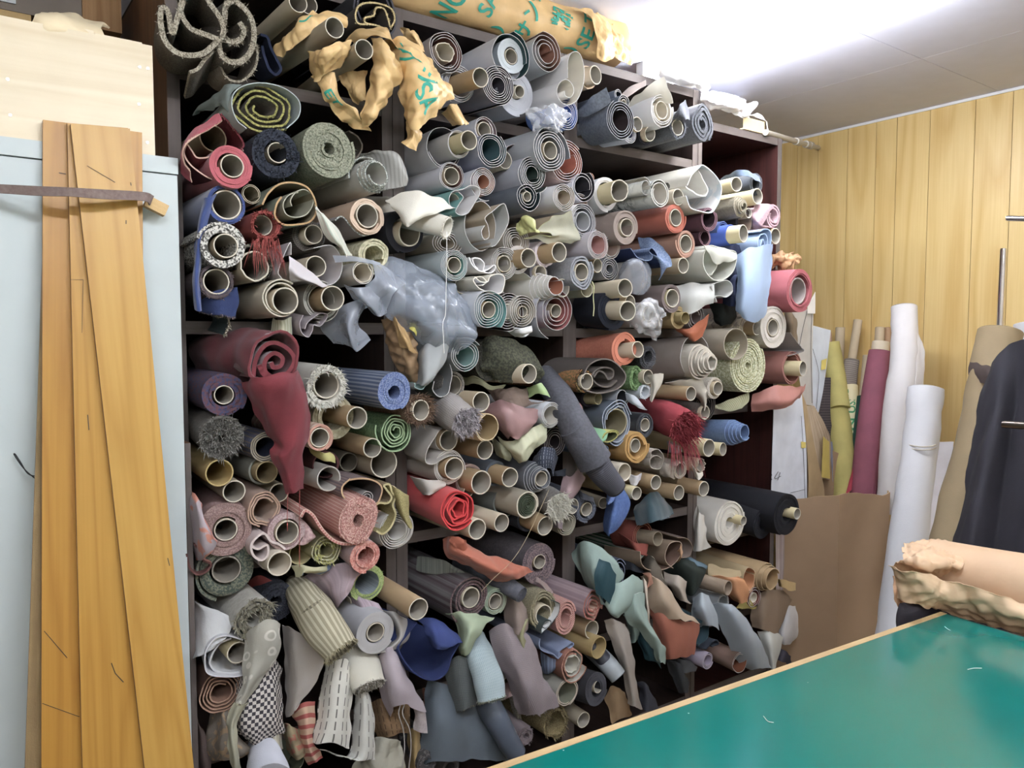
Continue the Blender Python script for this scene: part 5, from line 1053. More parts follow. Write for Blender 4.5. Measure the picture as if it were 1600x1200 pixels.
V(793, 487, 27, 'dark chocolate roll behind the bright teal roll', vy('#3a2a2c'), vy('#4a3836'), t=.16, turns=4, rin=13, core=12, cm=CARDG)
V(817, 487, 23, 'cream vinyl roll in loose layers beside the chocolate roll', vy('#cdc6b8'), vy('#b5aa98'), t=.17, turns=4, rin=10, core=9, cm=CARDG)
S([[(796, 506, .13), (812, 512, .17), (830, 508, .17)], [(798, 520, .13), (814, 520, .17), (832, 518, .17)], [(804, 526, .12), (818, 524, .16), (828, 520, .16)]], 'crumpled white sheet under the cream layered roll', mat('#dcdcdc', 'vinyl'), name='vinyl_sheet', cat='vinyl', wr=.008, crease=.5)
V(869, 486, 32, 'lilac grey roll with dull red layers peeling open', vy('#b5b6c2'), vy('#a05a58'), t=.17, turns=3.2, rin=13, core=10.5, flare=.28, ea=-110, d=1, cm=CARDG)
T(879, 450, 14.5, 'brown tube right of the white cone roll', t=.17, cm=CARDB)
R(845, 426, 17, 'small dark grey roll on a pale tube above the white cone roll', vy('#6b666c'), t=.14, core=11.5, p=.012, turns=2.4, cm=CARDL)
felt = mat('#92949a', 'heather', '#7d7f86', rough=1)
R(909, 425, 27, 'soft grey felt roll, wrinkled, on a pale core', felt, t=.2, core=13.5, turns=2.6, nz=.10, th=.005, cm=CARDL, sq=(.9, 1.05), wob=.004)
T(917, 452, 12.5, 'pale greenish tube below the grey felt roll', t=.15, cm=mat('#b3ab8c', 'card'))
cord('yarn', 'pale yellow yarn hanging below the grey felt roll', [(925, 440, .21), (928, 448, .215), (927, 465, .21), (928, 480, .21), (927, 494, .21)], .0016, mat('#c9c88a', 'plain'), cat='yarn')
T(934, 415, 11, 'tan tube above the cream tubes of the third bay', t=.16, cm=CARDB)
V(952, 420, 17, 'grey roll in widely spaced layers', MG, vy('#6f7276'), t=.14, turns=4, rin=5)
R(994, 432, 25, 'roll in cloudy plastic film with a brown fibre core', mat('#9c968f', 'plain'), t=.16, core=12, turns=4, cm=mat('#8f6d4e', 'card'), torn=.012, edge=mat('#a58a6c', 'speckle', '#8a6e52'))
S([[(968, 420, .12), (980, 406, .17), (1000, 402, .17), (1016, 416, .15)], [(966, 440, .14), (984, 416, .2), (1004, 416, .2), (1018, 438, .17)], [(978, 462, .12), (990, 460, .16), (1004, 462, .16), (1010, 458, .15)]], 'cloudy plastic film over the brown cored roll', plastic, wr=.006, th=.0007, name='plastic_film', cat='plastic film', crease=.5)
T(977, 450, 14.5, 'cream tube, left of the three in a cluster', t=.22, cm=CARDL)
R(981, 486, 32, 'dark navy cloth roll on a cream tube, largest of the tube cluster', mat('#232734', 'plain'), t=.15, core=15.5, p=.08, turns=3, cm=CARDL)
T(985, 472, 11, 'cream tube half hidden behind the tube cluster', t=.18, cm=CARD)
R(1013, 491, 20, 'roll in crinkled clear plastic with a yellow core', mat('#b9b4b2', 'plain'), t=.17, core=11, turns=3, cm=CARDY)
S([[(990, 486, .15), (1004, 470, .19), (1024, 470, .2), (1040, 488, .18)], [(994, 496, .18), (1004, 478, .215), (1026, 480, .215), (1038, 500, .2)], [(984, 510, .14), (1006, 508, .2), (1024, 514, .2), (1034, 518, .18)], [(1000, 520, .12), (1016, 524, .16), (1020, 530, .16), (1024, 532, .15)]], 'crinkled clear plastic film round the yellow cored roll', clear, wr=.012, ws=30, crease=.7, th=.0007, name='plastic_film', cat='plastic film')
R(1049, 466, 22, 'dark taupe leatherette roll on a tan tube', mat('#6d5f5c', 'plain', rough=.7), t=.17, core=14.5, turns=2, cm=CARDY, coff=(3, 0))
blf = mat('#6b7c98', 'speckle', '#55678a', sc=1.5)
S([[(998, 372, .1), (1016, 372, .15), (1036, 384, .18)], [(1003, 392, .12), (1022, 396, .17), (1050, 412, .2)], [(1008, 408, .12), (1026, 402, .19), (1040, 420, .2)], [(1020, 412, .11), (1030, 414, .16), (1030, 438, .19)]], 'navy and grey blue felt sheet with a pointed corner', blf, inner=mat('#1d2c55', 'plain'), edge=blf, name='felt_sheet', cat='fabric', wr=.003, th=.002)
Fo([(985, 388), (996, 402), (1006, 407), (1016, 406), (1019, 398), (1014, 392), (1018, 388), (1026, 396), (1030, 410), (1046, 416)], 'dark blue felt edge rippling below the grey blue corner', mat('#1d2c55', 'plain'), inner=blf, t=.185, th=.002, L=.3, cat='fabric', name='felt_sheet')
lea = mat('#a87c66', 'leather', rough=.6)
R(1072, 381, 21, 'tan brown leather roll on a pale tube', lea, t=.18, core=14, turns=2.6, cm=CARDG, flare=.15, ea=170)
R(1055, 341, 23, 'rust orange cloth roll on a pale tube', mat('#a84f33', 'plain', sheen=.2), t=.18, core=13.5, turns=3.4, cm=CARDL, coff=(2, 1))
V(1108, 342, 17, 'plum cloth roll with a dark hollow', mat('#53323c', 'plain'), pl('#38242c'), t=.19, turns=2.4, rin=12, th=.003, name='fabric_roll', cat='fabric roll', edge=mat('#7a5560', 'plain'))
V(1101, 371, 13, 'smaller plum roll below the first plum roll', mat('#4a2d36', 'plain'), pl('#38242c'), t=.16, turns=2, rin=8, th=.003, name='fabric_roll', cat='fabric roll', edge=mat('#7a5560', 'plain'))
flo = mat('#e2e0dd', 'print', '#b5c5cf', sc=1.6, rough=.7); 
Fo([(1074, 290), (1080, 274), (1092, 262), (1099, 258), (1112, 268), (1122, 282), (1128, 296), (1122, 318), (1112, 332), (1094, 330), (1078, 324), (1072, 306)], 'large white cloth roll printed with pale flowers, pointed at the top', mat('#e6e4e2', 'print', '#ccd6da', sc=2), inner=mat('#dcd6c4', 'plain'), t=.2, th=.003, L=.55, n=90, edge=flo)
Fo([(1074, 282), (1072, 292), (1080, 298), (1090, 304), (1102, 306), (1106, 296), (1098, 278), (1092, 266)], 'white cloth layers folded inside the flower printed roll', mat('#e4e0d6', 'plain'), t=.18, th=.004, L=.4, cat='fabric', name='cloth')
toi = mat('#c9cbc4', 'toile', '#4b5450', sc=1.3, rough=.8)
V(1031, 303, 19, 'white roll printed with a grey landscape pattern', toi, pl('#c4bcae'), t=.2, turns=2, rin=13, th=.002, name='fabric_roll', cat='fabric roll', flare=.05, ea=150, edge=mat('#d9d6cc', 'plain'))
V(1009, 293, 10, 'small open curl of the grey landscape print', toi, pl('#b8b0a2'), t=.19, turns=1.3, rin=8, sq=(1, 1.1), name='fabric_roll', cat='fabric roll', flare=.3, ea=100)
T(1060, 308, 13, 'pale tube right of the landscape print roll', t=.18, cm=CARDL)
T(1043, 291, 6, 'tiny dark tube mouth above the pale tube', t=.19, cm=mat('#6f6a62', 'card'), L=.2)
T(1096, 316, 9, 'tan tube deep inside the flower printed roll', t=.1, cm=CARD)

# right unit, upper bay
T(1151, 288, 11.5, 'cream tube at the top of the right end pile', t=.15, cm=CARDY)
R(1182, 287, 17, 'black velvet roll with a blue sheen at the top of the right end pile', mat('#1e2733', 'plain', sheen=.5), t=.12, rin=8, turns=2, nz=.08, th=.006)
S([[(1120, 284, .0), (1145, 270, .1), (1165, 266, .13), (1186, 276, .12)], [(1122, 292, .0), (1148, 280, .1), (1168, 276, .14), (1190, 288, .13)]], 'slate blue cloth lying over the black velvet roll', mat('#47586f', 'plain', sheen=.3), name='cloth', wr=.003)
T(1184, 307, 12.5, 'tan tube below the black velvet roll', t=.14, cm=CARDY)
R(1154, 324, 17, 'khaki cloth roll with crumpled middle layers', mat('#8f8670', 'heather', '#7b725d'), t=.15, rin=4, turns=3.4, nz=.1, tele=.03)
pk = mat('#cfa9b2', 'speckle', '#bd96a1', rough=1, sc=2)
R(1209, 338, 20, 'soft pink cloth roll against the right end panel', pk, t=.12, core=None, rin=7, turns=2.4, nz=.06, th=.006)
S([[(1178, 322, .1), (1196, 320, .13), (1210, 322, .13)], [(1176, 340, .12), (1184, 346, .15), (1190, 352, .14)], [(1178, 358, .1), (1194, 356, .13), (1208, 354, .12)]], 'soft pink cloth folded left of the pink roll', pk, name='cloth', wr=.003, th=.004)
T(1170, 333, 8, 'small brown tube mouth beside the khaki roll', t=.13, cm=CARDB)
V(1163, 347, 19, 'black ring of thick cloth around a brown hollow', mat('#332e33', 'plain'), pl('#7a6450'), t=.12, turns=1.6, rin=14, th=.004, name='fabric_roll', cat='fabric roll', edge=mat('#332e33', 'plain'))
R(1162, 365, 16, 'royal blue cloth roll on a pale yellow tube', mat('#2b4a9a', 'plain'), t=.17, core=14, p=.045, turns=2, cm=CARDY)
T(1212, 369, 12.5, 'tan tube behind the light blue cloth', t=.13, cm=CARDB)
V(1130, 360, 14, 'dark blue cloth curl left of the yellow tube', mat('#2d3f68', 'plain'), pl('#26325a'), t=.14, turns=2, rin=9, name='fabric_roll', cat='fabric roll', th=.003, edge=mat('#3d5288', 'plain'))
lb = mat('#9fb9de', 'plain', var=.05)
Fo([(1186, 362), (1196, 358), (1204, 362), (1206, 378), (1202, 398), (1194, 404), (1186, 398), (1184, 380), (1188, 368), (1196, 366), (1200, 376), (1198, 392), (1192, 396), (1188, 386), (1192, 374), (1195, 384)], 'light blue cloth roll squeezed flat at the right end', lb, t=.2, th=.003, L=.42, n=110)
S([[(1150, 398, .18), (1170, 388, .21), (1192, 384, .215), (1207, 380, .19)], [(1152, 420, .18), (1168, 418, .22), (1188, 418, .225), (1206, 420, .19)], [(1154, 450, .18), (1164, 452, .225), (1186, 452, .23), (1204, 450, .2)], [(1150, 482, .18), (1162, 482, .22), (1182, 484, .225), (1200, 482, .2)], [(1154, 490, .18), (1166, 500, .21), (1178, 502, .21), (1194, 498, .2)]], 'light blue cloth hanging down in a broad tongue at the right end', lb, name='cloth', wr=.005, ws=12, th=.002)
S([[(1120, 380, .06), (1140, 376, .12), (1160, 384, .13)], [(1124, 420, .08), (1142, 420, .14), (1158, 424, .15)], [(1128, 450, .1), (1146, 452, .16), (1158, 456, .16)], [(1130, 474, .1), (1144, 480, .15), (1156, 482, .15)]], 'dark navy cloth hanging behind the light blue tongue', mat('#1e2540', 'plain'), name='cloth', wr=.006)
V(1155, 446, 14, 'slate blue curl with a black inside left of the light blue tongue', mat('#4b567a', 'plain'), pl('#1d1f2c'), t=.175, turns=1.3, rin=12, sq=(.7, 1.2), name='fabric_roll', cat='fabric roll', edge=mat('#5d6a92', 'plain'), flare=.2, ea=160)
wf = mat('#cdcdbf', 'plain', rough=1, var=.04)
Fo([(1108, 388), (1100, 394), (1099, 412), (1106, 428), (1118, 438), (1132, 436), (1146, 424), (1151, 408), (1150, 394), (1138, 390), (1122, 386), (1110, 384), (1104, 390), (1112, 402), (1120, 414), (1112, 430)], 'white felt sheet rolled in a wide cone', wf, t=.2, th=.0028, L=.42, n=110, name='felt_roll', cat='felt roll')
S([[(1098, 384, .205), (1124, 386, .21), (1150, 396, .205)], [(1106, 394, .205), (1124, 398, .215), (1148, 404, .21)], [(1116, 410, .205), (1122, 413, .21), (1130, 410, .205)]], 'white felt corner folded over the cone mouth', wf, name='felt_sheet', cat='felt', th=.0028, wr=.001)
T(1068, 415, 12.5, 'tan tube in front of the white felt cone', t=.19, cm=CARD)
wl = mat('#bfbfba', 'plain', rough=.9, var=.03)
Fo([(1120, 472), (1116, 460), (1112, 448), (1120, 442), (1136, 438), (1144, 446), (1144, 456), (1136, 464), (1126, 462), (1117, 464), (1114, 474)], 'white grey leatherette sheet curled in two small loops', wl, t=.2, th=.0018, L=.42, n=90, name='vinyl_roll', cat='vinyl roll')
S([[(1052, 446, .1), (1086, 442, .16), (1116, 446, .2)], [(1054, 468, .12), (1086, 464, .18), (1116, 464, .205)], [(1060, 482, .12), (1080, 490, .17), (1114, 474, .2)]], 'white grey leatherette sheet bulging left of its small loops', wl, name='vinyl_sheet', cat='vinyl', wr=.003)
R(1071, 497, 18, 'rusty tan roll on a dark olive tube end', mat('#9a8250', 'plain'), t=.14, core=9.5, p=.03, turns=2, cm=mat('#8f7c48', 'card'))
V(1087, 494, 20, 'mauve layered curl beside the rusty tan roll', mat('#9d8a86', 'plain'), mat('#8f7d7a', 'plain'), t=.12, turns=3, rin=8, name='fabric_roll', cat='fabric roll', th=.002)
S([[(1052, 508, .1), (1078, 512, .15), (1108, 490, .14)], [(1060, 518, .11), (1080, 522, .16), (1104, 508, .15)], [(1076, 530, .11), (1084, 533, .15), (1096, 526, .15)]], 'rust orange leather corner under the mauve curl', mat('#a4532b', 'leather', rough=.6), name='leather_sheet', cat='leather', wr=.002)
S([[(1108, 474, .05), (1130, 474, .09), (1152, 478, .08)], [(1112, 490, .06), (1132, 494, .1), (1152, 494, .09)], [(1122, 508, .05), (1134, 508, .09), (1150, 500, .08)]], 'dark green black cloth in the gap below the white grey loops', mat('#1c211f', 'plain'), name='cloth', wr=.006)
coral = mat('#a9525a', 'plain', rough=.8)
R(1250, 454, 33, 'big coral pink roll on a grey tube, farthest right of the pile', coral, t=.2, core=21, turns=4, cm=mat('#a39590', 'card'), coff=(-5, -1), fringe=(.003, coral), fn=80, L=.6, rin=22)
S([[(1204, 400, .05), (1220, 394, .08), (1246, 398, .08)], [(1206, 406, .07), (1226, 404, .1), (1250, 408, .08)], [(1208, 414, .05), (1226, 416, .09), (1242, 414, .08)], [(1212, 418, .04), (1228, 422, .07), (1236, 424, .06)]], 'crumpled brown paper sticking out above the coral roll', mat('#bf8f5c', 'paper', rough=.5), wr=.014, ws=36, crease=.8, name='paper_scrap', cat='paper', nu=30, nv=30)
lin = mat('#c4bcb0', 'speckle', '#aea595', rough=1, sc=1.2)
R(1208, 512, 33, 'white linen roll on a tan tube below the coral roll', lin, t=.15, core=13.5, turns=5, cm=CARD, sq=(1, 1), fringe=(.004, lin), fn=160, edge=mat('#cbc3b8', 'plain'))
T(1183, 513, 11, 'brown tube left of the white linen roll', t=.14, cm=CARDB, fb=(22, mat('#b3a58c', 'print', '#8f8478', sc=.5), .04))
T(1150, 538, 25, 'widest beige cardboard tube in the right end pile', t=.18, cm=mat('#a89b86', 'card'), wall=.003)
yg = mat('#a9a874', 'speckle', '#d8d8b8', rough=1, sc=2.2)
R(1168, 570, 43, 'yellow green bouclé roll below the wide beige tube', yg, t=.15, rin=4, turns=7, dens=1, fringe=(.007, yg), fn=480, part='fabric', edge=yg)
S([[(1108, 640, .02), (1130, 628, .08), (1170, 612, .13)], [(1110, 636, .05), (1140, 640, .1), (1172, 626, .14)], [(1112, 630, .05), (1140, 644, .1), (1160, 638, .13)]], 'striped pale green cloth edge below the bouclé roll', mat('#9c9a72', 'stripe', '#b5b28c', sc=.5), name='cloth')
bln = mat('#b5ad9e', 'stripev', '#a69e8e', sc=.5, rough=1)
R(1092, 566, 29, 'beige linen roll with stepped layers and a star shaped middle', bln, t=.16, rin=8, turns=4.5, tele=.06, nz=.03, dent=.25, edge=mat('#bfb6a6', 'plain'))
V(1086, 556, 31, 'mauve backing sheet round the beige linen roll', mat('#8f8178', 'plain'), pl('#94867c'), t=.14, turns=1, rin=30, name='fabric_roll', cat='fabric roll', th=.002)
plk = mat('#a56a5f', 'leather', rough=.6, var=.08)
R(1255, 576, 27, 'dusty pink leather roll on a cream tube at the right edge of the shelves', plk, t=.12, core=12, p=.045, turns=2.2, cm=CARDY, rin=20, nz=.05, th=.004)
S([[(1176, 618, .05), (1206, 604, .12), (1246, 604, .14), (1258, 600, .13)], [(1174, 630, .06), (1206, 628, .13), (1236, 626, .15), (1254, 612, .14)], [(1174, 641, .05), (1204, 641, .1), (1228, 636, .13), (1250, 622, .13)]], 'salmon leather hide hanging below the dusty pink roll', mat('#b8766a', 'leather', rough=.55), inner=mat('#a84f40', 'leather'), name='leather_sheet', cat='leather', wr=.004)
Fo([(1236, 520), (1250, 540), (1256, 548), (1248, 552), (1232, 556)], 'grey striped cloth corner between the linen roll and the pink leather', mat('#8b8582', 'stripe', '#a19b98', sc=.5), t=.13, th=.002, L=.35, cat='fabric')
S([[(1224, 482, .03), (1236, 488, .06), (1244, 500, .05)], [(1226, 510, .04), (1238, 516, .07), (1246, 530, .05)], [(1228, 530, .04), (1240, 545, .07), (1250, 550, .05)]], 'brown cloth fold behind the white linen roll', mat('#7d6b52', 'plain'), name='cloth', wr=.004)
# ------------------------------------------------------------------ left bay, third compartment
vel = mat('#651a23', 'plain', sheen=.12, var=.22, rough=.85)
vr_ = Lm([(432, 562, .2, 44), (405, 556, .12, 42), (370, 555, .02, 38), (330, 555, -.15, 34)], 'dark red velvet roll with a crumpled end, its cloth hanging below', vel, nz=.14, wr=.012, ws=16, end='open', endm=mat('#6a1f27', 'plain', sheen=.3))[0]
Fo([(398, 590), (402, 560), (414, 540), (432, 536), (450, 548), (458, 566), (448, 584), (430, 590), (416, 580), (416, 562), (428, 552), (440, 560), (438, 572), (428, 574), (424, 566)], '', vel, inner=mat('#6a1f27', 'plain', sheen=.3), t=.19, th=.009, L=.2, root=vr_, part='crumpled_layers', n=120, wob=.006)
Fo([(404, 572), (410, 584), (424, 594), (440, 594), (454, 586)], '', vel, t=.195, th=.01, L=.2, root=vr_, part='crumpled_layers', n=50, wob=.006)
S([[(376, 598, .15), (410, 590, .22), (450, 584, .23), (466, 580, .18)], [(382, 612, .16), (416, 606, .24), (450, 600, .245), (472, 608, .19)], [(398, 640, .17), (424, 640, .22), (456, 634, .23), (482, 642, .19)], [(412, 676, .17), (434, 676, .21), (460, 668, .225), (484, 662, .19)], [(428, 694, .18), (446, 700, .22), (462, 694, .225), (480, 690, .19)], [(421, 708, .18), (438, 716, .22), (454, 714, .225), (472, 712, .19)], [(436, 742, .18), (446, 742, .21), (456, 740, .21), (472, 735, .18)], [(452, 771, .18), (456, 772, .195), (460, 772, .195), (470, 764, .17)]],
  'dark red velvet tail twisting down from the velvet roll to a point', mat('#6e1c26', 'plain', sheen=.1, var=.25), wr=.007, ws=14, th=.003, name='velvet_tail', nu=60, nv=30)
tw = mat('#5c3a42', 'speckle', '#3b3f5e', rough=1, sc=2)
R(350, 617, 35, 'plum and blue tweed roll at the left of the third row', tw, t=.15, core=15, turns=4.5, fringe=(.005, tw), fn=240, sq=(1, .95))
shg = mat('#8d8a82', 'speckle', '#5d5a54', rough=1, sc=1.5)
R(346, 684, 34, 'shaggy grey roll with long fibres below the tweed roll', mat('#857f76', 'heather', '#6d675f'), t=.15, rin=5, turns=4, fringe=(.018, shg), fn=900, edge=pl('#55524c'), fspread=.7)
T(343, 739, 21.5, 'widest yellow brown tube at the left edge', t=.15, cm=mat('#b59a55', 'card'))
V(414, 699, 22, 'slate blue plaid roll with a dark hollow half behind the velvet tail', mat('#44506f', 'grid', '#7a6a58', sc=1.2), pl('#2a3148'), t=.13, turns=3, rin=13, th=.003, name='fabric_roll', cat='fabric roll', edge=mat('#9a8f7c', 'plain'))
wft = mat('#c9c5b8', 'plain', rough=1); 
R(510, 602, 33, 'cream roll with a thick tufted edge round a wide pale tube', wft, t=.18, core=21, p=-.01, turns=2, fringe=(.014, mat('#cdcabf', 'plain', rough=1)), fn=560, fspread=.6, cm=CARDG, coff=(2, 0), ea=200, flare=.12)
crf = mat('#b5ac8c', 'speckle', '#99906f', rough=1, sc=3)
R(558, 653, 35, 'cream patterned roll on a tan tube right of the tufted roll', crf, t=.12, core=17.5, p=.06, turns=4, coff=(22, 0), cm=CARDB, th=.006)
blr = mat('#485878', 'stripe', '#848b9a', sc=.8)
R(616, 612, 31, 'ribbed blue roll with pale stripes pointing right', blr, t=.21, rin=9, turns=4, inner=mat('#465a8c', 'speckle', '#66769c'), edge=mat('#465a8c', 'speckle', '#7684a8'), fringe=(.003, mat('#5c70a6', 'plain')), fn=160, L=.6, sq=(.95, 1))
bfr = mat('#7b5f48', 'speckle', '#5d4433', rough=1)
R(658, 641, 24, 'brown tufted roll on a pale tube', bfr, t=.19, core=16.5, p=.004, turns=1.6, fringe=(.016, bfr), fn=420, fspread=.7, cm=CARDL)
grn = mat('#5f7d50', 'speckle', '#4a6640', sc=2)
R(619, 674, 29, 'green cloth roll with wrinkled spiral layers', grn, t=.16, rin=5, turns=5, nz=.07, edge=mat('#8aa576', 'plain'), flare=.25, ea=160, th=.0035, dent=.15)
R(500, 684, 21, 'pink and cream printed roll on a pale tube', mat('#c99f88', 'print', '#dcc7ae', sc=.5), t=.18, core=15.5, turns=2.4, cm=CARDL, edge=mat('#b5806c', 'plain'))
S([[(482, 700, .1), (500, 704, .16), (516, 706, .17)], [(484, 708, .1), (504, 716, .16), (522, 716, .175)], [(490, 712, .1), (508, 722, .16), (524, 724, .175)]], 'lemon yellow leather tip below the pink printed roll', mat('#b9b162', 'leather'), name='leather_sheet', cat='leather', wr=.002)
T(582, 700, 15.5, 'brown tube, upper one under the green roll', t=.16, cm=CARDB)
T(600, 724, 23, 'wide grey brown tube under the green roll', t=.13, cm=CARDG, wall=.003)
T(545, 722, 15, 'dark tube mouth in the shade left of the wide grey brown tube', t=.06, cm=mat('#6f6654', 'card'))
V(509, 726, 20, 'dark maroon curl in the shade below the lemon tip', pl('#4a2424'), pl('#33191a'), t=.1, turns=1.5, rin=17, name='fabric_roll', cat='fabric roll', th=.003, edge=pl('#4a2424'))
T(514, 748, 20, 'pale printed card tube leaning under the maroon curl', t=.14, cm=mat('#b4aea4', 'card', var=.1))
T(417, 738, 17.5, 'olive brown tube left of the velvet tail point', t=.14, cm=mat('#9a855a', 'card'), fb=(22, mat('#7a7a70', 'plain'), .03))
T(366, 768, 17.5, 'brown tube below the widest yellow brown tube', t=.14, cm=CARDG)
T(436, 770, 15, 'dull brown tube just behind the velvet tail point', t=.12, cm=CARDG)
bgf = mat('#a98c7c', 'plain')
V(414, 796, 25, 'mauve beige folded roll of thick layers, squared off', bgf, mat('#b59c8a', 'plain'), t=.15, turns=2.6, rin=15, th=.0035, nz=.12, sq=(.95, 1.05), name='fabric_roll', cat='fabric roll', edge=mat('#a9866e', 'plain'))
pkr = mat('#94706a', 'heather', '#a58682')
R(353, 828, 42, 'large dusty pink roll on a pale tube with blue tape inside', pkr, t=.14, core=17.5, turns=6, fringe=(.003, pkr), fn=160, coff=(0, 0), cm=CARDL, edge=mat('#7d5f58', 'speckle', '#9c7f78'))
orf = mat('#a89aa0', 'print', '#c07a62', sc=1.6)
S([[(294, 760, .06), (304, 770, .14), (318, 784, .17)], [(292, 790, .08), (304, 790, .17), (320, 806, .19)], [(296, 820, .09), (310, 824, .18), (334, 838, .2)], [(302, 850, .1), (314, 856, .18), (342, 850, .2)], [(308, 872, .1), (316, 874, .17), (334, 860, .19)]], 'lilac cloth with orange flowers draped down the left edge', orf, name='cloth', wr=.004, edge=mat('#b5695a', 'plain'), th=.003)
Fo([(288, 838), (292, 868), (298, 890), (310, 898), (324, 892), (330, 882), (318, 876), (312, 860), (304, 850)], 'orange pink cloth edge curling up at the bottom of the flowered drape', mat('#a56a5c', 'plain'), inner=pl('#5c3630'), t=.15, th=.004, L=.4, cat='fabric', name='cloth')
R(449, 832, 30, 'rose roll on a pale tube below the squared beige roll', mat('#a98a8a', 'heather', '#94767a'), t=.16, core=18.5, p=.008, turns=3, cm=CARDL, edge=mat('#a08182', 'speckle', '#b8a09c'))
S([[(470, 812, .15), (484, 824, .165), (492, 836, .16)], [(474, 834, .155), (484, 840, .17), (494, 840, .165)], [(466, 850, .15), (476, 848, .16), (486, 844, .16)]], 'pink speckled cloth corner beside the rose roll', mat('#c9a6a4', 'speckle', '#b58f90', sc=2), name='cloth', wr=.001)
pwh = mat('#c4b2ae', 'plain')
Fo([(412, 832), (400, 840), (392, 852), (396, 868), (408, 876), (418, 868), (418, 852), (404, 858), (394, 852), (402, 838), (414, 834), (424, 846), (436, 850), (446, 858)], 'pinkish white cloth folded in a zigzag beside the rose roll', pwh, t=.17, th=.005, L=.4, cat='fabric', edge=mat('#c9b8b2', 'plain'), n=100)
T(437, 881, 19.5, 'cream tube pointing out below the zigzag pink cloth', t=.18, cm=CARDW, fb=(21, pwh, .06))
T(470, 864, 19, 'yellowish tube right of the cream tube', t=.12, cm=mat('#b3a66e', 'card'))
ylf = mat('#a9a56a', 'plain')
R(509, 858, 24, 'olive yellow roll with loose green threads', mat('#a09a6c', 'plain'), t=.15, rin=9, turns=3, fringe=(.014, mat('#b5b35c', 'plain')), fn=160, nz=.1, th=.003, edge=mat('#b3b08a', 'plain'))
S([[(455, 884, .12), (476, 882, .15), (500, 884, .15), (520, 884, .12)], [(462, 892, .12), (476, 890, .155), (500, 892, .155), (518, 890, .12)], [(463, 902, .12), (470, 898, .15), (480, 894, .15), (500, 896, .12)]], 'pale yellow and blue printed cloth scrap under the olive yellow roll', mat('#b9b58a', 'print', '#6f86a8', sc=2), name='cloth', wr=.004)
rwt = mat('#b06a60', 'grid', '#cfae9c', sc=.75, rough=1)
R(560, 812, 37, 'red and white tweed roll with a frayed crumpled end', rwt, t=.2, rin=8, turns=4, nz=.1, fringe=(.008, mat('#b57a6c', 'plain')), fn=420, sq=(.85, 1), edge=mat('#a0605a', 'speckle', '#c9a090'), inner=mat('#a0605a', 'speckle', '#c9a090'), pt=2)
Fo([(470, 808), (478, 798), (490, 806), (504, 828), (524, 846), (548, 850), (570, 844)], 'red and white tweed band wound round under the frayed roll', rwt, t=.19, th=.007, L=.42, cat='fabric', name='cloth', edge=rwt)
Fo([(548, 748), (536, 760), (536, 774), (548, 784), (562, 786), (578, 790), (590, 784), (596, 770), (594, 758), (580, 750), (562, 748), (546, 750)], 'brown and lilac striped roll with a tan edge, open like a hood', mat('#8a7570', 'stripe', '#6a5c62', sc=.6), inner=pl('#5a5150'), edge=mat('#b18d62', 'plain'), t=.17, th=.004, L=.42, n=90)
V(574, 778, 11, 'small grey curl inside the striped hood roll', pl('#8b8684'), pl('#7b7674'), t=.15, turns=2.5, rin=2, th=.002, name='fabric_roll', cat='fabric roll', edge=pl('#a39e98'))
olv = mat('#a4985a', 'speckle', '#8a7f48', rough=1)
Fo([(582, 794), (592, 786), (606, 786), (612, 776), (604, 764), (600, 758), (608, 756), (612, 768), (618, 776), (614, 790), (618, 804), (612, 822), (598, 834), (588, 830)], 'olive yellow cloth rippling in deep folds beside the tweed roll', olv, inner=mat('#7d6a4a', 'plain'), t=.17, th=.005, L=.42, edge=mat('#b8ab72', 'plain'), n=100, fringe=(.004, mat('#b8ab72', 'plain')), fn=120)
S([[(606, 758, .15), (622, 764, .18), (640, 772, .17)], [(614, 776, .15), (626, 780, .19), (640, 780, .17)], [(622, 800, .15), (630, 802, .19), (638, 800, .17)], [(634, 820, .16), (639, 824, .185), (642, 826, .17)]], 'pointed olive flap with a red lining hanging beside the red roll', olv, inner=mat('#a0605a', 'plain'), edge=mat('#c2b184', 'plain'), name='cloth_flap', wr=.003, th=.003)
R(619, 828, 30, 'white paper like roll with a dark open middle under the olive folds', mat('#cfcbc4', 'plain'), t=.14, rin=13, turns=5, th=.002, edge=mat('#b5b0a6', 'plain'))
cor = mat('#b4675a', 'speckle', '#c98f80', rough=1, sc=2)
R(571, 869, 26, 'salmon roll with a thick speckled rim below the tweed roll', mat('#a58a8e', 'heather', '#b3989a'), t=.19, rin=12.5, turns=3, edge=cor, inner=cor, fringe=(.004, cor), fn=300, yw=2)
dgr = mat('#3f4a42', 'speckle', '#6a6c58', rough=1, sc=1.6)
R(354, 890, 43, 'dark green roll with tan flecked edges round a wide tube', dgr, t=.13, core=22, turns=4, cm=mat('#8a8274', 'card'), fringe=(.003, mat('#8a8468', 'plain')), fn=200, ea=250, flare=.12)

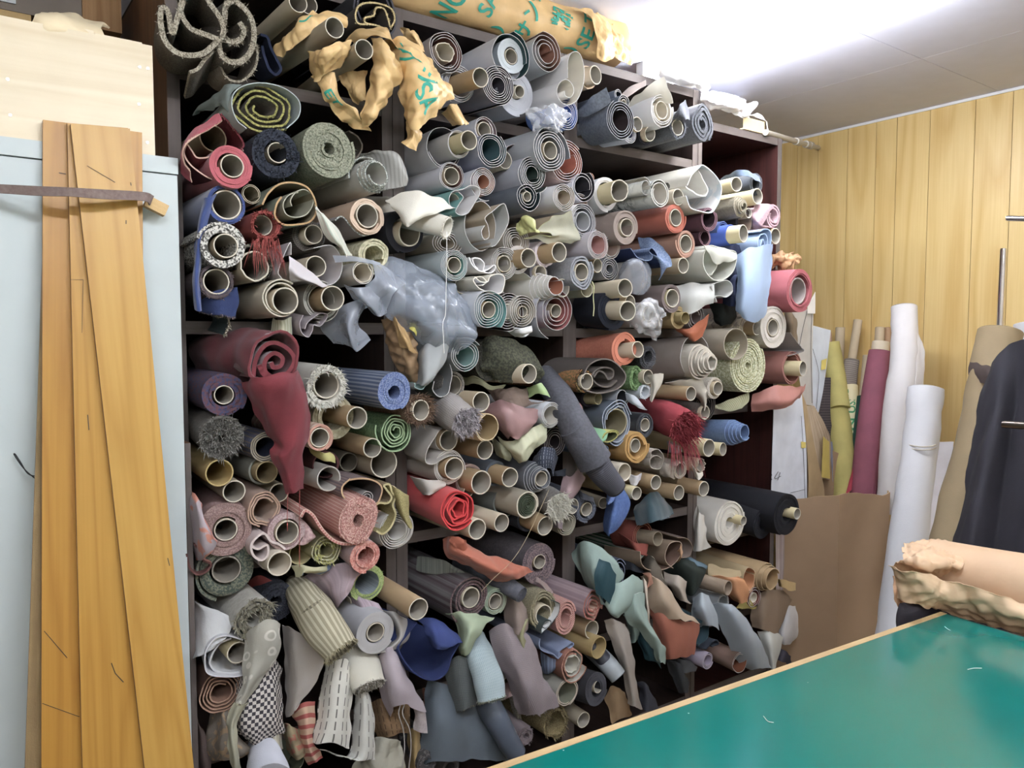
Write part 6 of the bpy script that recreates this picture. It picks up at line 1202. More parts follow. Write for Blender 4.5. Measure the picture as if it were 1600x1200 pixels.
# middle bay, third compartment
glp = mat('#8f9292', 'vinyl', rough=.6); glt = vy('#7f9c98')
S([[(664, 540, .13), (676, 522, .17), (690, 516, .18), (699, 520, .17)], [(652, 556, .14), (664, 546, .19), (684, 546, .2), (700, 528, .19)], [(652, 566, .13), (662, 572, .2), (684, 566, .21), (697, 552, .19)], [(652, 592, .14), (662, 594, .21), (676, 590, .215), (688, 576, .2)], [(648, 601, .15), (656, 604, .2), (668, 602, .205), (678, 592, .19)]], 'grey vinyl strap looped over and hanging beside the teal roll', glp, inner=glt, edge=glt, name='vinyl_strap', cat='vinyl', wr=.002, th=.002)
Fo([(648, 598), (650, 606), (660, 608), (668, 600), (676, 594)], 'teal lined bottom loop of the grey vinyl strap', glp, inner=glt, t=.2, th=.002, L=.2, name='vinyl_strap', cat='vinyl', edge=glt)
V(727, 555, 24, 'pale grey vinyl roll with dull teal layers', glp, mat('#7fa19d', 'vinyl', rough=.5), t=.17, turns=3.4, rin=13, ea=30, flare=.12)
Fo([(701, 560), (706, 580), (704, 600), (698, 616), (686, 620), (676, 610), (678, 596)], 'grey green vinyl fold running down from the dull teal roll', glp, inner=vy('#5a6e66'), t=.15, th=.002, L=.4, name='vinyl_sheet', cat='vinyl', edge=EDGE)
T(708, 602, 16, 'grey fuzzy tube behind the grey green fold', t=.1, cm=mat('#938b7c', 'card'), fb=(21, mat('#918b82', 'speckle', '#6f6a62'), .0))
ol = mat('#4a4a38', 'speckle', '#33352a', rough=1, sc=2, var=.2)
S([[(742, 548, .08), (760, 526, .12), (790, 528, .13), (820, 540, .13)], [(750, 560, .1), (770, 546, .15), (806, 548, .16), (838, 560, .15)], [(752, 575, .12), (784, 570, .16), (820, 568, .18), (852, 582, .16)], [(760, 592, .1), (790, 594, .14), (826, 592, .15), (840, 596, .14)]], 'dark olive shaggy cloth draped like a tent over the long tube', ol, name='cloth', wr=.008, fringe=(.01, ol), fn=120, th=.004, nu=34, nv=34, inner=mat('#3a3a2e', 'speckle', '#2a2b22'))
R(766, 562, 32, 'almost black olive roll with stray threads behind the long tube', mat('#2b2a24', 'speckle', '#403d32', rough=1), t=.11, rin=10, turns=4, fringe=(.016, ol), fn=200, nz=.12)
S([[(720, 590, .05), (746, 590, .12), (770, 602, .14), (790, 600, .13)], [(722, 600, .05), (748, 602, .12), (768, 608, .14), (786, 606, .13)]], 'olive cloth edge trailing below the long tube', mat('#6f6e50', 'plain'), name='cloth', wr=.003)
T(827, 584, 15.5, 'long pale tube pointing right in the middle of the third row', t=.2, cm=CARDL)
T(752, 628, 16, 'brown tube above the frayed kraft tube', t=.18, cm=CARD)
tuf = mat('#bcb4b8', 'speckle', '#8c8288', rough=1, sc=1.8)
Lm([(728, 660, .22, 24), (712, 648, .17, 27), (692, 636, .08, 27), (650, 624, -.1, 26)], 'white and mauve tweed roll with a bushy fringed end', mat('#9c958f', 'grid', '#7f7876', sc=.5), endm=tuf, nz=.08, fringe=(.02, tuf), fn=700, wr=.005)
R(762, 668, 21, 'kraft paper tube with a ragged rim below the brown tube', mat('#b79d6e', 'card'), t=.2, rin=19, turns=1.4, th=.0025, edge=mat('#c9b184', 'card'), flare=.05, name='kraft_tube', cat='cardboard tube', inner=mat('#a58a58', 'card'), fringe=(.003, mat('#c9b184', 'card')), fn=60)
mau = mat('#8f6a68', 'leather', rough=.5, var=.1)
S([[(752, 640, .1), (780, 626, .14), (812, 634, .17), (842, 640, .17)], [(764, 652, .14), (788, 644, .2), (814, 650, .2), (840, 656, .18)], [(780, 670, .15), (796, 672, .21), (820, 664, .21), (836, 664, .19)], [(794, 686, .15), (800, 684, .2), (812, 686, .21), (822, 680, .19)]], 'mauve leather hide hanging over the pale green leather', mau, inner=mat('#6f4a46', 'leather'), edge=mat('#6f4a46', 'leather'), name='leather_sheet', cat='leather', wr=.004, nu=30, nv=30)
S([[(756, 606, .05), (790, 606, .12), (822, 606, .14)], [(768, 618, .07), (796, 622, .14), (826, 618, .15)], [(784, 630, .09), (800, 634, .15), (832, 630, .16)], [(790, 634, .1), (812, 638, .16), (860, 624, .17)]], 'brown suede hide crumpled above the mauve leather', mat('#6d5a4e', 'leather', var=.15), name='leather_sheet', cat='leather', wr=.012, ws=22, crease=.5, nu=30, nv=30)
S([[(824, 604, .13), (840, 600, .18), (848, 600, .17)], [(826, 612, .14), (844, 608, .19), (854, 612, .18)], [(826, 620, .14), (848, 618, .19), (860, 620, .18)]], 'bright apple green leather tip above the white roll', mat('#9db878', 'leather', rough=.55), name='leather_sheet', cat='leather', wr=.001)
V(861, 648, 18, 'white roll with fine layers right of the mauve leather', mat('#cfd2da', 'plain', rough=.6), vy('#c4bdb0'), t=.19, turns=3, rin=12)
pgr = mat('#b5b592', 'leather', rough=.6, var=.08)
S([[(776, 684, .12), (800, 688, .17), (826, 672, .18), (852, 660, .17)], [(784, 698, .13), (806, 700, .19), (830, 690, .2), (854, 676, .18)], [(796, 710, .13), (812, 712, .2), (824, 702, .2), (846, 692, .18)], [(810, 720, .14), (817, 722, .19), (826, 716, .19), (830, 706, .18)]], 'pale green leather gathered in folds below the mauve leather', pgr, inner=mat('#97956f', 'leather'), name='leather_sheet', cat='leather', wr=.010, ws=26, crease=.3, nu=36, nv=36)
S([[(770, 686, .1), (782, 692, .14), (796, 704, .15)], [(772, 700, .1), (784, 708, .15), (798, 716, .15)], [(776, 712, .1), (786, 718, .14), (796, 722, .14)]], 'dull green leather ripple left of the pale green folds', mat('#8d8d70', 'leather'), name='leather_sheet', cat='leather', wr=.008, crease=.3)
T(758, 703, 15.5, 'brown tube below the frayed kraft tube', t=.15, cm=CARDB)
cwh = mat('#b9b1a9', 'plain', var=.06)
T(701, 688, 16.5, 'brown tube wrapped in greyish white cloth, upper one', t=.145, cm=CARDB, fb=(18, cwh, .02))
Fo([(686, 672), (678, 684), (668, 700), (664, 716), (668, 724), (680, 724), (694, 716), (708, 712), (720, 714), (726, 724), (728, 734)], 'greyish white cloth wound in an S between the two tubes', cwh, t=.165, th=.002, L=.42, n=80, name='cloth', cat='fabric')
R(710, 732, 27, 'greyish white cloth roll on a brown tube, lower one of the pair', cwh, t=.14, core=17.5, p=.03, turns=4, cm=CARDB, th=.0022, edge=mat('#c9c2ba', 'plain'))
S([[(640, 744, .08), (656, 746, .13), (676, 752, .15), (694, 752, .14)], [(652, 762, .08), (664, 762, .14), (680, 762, .16), (698, 758, .15)], [(660, 772, .09), (668, 773, .14), (674, 772, .15), (690, 764, .15)]], 'pointed white cloth end below the lower cloth wrapped tube', cwh, name='cloth_flap', wr=.004)
T(752, 754, 19, 'wide brown tube with a pink tinted roll behind, above the red roll', t=.16, cm=CARDB, fb=(24, mat('#a38d86', 'stripev', '#8b7570', sc=.4), .06))
rd = mat('#d3181c', 'plain', rough=.75, sheen=.2, var=.06)
R(716, 796, 33, 'bright scarlet cloth roll with a crumpled star middle', rd, t=.2, rin=9, turns=4.5, nz=.05, dent=.28, th=.004, inner=mat('#b91318', 'plain'), edge=mat('#d0181c', 'plain'), L=.6, wob=.004)
T(732, 768, 9, 'grey tube mouth half hidden behind the scarlet roll', t=.12, cm=CARDG)
T(797, 746, 15.5, 'brown tube on a grey blue roll right of the wide brown tube', t=.18, cm=CARDB, fb=(20, mat('#555c66', 'plain'), .07))
gpn = mat('#6a6e76', 'stripev', '#5a5e66', sc=.6)
R(846, 748, 24, 'slate grey striped roll stepping out in layers on a cream core', gpn, t=.16, rin=13, turns=5, tele=.04, core=12, p=.03, cm=CARDY, edge=mat('#9a9ca0', 'plain'), th=.002)
R(824, 789, 22, 'pale backed roll with a dark green spiral inside', mat('#a39a86', 'plain', rough=.7), t=.19, rin=18, turns=1.2, th=.004, edge=mat('#c2b9a2', 'plain'))
V(825, 789, 17, 'dark moss green felt spiral inside the pale backed roll', pl('#3b4432'), pl('#46503a'), t=.185, turns=6, rin=2, th=.0015, name='felt_roll', cat='felt roll', edge=pl('#55604a'))
R(790, 785, 23, 'grey green cloth round the back of the pale backed roll', mat('#6d7470', 'plain'), t=.09, rin=20, turns=1.5)
T(746, 827, 16.5, 'cream tube right below the scarlet roll', t=.2, cm=CARDL)
T(784, 817, 14.5, 'greyish tube between the cream tube and the tan tube', t=.18, cm=CARDL)
T(852, 822, 15.5, 'tan tube at the bottom of the middle bay', t=.19, cm=CARDB, fb=(21, pl('#3a3c46'), .08))
wfr = mat('#c9c5b6', 'plain', rough=1)
Lm([(874, 792, .21, 21), (862, 785, .16, 21), (846, 776, .08, 21), (810, 765, -.1, 21)], 'grey tweed roll with a bushy cream fringe', mat('#8b8680', 'heather', '#736e68'), endm=wfr, fringe=(.016, wfr), fn=520, nz=.06)
nvp = mat('#3a4050', 'dash', '#8a909c', sc=.5)
S([[(834, 712, .12), (850, 700, .17), (866, 702, .18), (872, 716, .17)], [(832, 724, .13), (848, 716, .19), (864, 718, .2), (868, 732, .18)], [(834, 738, .13), (848, 734, .18), (862, 734, .19), (866, 742, .18)]], 'navy patterned cloth hump in front of the bent grey roll', nvp, name='cloth', wr=.005, ws=20, th=.003)
S([[(850, 738, .12), (866, 736, .17), (884, 732, .17)], [(856, 744, .12), (870, 744, .17), (884, 742, .17)]], 'navy cloth edge under the patterned hump', pl('#30343f'), name='cloth', wr=.003)
V(866, 690, 21, 'dark brown plum layered roll behind the bent grey roll', pl('#4d4444'), pl('#3d3436'), t=.12, turns=4, rin=8, th=.002, name='fabric_roll', cat='fabric roll', edge=pl('#8f8684'))
T(895, 791, 12.5, 'tan tube right of the cream fringed roll', t=.17, cm=CARDB)
V(886, 818, 18, 'greenish beige layered curl at the foot of the middle bay', mat('#8d8878', 'plain'), mat('#9a947f', 'plain'), t=.16, turns=3, rin=10, name='fabric_roll', cat='fabric roll', edge=mat('#a8a18c', 'plain'), th=.002)
S([[(864, 806, .15), (872, 812, .18), (880, 812, .17)], [(864, 824, .15), (872, 826, .18), (878, 826, .17)]], 'mauve cloth tag under the cream fringed roll', mat('#a08f9a', 'plain'), name='cloth_flap', wr=.002)
gbr = mat('#45464d', 'heather', '#55565e', rough=.9)
Lm([(930, 722, .25, 27), (910, 690, .235, 26), (892, 655, .2, 24), (872, 618, .13, 22), (850, 590, .02, 20)], 'grey roll bending down across the middle of the shelves', gbr, end='open', nz=.04, wr=.004)
Lm([(962, 762, .255, 17), (944, 742, .25, 20), (930, 722, .235, 22), (918, 704, .2, 22)], 'dark grey layered inner roll sliding out of the bent grey roll', mat('#4c4c55', 'stripev', '#36363e', sc=.35), end='spiral', nz=.03)
R(917, 796, 21, 'fuzzy blue grey ring of cloth with a pale core', mat('#5c616e', 'speckle', '#4a4f5c', rough=1), t=.17, core=11, turns=2, fringe=(.006, mat('#6c7280', 'plain')), fn=240, cm=CARD, th=.005, nz=.08)
S([[(900, 764, .15), (912, 770, .18), (926, 776, .17)], [(904, 776, .16), (914, 782, .19), (928, 786, .18)]], 'dark slate cloth fold above the fuzzy ring', pl('#41434c'), name='cloth', wr=.004)
S([[(882, 742, .14), (892, 744, .16), (904, 730, .16), (914, 746, .15)], [(876, 760, .15), (888, 764, .18), (902, 766, .18), (910, 758, .17)], [(872, 782, .15), (880, 784, .17), (890, 782, .17), (898, 772, .16)]], 'dusty pink leather piece hanging under the bent grey roll', mat('#a3868a', 'leather', rough=.5), name='leather_sheet', cat='leather', wr=.002)
T(943, 786, 9, 'dull tube mouth left of the denim drape', t=.15, cm=CARDG)
dnb = mat('#395790', 'heather', '#4a68a0')
S([[(956, 752, .14), (966, 754, .19), (976, 766, .18)], [(950, 780, .15), (962, 782, .21), (982, 786, .19)], [(944, 806, .15), (956, 812, .22), (976, 812, .2)], [(944, 832, .16), (950, 836, .21), (962, 828, .2)]], 'bright denim blue cloth point hanging below the bent grey roll', dnb, inner=mat('#26456e', 'plain'), name='cloth', wr=.004, fringe=(.004, dnb), fn=40, th=.002)
S([[(948, 772, .17), (958, 764, .2), (966, 772, .2)], [(946, 782, .18), (952, 786, .21), (964, 782, .2)]], 'frayed denim scrap above the denim point', mat('#5a7cc4', 'speckle', '#7a94cc'), name='cloth', wr=.003, fringe=(.005, dnb), fn=40)

# third bay, third compartment
orr = mat('#b9694c', 'heather', '#a85a40', rough=.8)
R(997, 546, 27, 'orange cloth roll on a pale tube at the top of the third row', orr, t=.16, core=13, p=.03, turns=4, cm=CARDL, coff=(14, -2), edge=mat('#c9714f', 'plain'), L=.6)
blf_ = mat('#26262a', 'speckle', '#46464a', rough=1)
R(1013, 558, 18, 'black fuzzy roll with a grey rim right of the orange roll', blf_, t=.15, rin=9, turns=2, fringe=(.006, mat('#5c5c60', 'plain')), fn=160)
dtp = mat('#4f4742', 'plain', rough=.8)
Fo([(910, 592), (920, 572), (938, 562), (958, 564), (974, 580), (977, 594), (962, 608), (936, 614), (916, 610)], 'dark brown leather roll squashed to a point', dtp, t=.18, th=.004, L=.42, n=80, name='leather_roll', cat='leather roll', edge=mat('#6f655e', 'plain'))
Fo([(928, 590), (936, 580), (944, 584), (950, 592), (958, 588), (958, 578), (946, 574), (932, 578), (926, 590), (936, 602), (952, 604), (964, 594)], 'crumpled folds inside the squashed brown leather roll', mat('#5c534d', 'plain'), t=.17, th=.005, L=.35, name='leather_sheet', cat='leather', n=80)
grf = mat('#6f8f58', 'speckle', '#55743f', rough=1, sc=2)
R(993, 592, 19, 'green fuzzy roll under the orange roll', grf, t=.15, rin=7, turns=2.4, sq=(.75, 1.1), fringe=(.008, grf), fn=220, th=.006)
T(1013, 589, 11.5, 'tan tube between the green roll and the linen roll', t=.17, cm=CARDG)
T(1080, 615, 11.5, 'long tan tube below the beige linen roll', t=.18, cm=CARDB)
R(1122, 607, 17, 'oatmeal linen roll on a tan tube', lin, t=.15, core=11, p=.015, turns=3, cm=CARD)
S([[(1040, 598, .1), (1070, 594, .14), (1096, 592, .16)], [(1060, 606, .11), (1088, 606, .15), (1104, 606, .165)], [(1088, 620, .12), (1098, 622, .16), (1104, 616, .17)], [(1098, 636, .13), (1101, 640, .16), (1103, 640, .165)]], 'oatmeal cloth flap hanging from the oatmeal roll', mat('#b3ab9c', 'plain'), name='cloth_flap', wr=.003)
S([[(1012, 588, .16), (1022, 584, .19), (1036, 584, .18)], [(1018, 606, .17), (1024, 606, .19), (1032, 600, .18)], [(1015, 626, .17), (1018, 628, .185), (1020, 624, .18)]], 'cream cloth strip end pointing down beside the long tan tube', mat('#c2bbac', 'plain'), name='cloth_flap', wr=.001)
R(1008, 612, 12, 'white fuzzy ring of cloth below the tan tube', mat('#c9ced6', 'plain', rough=1), t=.16, rin=7, turns=1.4, fringe=(.006, mat('#d5d9e0', 'plain')), fn=160)
mus = mat('#a0682e', 'speckle', '#6d5a2c', rough=1, sc=2)
R(917, 596, 18, 'rust and olive woven roll with a black fringe on a pale tube', mus, t=.17, core=13, p=.01, turns=2, cm=CARDL, fringe=(.009, pl('#2b2a22')), fn=300, L=.6)
T(935, 623, 9.5, 'small dark tube below the woven roll', t=.15, cm=mat('#8f835c', 'card'), fb=(14, pl('#2b2430'), .04))
V(972, 622, 12, 'grey vinyl curl with a flat tongue, above the pale denim roll', vy('#9ca2ac'), vy('#2a2b30'), t=.17, turns=1.2, rin=9, sq=(1, 1.1), flare=.1, ea=0)
S([[(976, 614, .17), (986, 618, .19), (996, 622, .19)], [(980, 626, .17), (992, 630, .195), (1006, 636, .19)], [(986, 632, .17), (996, 636, .19), (1010, 640, .185)]], 'pointed grey vinyl tongue above the dark red frayed roll', vy('#adb3be'), name='vinyl_sheet', cat='vinyl', wr=.001)
pd = mat('#98a2b4', 'plain', rough=1, var=.06)
R(964, 662, 34, 'pale denim blue roll in thick wavy layers round a wide dark tube', mat('#5f6b7a', 'plain'), t=.17, core=22, turns=2.4, nz=.09, th=.0028, edge=pd, inner=pd, cm=mat('#8f8464', 'card'), sq=(.9, 1.08), coff=(-3, 2), fringe=(.003, pd), fn=120)
R(1008, 664, 18, 'charcoal cloth roll on a grey tube', mat('#3b3e44', 'plain'), t=.15, core=10.5, turns=3, cm=CARDL, sq=(.95, 1.1))
rfr = mat('#8d232e', 'plain', rough=1, var=.15)
rf_ = Lm([(1072, 668, .22, 26), (1058, 660, .17, 27), (1040, 652, .1, 26), (990, 642, -.1, 24)], 'deep red roll ending in a bush of loose threads', rfr, nz=.12, wr=.006, fringe=(.035, rfr), fn=700)
strands('fringe', [W(1046+i*2.2, 688+((i*5) % 14), .2) for i in range(20)], (0, .3, 1), .09, 130, mat('#9c3a42', 'plain', rough=1), rf_[0], spread=.25, wd=.0007, seed=9, down=1.5)
R(1102, 645, 15, 'grey brown roll on a small pale tube behind the red threads', mat('#6a6058', 'heather', '#574e48'), t=.13, core=11, turns=2, cm=CARDL, p=.012)
V(1102, 634, 22, 'black cloth roll behind the grey brown roll', pl('#2c2826'), pl('#332e2b'), t=.09, turns=3, rin=10, th=.003, name='fabric_roll', cat='fabric roll', edge=pl('#4a4440'))
btw = mat('#6f8cb8', 'heather', '#5d79a6', rough=1)
R(1142, 676, 20, 'light blue towelling roll stepping out in layers', btw, t=.13, rin=10, turns=5, tele=.075, th=.004, nz=.05)
T(1108, 700, 14, 'cream tube under the red threads, larger of the pair', t=.18, cm=CARDY)
T(1130, 702, 10.5, 'cream tube under the light blue roll, smaller of the pair', t=.14, cm=CARDY)
must = mat('#b0843a', 'plain', rough=1, var=.1)
R(996, 698, 26, 'mustard yellow wool roll on a pale tube', must, t=.18, core=11, turns=2, nz=.12, th=.007, fringe=(.004, must), fn=160, rin=15, coff=(-4, 2), cm=CARDL)
S([[(904, 662, .13), (924, 664, .18), (950, 676, .2)], [(908, 680, .13), (926, 686, .19), (946, 688, .205)], [(914, 692, .13), (928, 696, .19), (940, 692, .2)]], 'bright green cloth tip with a yellow edge under the pale denim roll', mat('#6fa27a', 'plain'), edge=ylg, name='cloth', wr=.003, th=.004)
V(954, 682, 12, 'yellow green frayed curl at the end of the green tip', mat('#a5a64a', 'plain'), pl('#4a4d26'), t=.205, turns=1.3, rin=8, sq=(1.4, .7), rot=15, th=.004, name='fabric_roll', cat='fabric roll', edge=ylg)
V(942, 704, 13, 'blue grey curl below the green tip', mat('#5d6d86', 'plain'), pl('#3a4658'), t=.19, turns=2, rin=6, sq=(1, .7), name='fabric_roll', cat='fabric roll', edge=pl('#76869c'))
V(901, 645, 16, 'coral pink ring of thick cloth behind the bent grey roll', mat('#c9706c', 'plain'), mat('#b5605c', 'plain'), t=.12, turns=1.6, rin=7, th=.007, name='fabric_roll', cat='fabric roll', edge=mat('#d58580', 'plain'), sq=(.9, 1.1))
lnn = mat('#a69a8c', 'heather', '#8f8478')
Fo([(1016, 716), (1018, 706), (1028, 702), (1036, 710), (1036, 722), (1030, 732), (1018, 730), (1016, 718), (1026, 712), (1034, 716)], 'fine linen curl in loose loops below the mustard roll', lnn, t=.18, th=.0016, L=.42, n=80, edge=mat('#bfb4a6', 'plain'))
R(1063, 734, 14, 'linen roll on a tan tube below the red threads', mat('#b3a698', 'plain'), t=.18, core=11, turns=2.6, cm=CARDB)
S([[(1028, 722, .16), (1044, 724, .19), (1056, 728, .18)], [(1030, 736, .16), (1044, 738, .19), (1054, 744, .18)], [(1036, 744, .16), (1046, 748, .185), (1056, 748, .18)]], 'linen sheet joining the loose loops to the linen roll', lnn, name='cloth', wr=.003)
S([[(1040, 690, .12), (1052, 692, .15), (1062, 696, .15)], [(1046, 706, .12), (1056, 710, .155), (1064, 706, .15)]], 'pale lilac lining showing left of the red threads', mat('#b5aab4', 'plain'), name='cloth', wr=.008)
T(976, 738, 14.5, 'wide pale tube below the mustard roll', t=.19, cm=CARDW)
T(1025, 754, 11.5, 'tan tube below the linen loops', t=.2, cm=CARDB)
T(995, 771, 10.5, 'smaller yellowish tube below the wide pale tube', t=.2, cm=CARDY)
T(1061, 770, 12, 'yellowish tube, second from the right in the tube row', t=.2, cm=CARDB)
T(1100, 764, 12, 'brown tube, rightmost in the tube row over the white bolt', t=.18, cm=CARDB, fb=(14, mat('#8a7350', 'plain'), .1))
T(1096, 727, 10, 'pale tube with a torn paper end above the brown tube', t=.15, cm=CARDL, torn=.01, cdent=.15)
S([[(1080, 728, .15), (1088, 738, .17), (1096, 736, .165)], [(1086, 742, .15), (1092, 748, .17), (1098, 742, .165)]], 'white paper scrap stuck on the torn tube end', mat('#d5cfc2', 'paper'), name='paper_scrap', cat='paper', wr=.004)
tlv = mat('#24424c', 'plain', sheen=.6, var=.15)
S([[(992, 792, .1), (1010, 776, .15), (1020, 768, .15), (1036, 776, .13)], [(992, 804, .12), (1012, 796, .18), (1028, 792, .18), (1048, 792, .15)], [(996, 820, .13), (1016, 818, .19), (1034, 812, .19), (1054, 804, .16)]], 'dark teal velvet cloth with a pale edge hanging under the tube row', tlv, edge=mat('#8a9c98', 'plain'), name='cloth', wr=.004, fringe=(.004, tlv), fn=50)
S([[(982, 740, .16), (994, 744, .18), (1002, 740, .17)], [(986, 756, .16), (994, 758, .18), (1000, 750, .17)]], 'white cloth scrap between the wide pale tube and the tan tube', mat('#c4c2c8', 'plain'), name='cloth', wr=.002)
# right unit, lower bay
wb = mat('#cfcbc2', 'plain', rough=.9, var=.04)
R(1162, 814, 35, 'cream cloth bolt wound thick on a thin tube, right unit', wb, t=.1, core=7.5, p=.035, turns=6, cm=CARDY, coff=(14, 4), edge=mat('#d5d0c4', 'plain'), fringe=(.002, wb), fn=80, L=.6)
S([[(1090, 788, .08), (1093, 800, .09), (1100, 806, .08)], [(1086, 830, .06), (1092, 836, .09), (1104, 838, .08)], [(1084, 860, .05), (1092, 862, .08), (1110, 856, .07)]], 'loose cream cloth end hanging in front of the bolt', wb, name='cloth', wr=.004)
bb = mat('#15161d', 'plain', rough=.8, var=.05)
R(1246, 803, 33, 'large black cloth bolt on a thin tube sticking out at the shelf end', bb, t=.17, core=9, p=.03, turns=6, cm=CARDY, coff=(10, 2), L=.75, yw=0, pt=0)
R(1208, 819, 24, 'smaller black cloth bolt on a thin tube below the large one', bb, t=.11, core=8, p=.03, turns=5, cm=CARDY, coff=(8, 2), L=.6)
# ------------------------------------------------------------------ bottom compartments, left bay
bv = mat('#8f8b7e', 'heather', '#a39f90', rough=1, sheen=.3)
R(398, 970, 34, 'grey beige velvet roll with a shaggy crumpled end', bv, t=.19, rin=8, turns=3, nz=.1, fringe=(.016, mat('#8f8a74', 'plain')), fn=520, edge=mat('#7d7866', 'plain'), L=.6, th=.006)
lace = mat('#a8a698', 'rings', '#d2d0c4', sc=1.2)
S([[(380, 992, .18), (400, 975, .23), (424, 968, .23), (438, 976, .19)], [(382, 1010, .19), (402, 1004, .23), (424, 998, .235), (440, 1000, .2)], [(381, 1040, .19), (396, 1036, .22), (414, 1034, .225), (430, 1030, .2)], [(379, 1070, .19), (388, 1068, .215), (398, 1066, .215), (410, 1062, .2)], [(368, 1100, .18), (374, 1100, .2), (380, 1100, .2), (386, 1096, .19)]], 'lace patterned cloth tail with rings hanging from the velvet roll', lace, name='cloth', wr=.004, th=.002, nu=44, nv=28, fringe=(.006, mat('#b3b08f', 'plain')), fn=30)
S([[(366, 1098, .18), (376, 1102, .2), (386, 1096, .19)], [(356, 1130, .18), (362, 1132, .2), (368, 1128, .19)], [(358, 1165, .18), (364, 1166, .2), (370, 1162, .19)], [(364, 1205, .17), (370, 1205, .19), (377, 1203, .18)]], 'narrow frayed selvedge strip trailing below the lace tail', mat('#a8a68c', 'plain'), name='cloth_strip', wr=.002)
gz = mat('#bfc0c0', 'plain', var=.05)
S([[(296, 930, .04), (304, 938, .08), (316, 948, .1)], [(298, 965, .05), (320, 960, .12), (350, 958, .14)], [(294, 1000, .06), (318, 992, .15), (360, 985, .17)], [(296, 1024, .08), (310, 1026, .16), (330, 1016, .18)]], 'sheer white gauze cloth bunched at the left edge', gz, name='cloth', wr=.010, ws=16, crease=.3)
wcl = mat('#ccccd2', 'plain', var=.04)
Fo([(380, 1000), (352, 994), (334, 1000), (322, 1016), (320, 1036), (324, 1052), (344, 1056), (366, 1056), (382, 1054)], 'white cotton cloth opened in a wide fold round a cream tube', wcl, t=.18, th=.003, L=.42, n=70, name='cloth', cat='fabric')
Fo([(362, 998), (344, 1006), (332, 1022), (328, 1038), (340, 1050), (360, 1052), (376, 1050)], 'inner layers of the white cotton cloth', mat('#bfc0c2', 'plain'), t=.165, th=.004, L=.4, n=60, name='cloth', cat='fabric')
T(372, 1020, 17, 'cream tube inside the white cotton cloth', t=.17, cm=CARDY)
bnr = mat('#7d5a48', 'plain')
V(344, 1082, 31, 'brown layered roll at the bottom left below the white cotton', bnr, mat('#8f6a54', 'plain'), t=.15, turns=4, rin=12, th=.003, nz=.1, name='fabric_roll', cat='fabric roll', edge=mat('#a07a60', 'plain'))
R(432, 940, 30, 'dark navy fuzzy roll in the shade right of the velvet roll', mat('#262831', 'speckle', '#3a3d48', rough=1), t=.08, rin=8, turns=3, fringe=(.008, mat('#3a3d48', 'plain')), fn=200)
S([[(388, 905, .0), (408, 902, .05), (440, 912, .06)], [(392, 920, .0), (412, 918, .05), (440, 930, .06)]], 'red cloth edge glimpsed above the dark navy roll', mat('#7a2c28', 'plain'), name='cloth', wr=.003)
osr = mat('#8c8468', 'stripe', '#b3ab8e', sc=.9)
Lm([(532, 1018, .28, 27), (510, 985, .24, 31), (488, 952, .17, 30), (466, 924, .06, 24), (452, 930, -.08, 20)], 'olive striped corduroy roll drooping with a crumpled open end', osr, end='open', nz=.1, wr=.008, ws=14, fringe=(.010, mat('#9c9472', 'plain')), fn=300, endm=mat('#5f5944', 'stripe', '#8c8468'), n=34)
S([[(500, 930, .19), (514, 945, .22), (530, 965, .22)], [(508, 955, .21), (522, 966, .235), (540, 985, .23)], [(524, 980, .22), (536, 990, .24), (551, 1000, .235)]], 'olive striped fold lying along the corduroy roll', osr, name='cloth', wr=.004, th=.003)
gry = vy('#aaa9ac')
R(587, 988, 33, 'thick grey vinyl roll on a tan tube, bottom row', mat('#aeaeb4', 'vinyl', rough=.5), t=.2, core=15, turns=6, edge=mat('#a8a6a6', 'vinyl'), jit=.0012, nz=.015, th=None, cm=CARD, name='vinyl_roll', cat='vinyl roll', dens=.9)
S([[(596, 950, .14), (616, 958, .17), (636, 966, .16), (643, 972, .15)], [(612, 972, .16), (624, 976, .19), (636, 980, .18), (643, 982, .16)], [(618, 996, .17), (624, 998, .2), (632, 1000, .19), (638, 1000, .17)], [(588, 1022, .19), (604, 1018, .2), (616, 1014, .19), (624, 1008, .18)]], 'grey vinyl flap standing away from the thick grey roll', mat('#a09c98', 'vinyl', rough=.6), name='vinyl_sheet', cat='vinyl', wr=.001)
S([[(540, 925, .08), (556, 928, .13), (590, 945, .15)], [(548, 950, .09), (566, 952, .15), (600, 958, .16)], [(552, 960, .1), (566, 962, .15), (586, 958, .16)]], 'lilac brown striped cloth behind the thick grey roll', mat('#8f7f88', 'broad', '#a896a0', sc=.4), name='cloth', wr=.004)
S([[(472, 904, .06), (500, 888, .1), (540, 880, .14), (572, 886, .16)], [(490, 920, .08), (516, 910, .14), (544, 902, .16), (566, 896, .17)], [(506, 935, .1), (522, 932, .16), (538, 922, .17), (558, 906, .17)], [(522, 950, .12), (528, 948, .16), (538, 934, .17), (550, 918, .17)]], 'lilac brown patterned cloth triangle with a copper edge', mat('#85747a', 'broad', '#9c868c', sc=1), edge=mat('#b07a5c', 'plain'), name='cloth', wr=.003)
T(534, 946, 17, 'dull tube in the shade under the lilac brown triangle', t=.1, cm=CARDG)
R(654, 952, 30, 'pale blue grey roll with a green edge on a long brown tube', mat('#76828a', 'broad', '#8d979c', sc=.4), t=.13, core=17.5, p=.12, turns=3, cm=CARDB, edge=mat('#7d9448', 'speckle', '#9aa860'), fringe=(.005, mat('#8fa34f', 'plain')), fn=200, L=.6, coff=(48, -28), pt=2.5)
bpl = mat('#a39b92', 'plain', var=.05)
